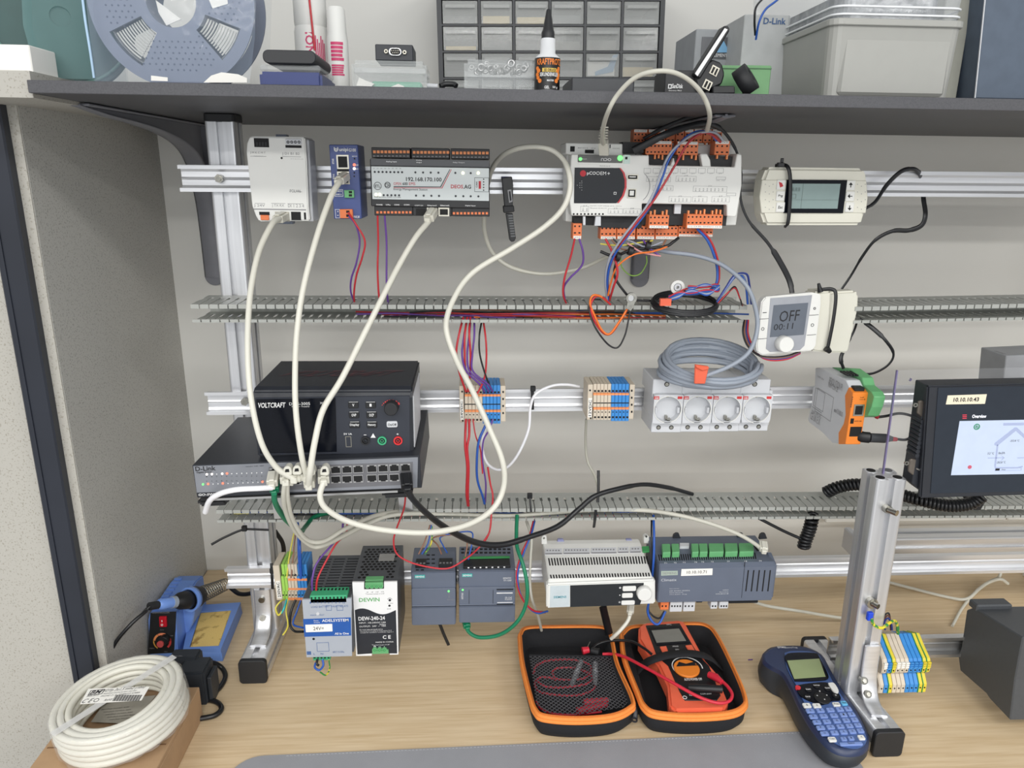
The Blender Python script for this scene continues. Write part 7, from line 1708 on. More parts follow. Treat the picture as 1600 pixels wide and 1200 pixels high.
# lower green cable
netc('green network cable hanging from the lower duct round the logic controllers', [(808, 805, 1.02), (807, 830, 1.0), (808, 855, .98), (818, 885, .96), (824, 920, .95), (820, 950, .95), (805, 975, .95), (780, 992, .96), (750, 996, .97), (733, 988, .98), (728, 975, .99)], 6, m_cabgn, [((727, 968, 1.0), (731, 984, .98), .011)], m_cabgn)
cable('thick_cable', 'thick black cable hidden in the lower left behind the left upright', 'cable', [(430, 830, 1.12), (442, 850, 1.13), (440, 870, 1.14), (415, 880, 1.16), (400, 905, 1.18), (395, 925, 1.2), (375, 928, 1.21), (360, 918, 1.22)], 7, m_cabb)
# white flat power leads on the middle rail
cable('white_lead', 'thin white lead looping from the middle rail behind the long network cable', 'cable', [(905, 604, 1.05), (885, 601, 1.04), (862, 603, 1.03), (838, 615, 1.02), (829, 635, 1.02), (826, 670, 1.02), (812, 705, 1.02), (795, 728, 1.03), (778, 734, 1.04), (762, 725, 1.05), (754, 705, 1.06), (754, 685, 1.06), (762, 662, 1.06)], 4.6, mat('bright_white_jacket', (0, 0, 0)))
cable('white_lead', 'pale grey lead dropping behind the 12VDC terminals to the lower duct', 'cable', [(916, 655, 1.12), (915, 690, 1.14), (918, 720, 1.14), (930, 745, 1.12), (938, 775, 1.08)], 4, m_cabg)
cable('white_lead', 'white lead lying on the desk from beneath the right end of the slate controller', 'cable', [(1172, 938, 1.02), (1200, 947, 1.05), (1250, 955, 1.08), (1310, 965, 1.105), (1370, 972, 1.115)], 5, m_cabw)
def desk_lead(label, pts, w, mt):
    P = crom([PZ(x, y, z) for x, y, z in pts], 8); R = [w/2*depth(p)/FPX for p in P]; t = thing('white_lead', label, 'cable'); M().tube(P, R, n=8).build('jacket', mt, t); return t
desk_lead('white lead curving over the desk above the dark grey module', [(1370, 905, .004), (1420, 918, .004), (1480, 933, .004), (1510, 936, .006), (1530, 920, .01), (1545, 910, .02), (1563, 905, .03), (1575, 912, .02)], 5, m_cabw)
desk_lead('white lead rising behind the dark grey module at the right', [(1488, 978, .003), (1505, 948, .004), (1530, 920, .005), (1548, 908, .012), (1562, 900, .03), (1563, 880, .05)], 4.5, m_cabw)
netc('white network cable plugged under the white room controller, running to the desk', [(985, 958, .99), (981, 970, .985), (970, 984, .98), (962, 992, .98), (955, 998, .985)], 6, m_cabw, [((986, 945, 1.0), (984, 962, .985), .011)])
cable('white_lead', 'pale lead hanging left of the white room controller down to the zip case', 'cable', [(822, 812, 1.05), (830, 840, 1.03), (829, 870, 1.02), (828, 905, 1.01), (831, 935, 1.0), (840, 960, 1.02), (846, 985, 1.05)], 4.5, m_cabg)
# flat black cables on the right
FL = (V((0, -1, 0)), .3)
cable('flat_cable', 'flat black cable from the large controller down to the room thermostat', 'cable', [(990, 236, .97), (1010, 225, .965), (1040, 210, .96), (1075, 198, .965), (1105, 193, .975), (1130, 205, .99), (1150, 235, 1.0), (1158, 270, 1.0), (1157, 310, 1.0), (1170, 345, 1.0), (1200, 380, 1.0), (1222, 415, 1.0), (1234, 440, 1.0), (1238, 460, .995)], [13, 12, 11, 10, 8, 5, 4, 4, 4, 5, 9, 9, 8], m_cabb, flat=FL)
cable('flat_cable', 'thin black cable arching behind the orange plugs at the shelf underside', 'cable', [(1005, 217, 1.0), (1040, 198, 1.0), (1080, 182, 1.0), (1108, 175, 1.0), (1124, 176, 1.0)], [5, 6, 6, 6, 4], m_cabb, flat=FL)
cable('flat_cable', 'flat black cable curling from behind the cream operator panel', 'cable', [(1352, 326, 1.01), (1368, 315, 1.02), (1385, 290, 1.03), (1405, 270, 1.035), (1420, 264, 1.04), (1434, 267, 1.05), (1443, 285, 1.09), (1443, 310, 1.09), (1446, 335, 1.08), (1440, 352, 1.08), (1420, 360, 1.08), (1395, 361, 1.08), (1368, 375, 1.08), (1348, 400, 1.09), (1330, 430, 1.1), (1315, 452, 1.1)], [5, 6, 7, 7, 6, 8, 8, 8, 8, 7, 6, 5, 4, 4], m_cabb, flat=FL)
cable('flat_cable', 'flat black cable looping below the cream plate to the compact computer', 'cable', [(1342, 498, 1.02), (1360, 510, 1.01), (1382, 530, 1.0), (1396, 552, 1.0), (1388, 570, 1.0), (1365, 583, 1.0), (1340, 585, 1.0)], [5, 7, 5, 4, 4, 4], m_cabb, flat=FL)
cable('flat_cable', 'flat black cable bowing down left of the loop to the green terminal module', 'cable', [(1340, 500, 1.03), (1334, 518, 1.02), (1322, 540, 1.01), (1314, 560, 1.0), (1318, 576, 1.0)], [4, 4, 6, 7, 5], m_cabb, flat=FL)
# usb leads compact computer -> touch panel
t, P = cable('usb_lead', 'upper black lead with a red collar from the compact computer to the touch panel', 'cable', [(1370, 652, .975), (1385, 650, .97), (1405, 646, .96), (1425, 650, .95), (1443, 660, .94)], 4.5, m_cabb)
M().tube([PY(1350, 640, .985), PY(1362, 643, .98), PY(1371, 651, .975)], [.0065, .0065, .003], n=10, flat=(V((0, -1, 0)), .7)).build('plug', m_adb, t); M().tube([PY(1368, 650, .976), PY(1373, 652, .974)], .0032, n=10).build('red_collar', m_rprint, t)
t, P = cable('usb_lead', 'lower black lead with a grey plug and red collar from the compact computer', 'cable', [(1400, 686, .93), (1415, 687, .935), (1430, 681, .94), (1443, 678, .94)], 4.5, m_cabb)
M().tube(crom([PY(1335, 676, .945), PY(1345, 682, .935), PY(1359, 684, .93)], 4), [.008]*9, n=8, flat=(V((0, -1, 0)), .7)).build('angled_plug', m_black, t, label='black angled plug')
M().tube([PY(1359, 684, .93), PY(1383, 685, .93), PY(1396, 686, .93)], [.0068, .0068, .003], n=8, flat=(V((0, -1, 0)), .8)).build('plug', mat('plug_grey', (62, 64, 68), .5), t); M().tube([PY(1394, 686, .93), PY(1401, 686.5, .93)], [.0035, .0028], n=10).build('red_collar', m_rprint, t)
# spiral cable of the touch panel
def spiral(label, pts, turns, rpx, rw, mt=m_cabb):
    P = crom([PY(x, y, Y) for x, y, Y in pts], 24); n = turns*10; out = []
    L = [0]
    for i in range(1, len(P)): L.append(L[-1]+(P[i]-P[i-1]).length)
    xv = None; j = 0
    for i in range(n+1):
        s = L[-1]*i/n
        while j < len(L)-2 and L[j+1] < s: j += 1
        f = (s-L[j])/max(1e-9, L[j+1]-L[j]); c = P[j].lerp(P[j+1], f); d = (P[j+1]-P[j]).normalized()
        xv = (d.orthogonal() if xv is None else xv-d*xv.dot(d)).normalized(); yv = d.cross(xv); a = 2*math.pi*i/10; r = rpx*depth(c)/FPX
        out.append(c+(xv*math.cos(a)+yv*math.sin(a))*r)
    t = thing('spiral_cable', label, 'cable'); M().tube(out, rw, n=6).build('coils', mt, t); return t
spiral('black spiral cable running behind the touch panel and the short post', [(1290, 770, 1.04), (1310, 761, 1.03), (1340, 757, 1.02), (1370, 762, 1.01), (1405, 772, 1.0), (1440, 782, .98), (1480, 790, .97), (1515, 787, .97), (1535, 775, .97)], 44, 7.5, .0028)
t = spiral('short black spiral cable end hanging below the lower duct', [(1270, 805, 1.04), (1268, 815, 1.03), (1264, 830, 1.03), (1258, 845, 1.03), (1256, 855, 1.03)], 11, 8, .0028)
cable('black_lead', 'straight black lead running from the lower duct to the spiral cable end', 'cable', [(1150, 790, 1.05), (1190, 812, 1.04), (1225, 830, 1.035), (1252, 842, 1.03)], 5, m_cabb)
tag(M().poly(front(.99), [(1516, 780), (1542, 780), (1532, 797), (1522, 797)], -.02, 0).build('panel_hook', m_black), 'black hook shaped clip beneath the touch panel', 'clip')
# ---- coloured wires
def wire(label, pts, mt, w=3.2, **k):
    P = crom([PY(x, y, Y) for x, y, Y in pts], 8); R = [w/2*depth(p)/FPX for p in P]
    return tag(M().tube(P, R, n=6).build('wire', mt), label, 'wire')
wire('violet wire from the orange plug of the blue gateway', [(545, 338, .985), (556, 352, .98), (562, 378, .985), (557, 410, .99), (549, 435, 1.0), (548, 455, 1.01), (553, 470, 1.02), (557, 480, 1.03)], m_violet, 3)
wire('red wire from the orange plug of the blue gateway', [(544, 332, .985), (556, 350, .978), (570, 376, .98), (566, 402, .985), (557, 430, .995), (553, 460, 1.01), (555, 480, 1.03)], m_red, 3)
wire('red wire hanging straight from the left end of the long energy station', [(590, 337, .99), (591, 380, 1.0), (590, 420, 1.0), (592, 462, 1.01), (596, 480, 1.03)], m_red, 3.2)
wire('violet wire hanging straight from the left end of the long energy station', [(601, 337, .99), (604, 380, 1.0), (604, 440, 1.0), (606, 470, 1.02), (609, 482, 1.03)], m_violet, 3.2)
wire('red wire from the two way plug at the left of the large controller', [(898, 373, .98), (892, 400, .985), (882, 435, .99), (880, 460, 1.0), (886, 477, 1.02)], m_red, 3.2)
wire('violet wire from the two way plug at the left of the large controller', [(905, 373, .98), (911, 395, .98), (909, 415, .985), (890, 435, .99), (881, 450, 1.0), (883, 470, 1.015)], m_violet, 3.2)
wire('grey wire crossing the large controller diagonally to the upper duct', [(1130, 220, .965), (1120, 209, .955), (1105, 206, .95), (1080, 212, .95), (1050, 236, .95), (1034, 266, .95), (1022, 300, .95), (1005, 330, .95), (975, 368, .955), (953, 402, .97), (946, 435, .99), (949, 470, 1.01)], m_wire_grey, 4)
wire('blue wire crossing the large controller diagonally to the upper duct', [(1120, 220, .965), (1108, 207, .955), (1088, 206, .952), (1068, 218, .952), (1046, 248, .952), (1036, 275, .952), (1024, 305, .952), (1008, 334, .952), (980, 370, .957), (957, 404, .972), (949, 437, .99), (951, 470, 1.01)], m_blue, 4)
wire('red wire crossing the large controller diagonally to the upper duct', [(1126, 222, .965), (1112, 210, .953), (1096, 208, .95), (1075, 224, .948), (1056, 256, .948), (1036, 290, .948), (1018, 318, .948), (988, 356, .952), (962, 395, .968), (950, 430, .988), (951, 470, 1.01)], mat('crimson_wire', (170, 44, 52), .38), 4)
wire('blue wire curving right from the nine way plug to the cable bundle', [(1089, 357, .99), (1105, 375, .99), (1116, 400, .99), (1121, 425, .99), (1117, 447, .985), (1095, 458, .98), (1065, 460, .98), (1045, 463, .98)], m_blue, 4.2)
wire('red wire curving right from the nine way plug to the cable bundle', [(1092, 357, .992), (1109, 374, .992), (1120, 400, .992), (1124, 425, .992), (1120, 445, .988), (1098, 449, .985), (1070, 452, .985), (1058, 460, .985)], m_red, 3)
bun = [(m_black, [(938, 393, .99), (960, 400, .985), (985, 391, .98), (1010, 388, .98), (1040, 385, .98), (1052, 378, .98), (1060, 372, .985)], 5, 'black wire bunched with ties beneath the large controller'),
 (m_cabb, [(965, 402, .985), (960, 430, .985), (975, 455, .985), (990, 468, .99), (1020, 470, .995), (1050, 472, 1.0)], 4, 'black wire drooping left from the bundle down into the coiled ring'),
 (m_or, [(1056, 374, .985), (1045, 384, .98), (1020, 393, .975), (990, 398, .975), (965, 416, .98), (955, 440, .99), (950, 462, 1.0)], 3, 'orange wire under the large controller leading to the upper duct'),
 (m_yel, [(938, 381, .99), (955, 383, .985), (975, 383, .982), (1000, 379, .985), (1020, 376, .99)], 2.6, 'yellow wire lying across the bundle under the large controller'),
 (m_red, [(946, 373, .985), (957, 395, .98), (965, 425, .98), (958, 450, .99), (952, 470, 1.01)], 3.6, 'dark red wire dropping from the first lower orange plug'),
 (m_brown, [(955, 374, .988), (968, 387, .985), (985, 391, .985), (1005, 383, .985)], 2.6, 'brown wire looping under the second lower orange plug'),
 (m_cabb, [(958, 373, .988), (970, 382, .985), (1000, 384, .982), (1015, 376, .985)], 2.6, 'thin black wire hugging the lower orange plugs'),
 (m_pink, [(980, 380, .98), (1000, 393, .977), (1020, 398, .977), (1032, 400, .98)], 3, 'pink wire end sticking right out of the bundle'),
 (m_brown, [(1041, 374, .985), (1034, 385, .98), (1020, 392, .98), (1000, 396, .98)], 3, 'brown wire falling from the fourth lower orange plug'),
 (m_violet, [(1005, 375, .985), (1012, 385, .98), (1020, 392, .98), (1030, 399, .98)], 3, 'violet wire in the bundle under the large controller'),
 (m_wire_grey, [(975, 372, .985), (995, 381, .982), (1012, 386, .98), (1035, 378, .983)], 2.6, 'thin grey wire in the bundle under the large controller')]
for mt, pts, w, l in bun: wire(l, pts, mt, w)
for i, (x, y) in enumerate(((966, 401), (985, 392), (1012, 384))):
    tag(M().cyl(PY(x-3, y-1, .978), PY(x+3, y+1, .978), .0062, n=12).build('cable_tie', m_black), ('left cable tie round the wire bundle under the large controller', 'middle cable tie round the wire bundle under the large controller', 'right cable tie round the wire bundle under the large controller')[i], 'cable tie')
wire('thin green wire hanging in a loop behind the wire bundle', [(970, 402, 1.1), (972, 418, 1.1), (985, 430, 1.1), (1000, 428, 1.1), (1010, 412, 1.1), (1010, 400, 1.1)], m_lime, 2)
# wires lying in the upper duct
random.seed(21)
cols = [('red', m_red), ('black', m_cabb), ('orange', m_or), ('violet', m_violet), ('dark red', mat('crimson_wire', (0, 0, 0))), ('brown', mat('dark_brown_wire', (96, 52, 46), .4))]
def ductwires(x0, x1, yc, sp, items, Y0, where):
    for k, (cn, mt, a, b, dy) in enumerate(items):
        n = max(3, int((b-a)/55)); pts = []
        for i in range(n+1):
            x = a+(b-a)*i/n; pts.append((x, yc(x)+dy+random.uniform(-1.6, 1.6), Y0+random.uniform(-.006, .006)))
        wire('%s wire %s' % (cn, where[k]), pts, mt, 3)
yc = lambda x: 489+(x-555)*.008
ductwires(0, 0, yc, 0, [('red', m_red, 556, 930, -1), ('violet', m_violet, 557, 900, 1), ('red', m_red, 597, 1030, 3), ('violet', m_violet, 610, 940, 4), ('black', m_cabb, 640, 1060, -3), ('orange', m_or, 800, 1040, 0), ('dark red', m_red, 730, 1040, 5), ('orange', m_or, 740, 985, 4), ('brown', m_brown, 700, 960, -5), ('black', m_cabb, 600, 1050, 6), ('dark blue', m_blue, 900, 1170, -4)], 1.03,
 ['lying full length in the upper duct from the gateway', 'lying full length in the upper duct from the gateway', 'in the upper duct starting below the long energy station', 'in the upper duct starting below the long energy station', 'along the top of the wires in the upper duct', 'in the upper duct under the large controller', 'low in the upper duct above the 24VDC terminals', 'low in the upper duct, ending at the knotted loop', 'at the back of the upper duct, middle', 'at the bottom of the wires in the upper duct', 'at the right end of the upper duct'])
# knotted loop at the duct
wire('orange wire looping out of the upper duct below the small nut', [(952, 474, .995), (938, 463, .985), (926, 462, .98), (922, 475, .98), (930, 495, .98), (940, 515, .98), (952, 522, .98), (966, 505, .98), (980, 483, .985)], m_or, 3.6)
wire('red wire looping out of the upper duct below the small nut', [(954, 476, .995), (942, 465, .987), (930, 464, .983), (923, 478, .98), (928, 500, .98), (942, 520, .982), (955, 521, .982), (970, 500, .982), (980, 484, .985)], m_red, 3.2)
wire('black wire hanging lowest out of the upper duct below the small nut', [(938, 468, .99), (924, 470, .985), (922, 490, .98), (932, 515, .975), (950, 538, .975), (965, 543, .975), (976, 525, .975), (982, 500, .978), (985, 484, .98)], m_cabb, 3)
t = thing('ring_terminal', 'round steel ring terminal with a screw on the upper duct', 'terminal')
g = front(.978); M().ring(g, 987, 466, 8.5, 4.2, -.003, .001, 20).build('ring', m_bolt, t); M().disc(g, 986, 466, 4.6, -.003, .003, 12).build('screw', m_steel, t); M().poly(g, [(981, 470), (992, 472), (990, 480), (985, 486), (979, 480)], -.003, 0).build('crimp', m_bolt, t)
# coiled black ring and bundle at right
P = []
for k in range(5*26):
    a = 2*math.pi*k/26; i = k//26
    c = PY(1070, 470, .985); P.append(V((c.x+(.043+.0012*(i % 3))*math.cos(a), .985+.03*math.sin(a), PY(1070, 473+i*1.6, .985).z+.0088*math.sin(a)+.002)))
cr = tag(M().tube(P, .0022, n=6).build('cable_coil', m_cabb), 'thin black cable coiled flat on the upper duct under the blue bundle', 'cable')
tag(M().px(front(.952), 1032, 467, 1049, 478, -.004, .002).build('tape_flag', mat('orange_red_tape', (0, 0, 0))), 'orange tape flag on the coiled black cable', 'tape')
for i, (dy, mt, nm) in enumerate(((0, m_blue, 'lower blue'), (3, m_wire_grey, 'grey'), (-3, m_red, 'red'), (-1.5, mat('dark_blue_wire', (32, 52, 128), .4), 'dark blue'), (5, m_blue, 'upper blue'))):
    wire('%s wire in the small bundle lying on the coiled black cable' % nm, [(1045, 466+dy*.6, .96), (1060, 460+dy, .955), (1080, 456-dy*.6, .955), (1105, 456+dy, .96), (1122, 452-dy, .965), (1120, 446+dy*.5, .97), (1100, 447-dy*.5, .975), (1075, 450+dy, .975)], mt, 3.4)
t = thing('wire_spool_hub', 'small round white hub behind the bundle on the upper duct', 'hub')
g = front(.99); M().ring(g, 1059, 449, 11, 6.5, -.006, 0, 24).build('hub_rim', m_white, t); M().ring(g, 1059, 449, 5.5, 2.5, -.006, .001, 20).build('hub_core', m_ltgrey, t)
for i, (mt, l) in enumerate(((m_blue, 'blue wire rising right of the coil and dropping behind the thermostat'), (m_wire_grey, 'grey wire rising right of the coil and dropping behind the thermostat'), (mat('dark_blue_wire', (0, 0, 0)), 'dark blue wire arching beside the thermostat'), (m_red, 'red wire leaving the coil toward the thermostat'), (m_cabb, 'black wire leaving the coil toward the thermostat'))):
    if i < 3: wire(l, [(1120, 472, .96), (1135, 450-i, .96), (1148, 433-i*1.5, .965), (1158+i*4, 430-i, .97), (1165+i*3, 445, .975), (1168+i*3, 475, .99)], mt, 3.2)
    else: wire(l, [(1122, 474, .965), (1135, 460+i-3, .965), (1148, 450-(i-3)*2, .97), (1156, 466, .985), (1160, 478, 1.0)], mt, 2.6)
for i, (mt, l) in enumerate(((m_cabb, 'black wire hanging from the duct and curving under the thermostat'), (m_brown, 'brown wire hanging from the duct and curving under the thermostat'), (mat('dark_blue_wire', (0, 0, 0)), 'dark blue wire hanging from the duct and curving under the thermostat'), (m_red, 'red wire hanging from the duct and curving under the thermostat'))):
    wire(l, [(1163+i*2, 500, 1.0), (1161+i*2.5, 520, .99), (1168+i*2.5, 540, .985), (1185+i, 555+i*.5, .975), (1205, 560+i*1.6-2, .972), (1230, 558+i*1.6-2, .972), (1250, 549+i, .98)], mt, 3.2)
# between upper duct, 24V terminals and lower duct
for x, x2, mt, l, b in ((722, 724, m_red, 'leftmost red wire from the upper duct to the 24VDC terminals', -8), (728, 730, m_red, 'second red wire from the upper duct to the 24VDC terminals', -1), (733, 727, m_red, 'third red wire from the upper duct to the 24VDC terminals', 3)):
    wire(l, [(x+2, 496, 1.02), (x-1+b*.4, 520, 1.0), (x-1+b, 550, .995), (x+b*.6, 580, 1.0), (x2+4, 612, 1.01)], mt, 3.4)
for i, (x, x2) in enumerate(((731, 757), (736, 764), (741, 770))):
    wire(('first', 'second', 'third')[i]+' violet wire bending right to the blue 24VDC terminals', [(x, 497, 1.02), (x-6+i*3, 525, 1.0), (x-9+i*3, 555, .995), (x-2, 580, .995), (x2-8, 600, 1.0), (x2, 612, 1.01)], m_violet, 3.2)
wire('black wire from the upper duct to the blue 24VDC terminals', [(753, 500, 1.02), (749, 525, 1.0), (750, 555, 1.0), (760, 590, 1.0), (770, 612, 1.01)], m_cabb, 2.8)
wire('red wire right of the black one above the blue 24VDC terminals', [(755, 500, 1.02), (759, 530, 1.0), (760, 560, 1.0), (757, 590, 1.0), (746, 614, 1.0), (736, 618, 1.0)], m_red, 3)
for i, (x, l) in enumerate(((728, 'left red wire from the 24VDC terminals down to the lower duct'), (733, 'right red wire from the 24VDC terminals down to the lower duct'))):
    wire(l, [(x, 655, 1.008), (x-1+i, 680, .995), (727+i*3, 700, .99), (730+i*2, 730, .99), (729+i*2, 770, 1.0), (731+i, 790, 1.02)], m_red, 4)
wire('thin red wire slanting from the 24VDC terminals beside the blue one', [(739, 655, 1.008), (743, 680, 1.0), (750, 700, 1.0), (752, 715, 1.0), (754, 740, 1.0)], m_red, 2.2)
wire('blue wire from the 24VDC terminals down to the lower duct', [(763, 655, 1.008), (757, 668, 1.0), (748, 690, .995), (745, 720, .995), (746, 750, 1.0), (754, 775, 1.01), (757, 787, 1.02)], m_blue, 4)
wire('violet wire from the 24VDC terminals down to the lower duct', [(770, 655, 1.008), (764, 672, 1.0), (755, 690, 1.0), (754, 720, 1.0), (759, 755, 1.005), (758, 785, 1.02)], m_violet, 2.8)
wire('black and red pair falling right of the blue wire to the lower duct', [(762, 730, 1.0), (766, 755, 1.0), (770, 775, .995), (768, 800, .98), (765, 830, .97), (755, 850, .965)], m_red, 3)
wire('thin red wire hanging in a deep loop over the logic controllers', [(634, 770, .9), (631, 795, .92), (620, 825, .94), (615, 845, .945), (620, 865, .945), (640, 878, .94), (670, 886, .935), (700, 888, .935), (725, 875, .94), (748, 856, .955), (765, 832, .965)], m_red, 2.8)
for mt, pts, l in ((m_brown, [(672, 820, 1.03), (664, 845, 1.02), (654, 866, 1.01)], 'brown wire into the left terminal of the narrow logic module'), (m_blue, [(674, 820, 1.03), (669, 848, 1.02), (659, 866, 1.01)], 'blue wire into the left terminal of the narrow logic module'), (m_yg, [(675, 822, 1.03), (674, 848, 1.02), (664, 866, 1.01)], 'yellow-green wire into the left terminal of the narrow logic module'),
    (m_brown, [(690, 866, 1.01), (684, 852, 1.02), (676, 842, 1.03), (690, 837, 1.03), (725, 836, 1.03), (730, 850, 1.02), (727, 870, 1.01)], 'brown wire linking the two logic controllers'), (m_blue, [(699, 864, 1.01), (692, 852, 1.02), (688, 840, 1.03), (705, 834, 1.03), (735, 831, 1.03), (738, 845, 1.02), (731, 878, 1.01)], 'blue wire linking the two logic controllers')):
    wire(l, pts, mt, 2.4)
wire('blue wire hanging between the wide logic controller and white room controller', [(836, 812, 1.03), (830, 835, 1.0), (818, 865, .985), (809, 895, .98), (812, 925, .98), (825, 948, .985), (840, 958, .99), (856, 955, 1.0)], m_blue, 3)
wire('red wire hanging between the wide logic controller and white room controller', [(834, 812, 1.03), (827, 838, 1.0), (814, 868, .985), (807, 900, .98), (814, 932, .98), (832, 953, .985), (852, 957, 1.0)], m_red, 3)
wire('blue wire hanging between the white and the slate controller', [(1021, 805, 1.03), (1022, 840, 1.0), (1021, 880, .99), (1016, 930, .99), (1012, 955, .99), (1020, 972, .985), (1030, 974, .985), (1040, 955, .99)], m_blue, 4)
wire('black wire hanging between the white and the slate controller', [(1018, 805, 1.035), (1018, 840, 1.0), (1019, 880, .995), (1013, 945, .995), (1018, 960, .99), (1030, 966, .99), (1038, 955, .995)], m_cabb, 3)
# wires in the lower duct
yc = lambda x: 803+(x-350)*0.0
ductwires(0, 0, yc, 0, [('dark blue', m_blue, 370, 1030, -1), ('black', m_cabb, 360, 1020, 2), ('blue', m_blue, 800, 1025, 4), ('red', m_red, 540, 1010, 3), ('yellow', m_yel, 365, 430, 0)], 1.045, ['running the whole lower duct under the switch', 'running the whole lower duct under the switch', 'at the right part of the lower duct', 'faintly seen in the lower duct', 'short at the left end of the lower duct'])
# left bottom wires
for mt, pts, w, l in ((m_yel, [(468, 800, 1.06), (460, 830, 1.04), (452, 870, 1.03), (448, 903, 1.02)], 2.4, 'yellow wire falling to the lime terminals'), (m_brown, [(464, 815, 1.06), (460, 850, 1.04), (455, 903, 1.02)], 2.4, 'brown wire falling to the beige terminals'), (m_cabb, [(468, 880, 1.04), (463, 890, 1.03), (460, 904, 1.02)], 3, 'black wire into the beige terminals'),
    (m_blue, [(463, 795, 1.06), (466, 830, 1.03), (467, 870, 1.02), (470, 904, 1.02)], 4, 'left blue wire falling to the blue terminals'), (m_blue, [(468, 830, 1.04), (469, 860, 1.02), (471, 900, 1.02)], 3.4, 'right blue wire falling to the blue terminals'),
    (m_violet, [(536, 818, 1.0), (533, 835, .99), (518, 852, .97), (495, 880, .95), (488, 905, .94), (488, 922, .945)], 3.4, 'violet wire running to the long green terminal of the grey power supply'), (m_red, [(543, 818, 1.0), (540, 835, .99), (525, 850, .97), (505, 885, .95), (496, 905, .94), (494, 922, .945)], 3.4, 'red wire running to the long green terminal of the grey power supply'),
    (m_yel, [(444, 937, 1.0), (438, 940, .99), (431, 950, .985), (435, 961, .985), (441, 955, .985)], 3, 'yellow wire curling under the lime terminals'), (mat('turquoise_wire', (60, 190, 190), .4), [(448, 937, 1.0), (444, 950, .985), (440, 958, .985)], 3, 'turquoise wire under the lime terminals'),
    (m_yel, [(450, 937, 1.0), (447, 955, .99), (450, 975, .985), (447, 985, .985), (442, 992, .985)], 2.6, 'yellow-green frayed wire dangling over the desk'), (m_cabb, [(462, 937, 1.0), (455, 955, .99), (453, 975, .985), (460, 986, .98), (474, 987, .97)], 4, 'black wire bending under the terminals behind the grey power supply'),
    (m_blue, [(470, 938, 1.0), (464, 955, .99), (458, 975, .985), (474, 981, .97)], 3, 'blue wire bending under the terminals behind the grey power supply'),
    (m_cabb, [(496, 1030, .93), (495, 1037, .925), (498, 1040, .925)], 4, 'black wire under the input of the grey power supply'), (m_blue, [(493, 1036, .925), (492, 1043, .925), (499, 1047, .925), (505, 1040, .925), (504, 1030, .93)], 3.4, 'blue wire looped under the input of the grey power supply'), (m_yg, [(514, 1031, .93), (515, 1045, .93), (509, 1055, .935), (500, 1050, .935)], 2.4, 'yellow-green wire looped under the input of the grey power supply')):
    wire(l, pts, mt, w)
# earth wire and jumpers at the stand
wire('yellow-green earth wire from the blue lug to the stepped terminals', [(1361, 966, .872), (1366, 977, .87), (1378, 981, .87), (1390, 973, .875), (1398, 970, .885), (1402, 978, .895), (1403, 990, .9)], m_yg, 5)
for i in range(3):
    wire(('back', 'middle', 'front')[i]+' dark jumper wire standing on the stepped terminals', [(1377+i*3, 976+i*4, .93-i*.01), (1378+i*2, 966+i*3, .93-i*.01), (1388, 958+i*4, .93-i*.01), (1391+i, 970+i*3, .93-i*.01), (1392+i, 985, .925-i*.01)], (m_cabb, mat('dark_brown_wire', (0, 0, 0)), mat('dark_blue_wire', (0, 0, 0)))[i], 3)
# cable ties
def tie(label, pts, w, head=None, Y=1.0):
    t = thing('cable_tie', label, 'cable tie'); P = [PY(x, y, yy) for x, y, yy in pts]; m = M().tube(crom(P, 4), w/2*depth(P[0])/FPX, n=8, flat=(V((0, -1, 0)), .4)); m.build('strap', m_black, t)
    if head: M().px(front(head[2]), head[0]-4, head[1]-4, head[0]+4, head[1]+4, -.003, .003).build('tie_head', m_black, t, bevel=.0008)
tie('black cable tie clasping the middle rail right of the 24VDC terminals', [(832, 609, 1.056), (832, 625, 1.055), (832, 640, 1.056)], 5, (833, 608, 1.054))
tie('black cable tie head on the lower duct left of the standing tie', [(828, 778, 1.02), (829, 790, 1.014), (830, 800, 1.012)], 3, (828, 776, 1.03))
tie('long black cable tie standing upright on the lower duct', [(935, 735, 1.03), (935, 760, 1.02), (934, 785, 1.01)], 4.5)
tie('black cable tie tail poking down through the lower duct', [(931, 797, 1.01), (930, 808, 1.012), (928, 824, 1.03)], 4.5)
tie('long black cable tie round the left upright pointing left', [(330, 851, 1.03), (350, 840, 1.04), (378, 828, 1.05), (395, 827, 1.052), (420, 828, 1.055)], 4, (381, 827, 1.05))
tie('black strap end hanging behind the narrow logic module', [(686, 972, 1.03), (693, 990, 1.03), (701, 1008, 1.03)], 5)
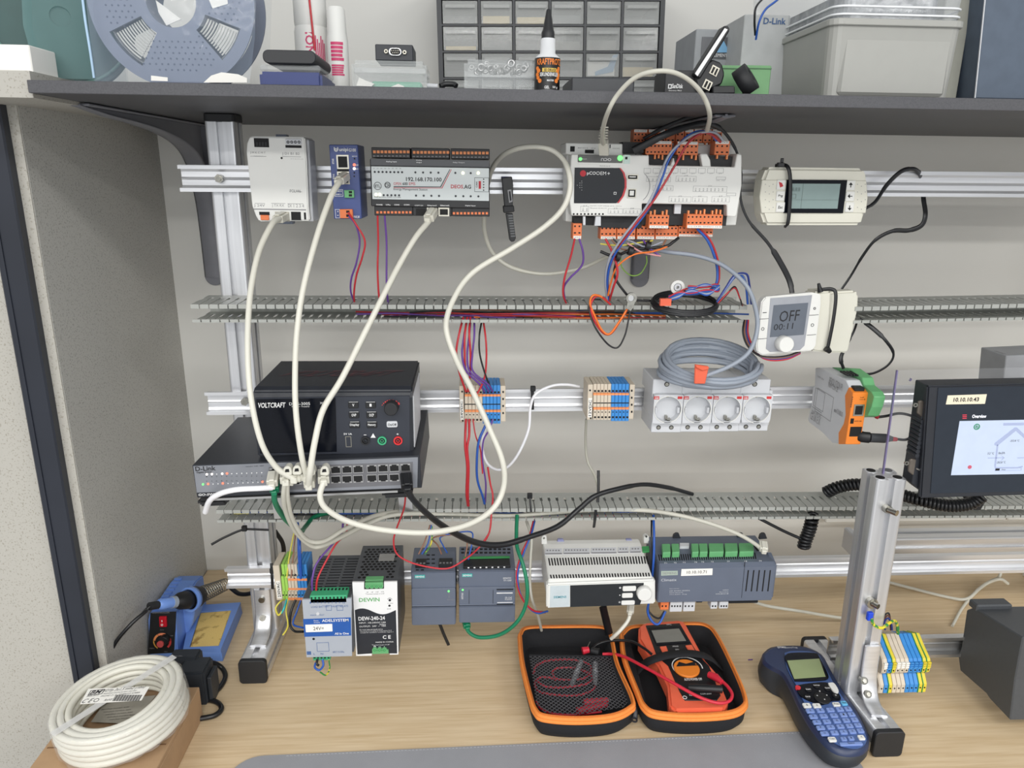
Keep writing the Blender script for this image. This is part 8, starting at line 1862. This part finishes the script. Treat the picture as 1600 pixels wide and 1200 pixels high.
tie('wide black strap hanging under the white room controller', [(942, 948, 1.03), (946, 965, 1.035), (952, 990, 1.04)], 12)
tie('black tie standing vertically left of the lowest terminals', [(424, 880, 1.04), (425, 900, 1.03), (426, 920, 1.035)], 4.5, (425, 893, 1.03))
# soldering iron lead and adapter leads
P = crom([IRON, IRON+V((-.006, -.01, -.004)), PY(228, 955, 1.0), PY(205, 975, .98), PY(180, 1005, .97), PY(165, 1040, .96), PY(150, 1075, .955)], 8)
t = thing('iron_lead', 'black lead of the soldering iron dropping behind the ring of cable', 'cable'); M().tube(P, .0028, n=8).build('jacket', m_cabb, t)
t = thing('black_lead', 'black mains lead behind the soldering iron lead, against the side panel', 'cable'); M().tube(crom([PZ(229, 990, .02), PZ(212, 1002, .02), PZ(195, 1020, .015), PZ(180, 1045, .006), PZ(172, 1070, .004)], 8), .0034, n=8).build('jacket', m_cabb, t)
for i, (pts, l) in enumerate(((  [(282, 1046, .05), (300, 1038, .045), (325, 1034, .03), (345, 1042, .012), (352, 1058, .005), (340, 1078, .0045), (318, 1088, .0045), (300, 1090, .0045)], 'upper black lead curling on the desk beside the carton'), ([(300, 1092, .0045), (320, 1092, .0045), (340, 1098, .0045), (346, 1108, .0045), (335, 1118, .0045), (312, 1123, .0045)], 'lower black lead loop on the desk beside the carton'))):
    t = thing('black_lead', l, 'cable'); M().tube(crom([PZ(*p) for p in pts], 8), .0038, n=8).build('jacket', m_cabb, t)
# ================================================================ FINISH: move every Empty to the base of its parts
bpy.context.view_layer.update()
kids = {}
for o in bpy.data.objects:
    if o.parent: kids.setdefault(o.parent.name, []).append(o)
for o in list(bpy.data.objects):
    if o.type == 'EMPTY' and o.parent is None:
        pts = []
        for c in kids.get(o.name, []):
            for q in c.bound_box: pts.append(c.matrix_world@V(q))
        if not pts: continue
        lo = [min(p[i] for p in pts) for i in range(3)]; hi = [max(p[i] for p in pts) for i in range(3)]
        b = V(((lo[0]+hi[0])/2, (lo[1]+hi[1])/2, lo[2])); o.location = b
        for c in kids[o.name]: c.location = c.location-b
bpy.context.view_layer.update()
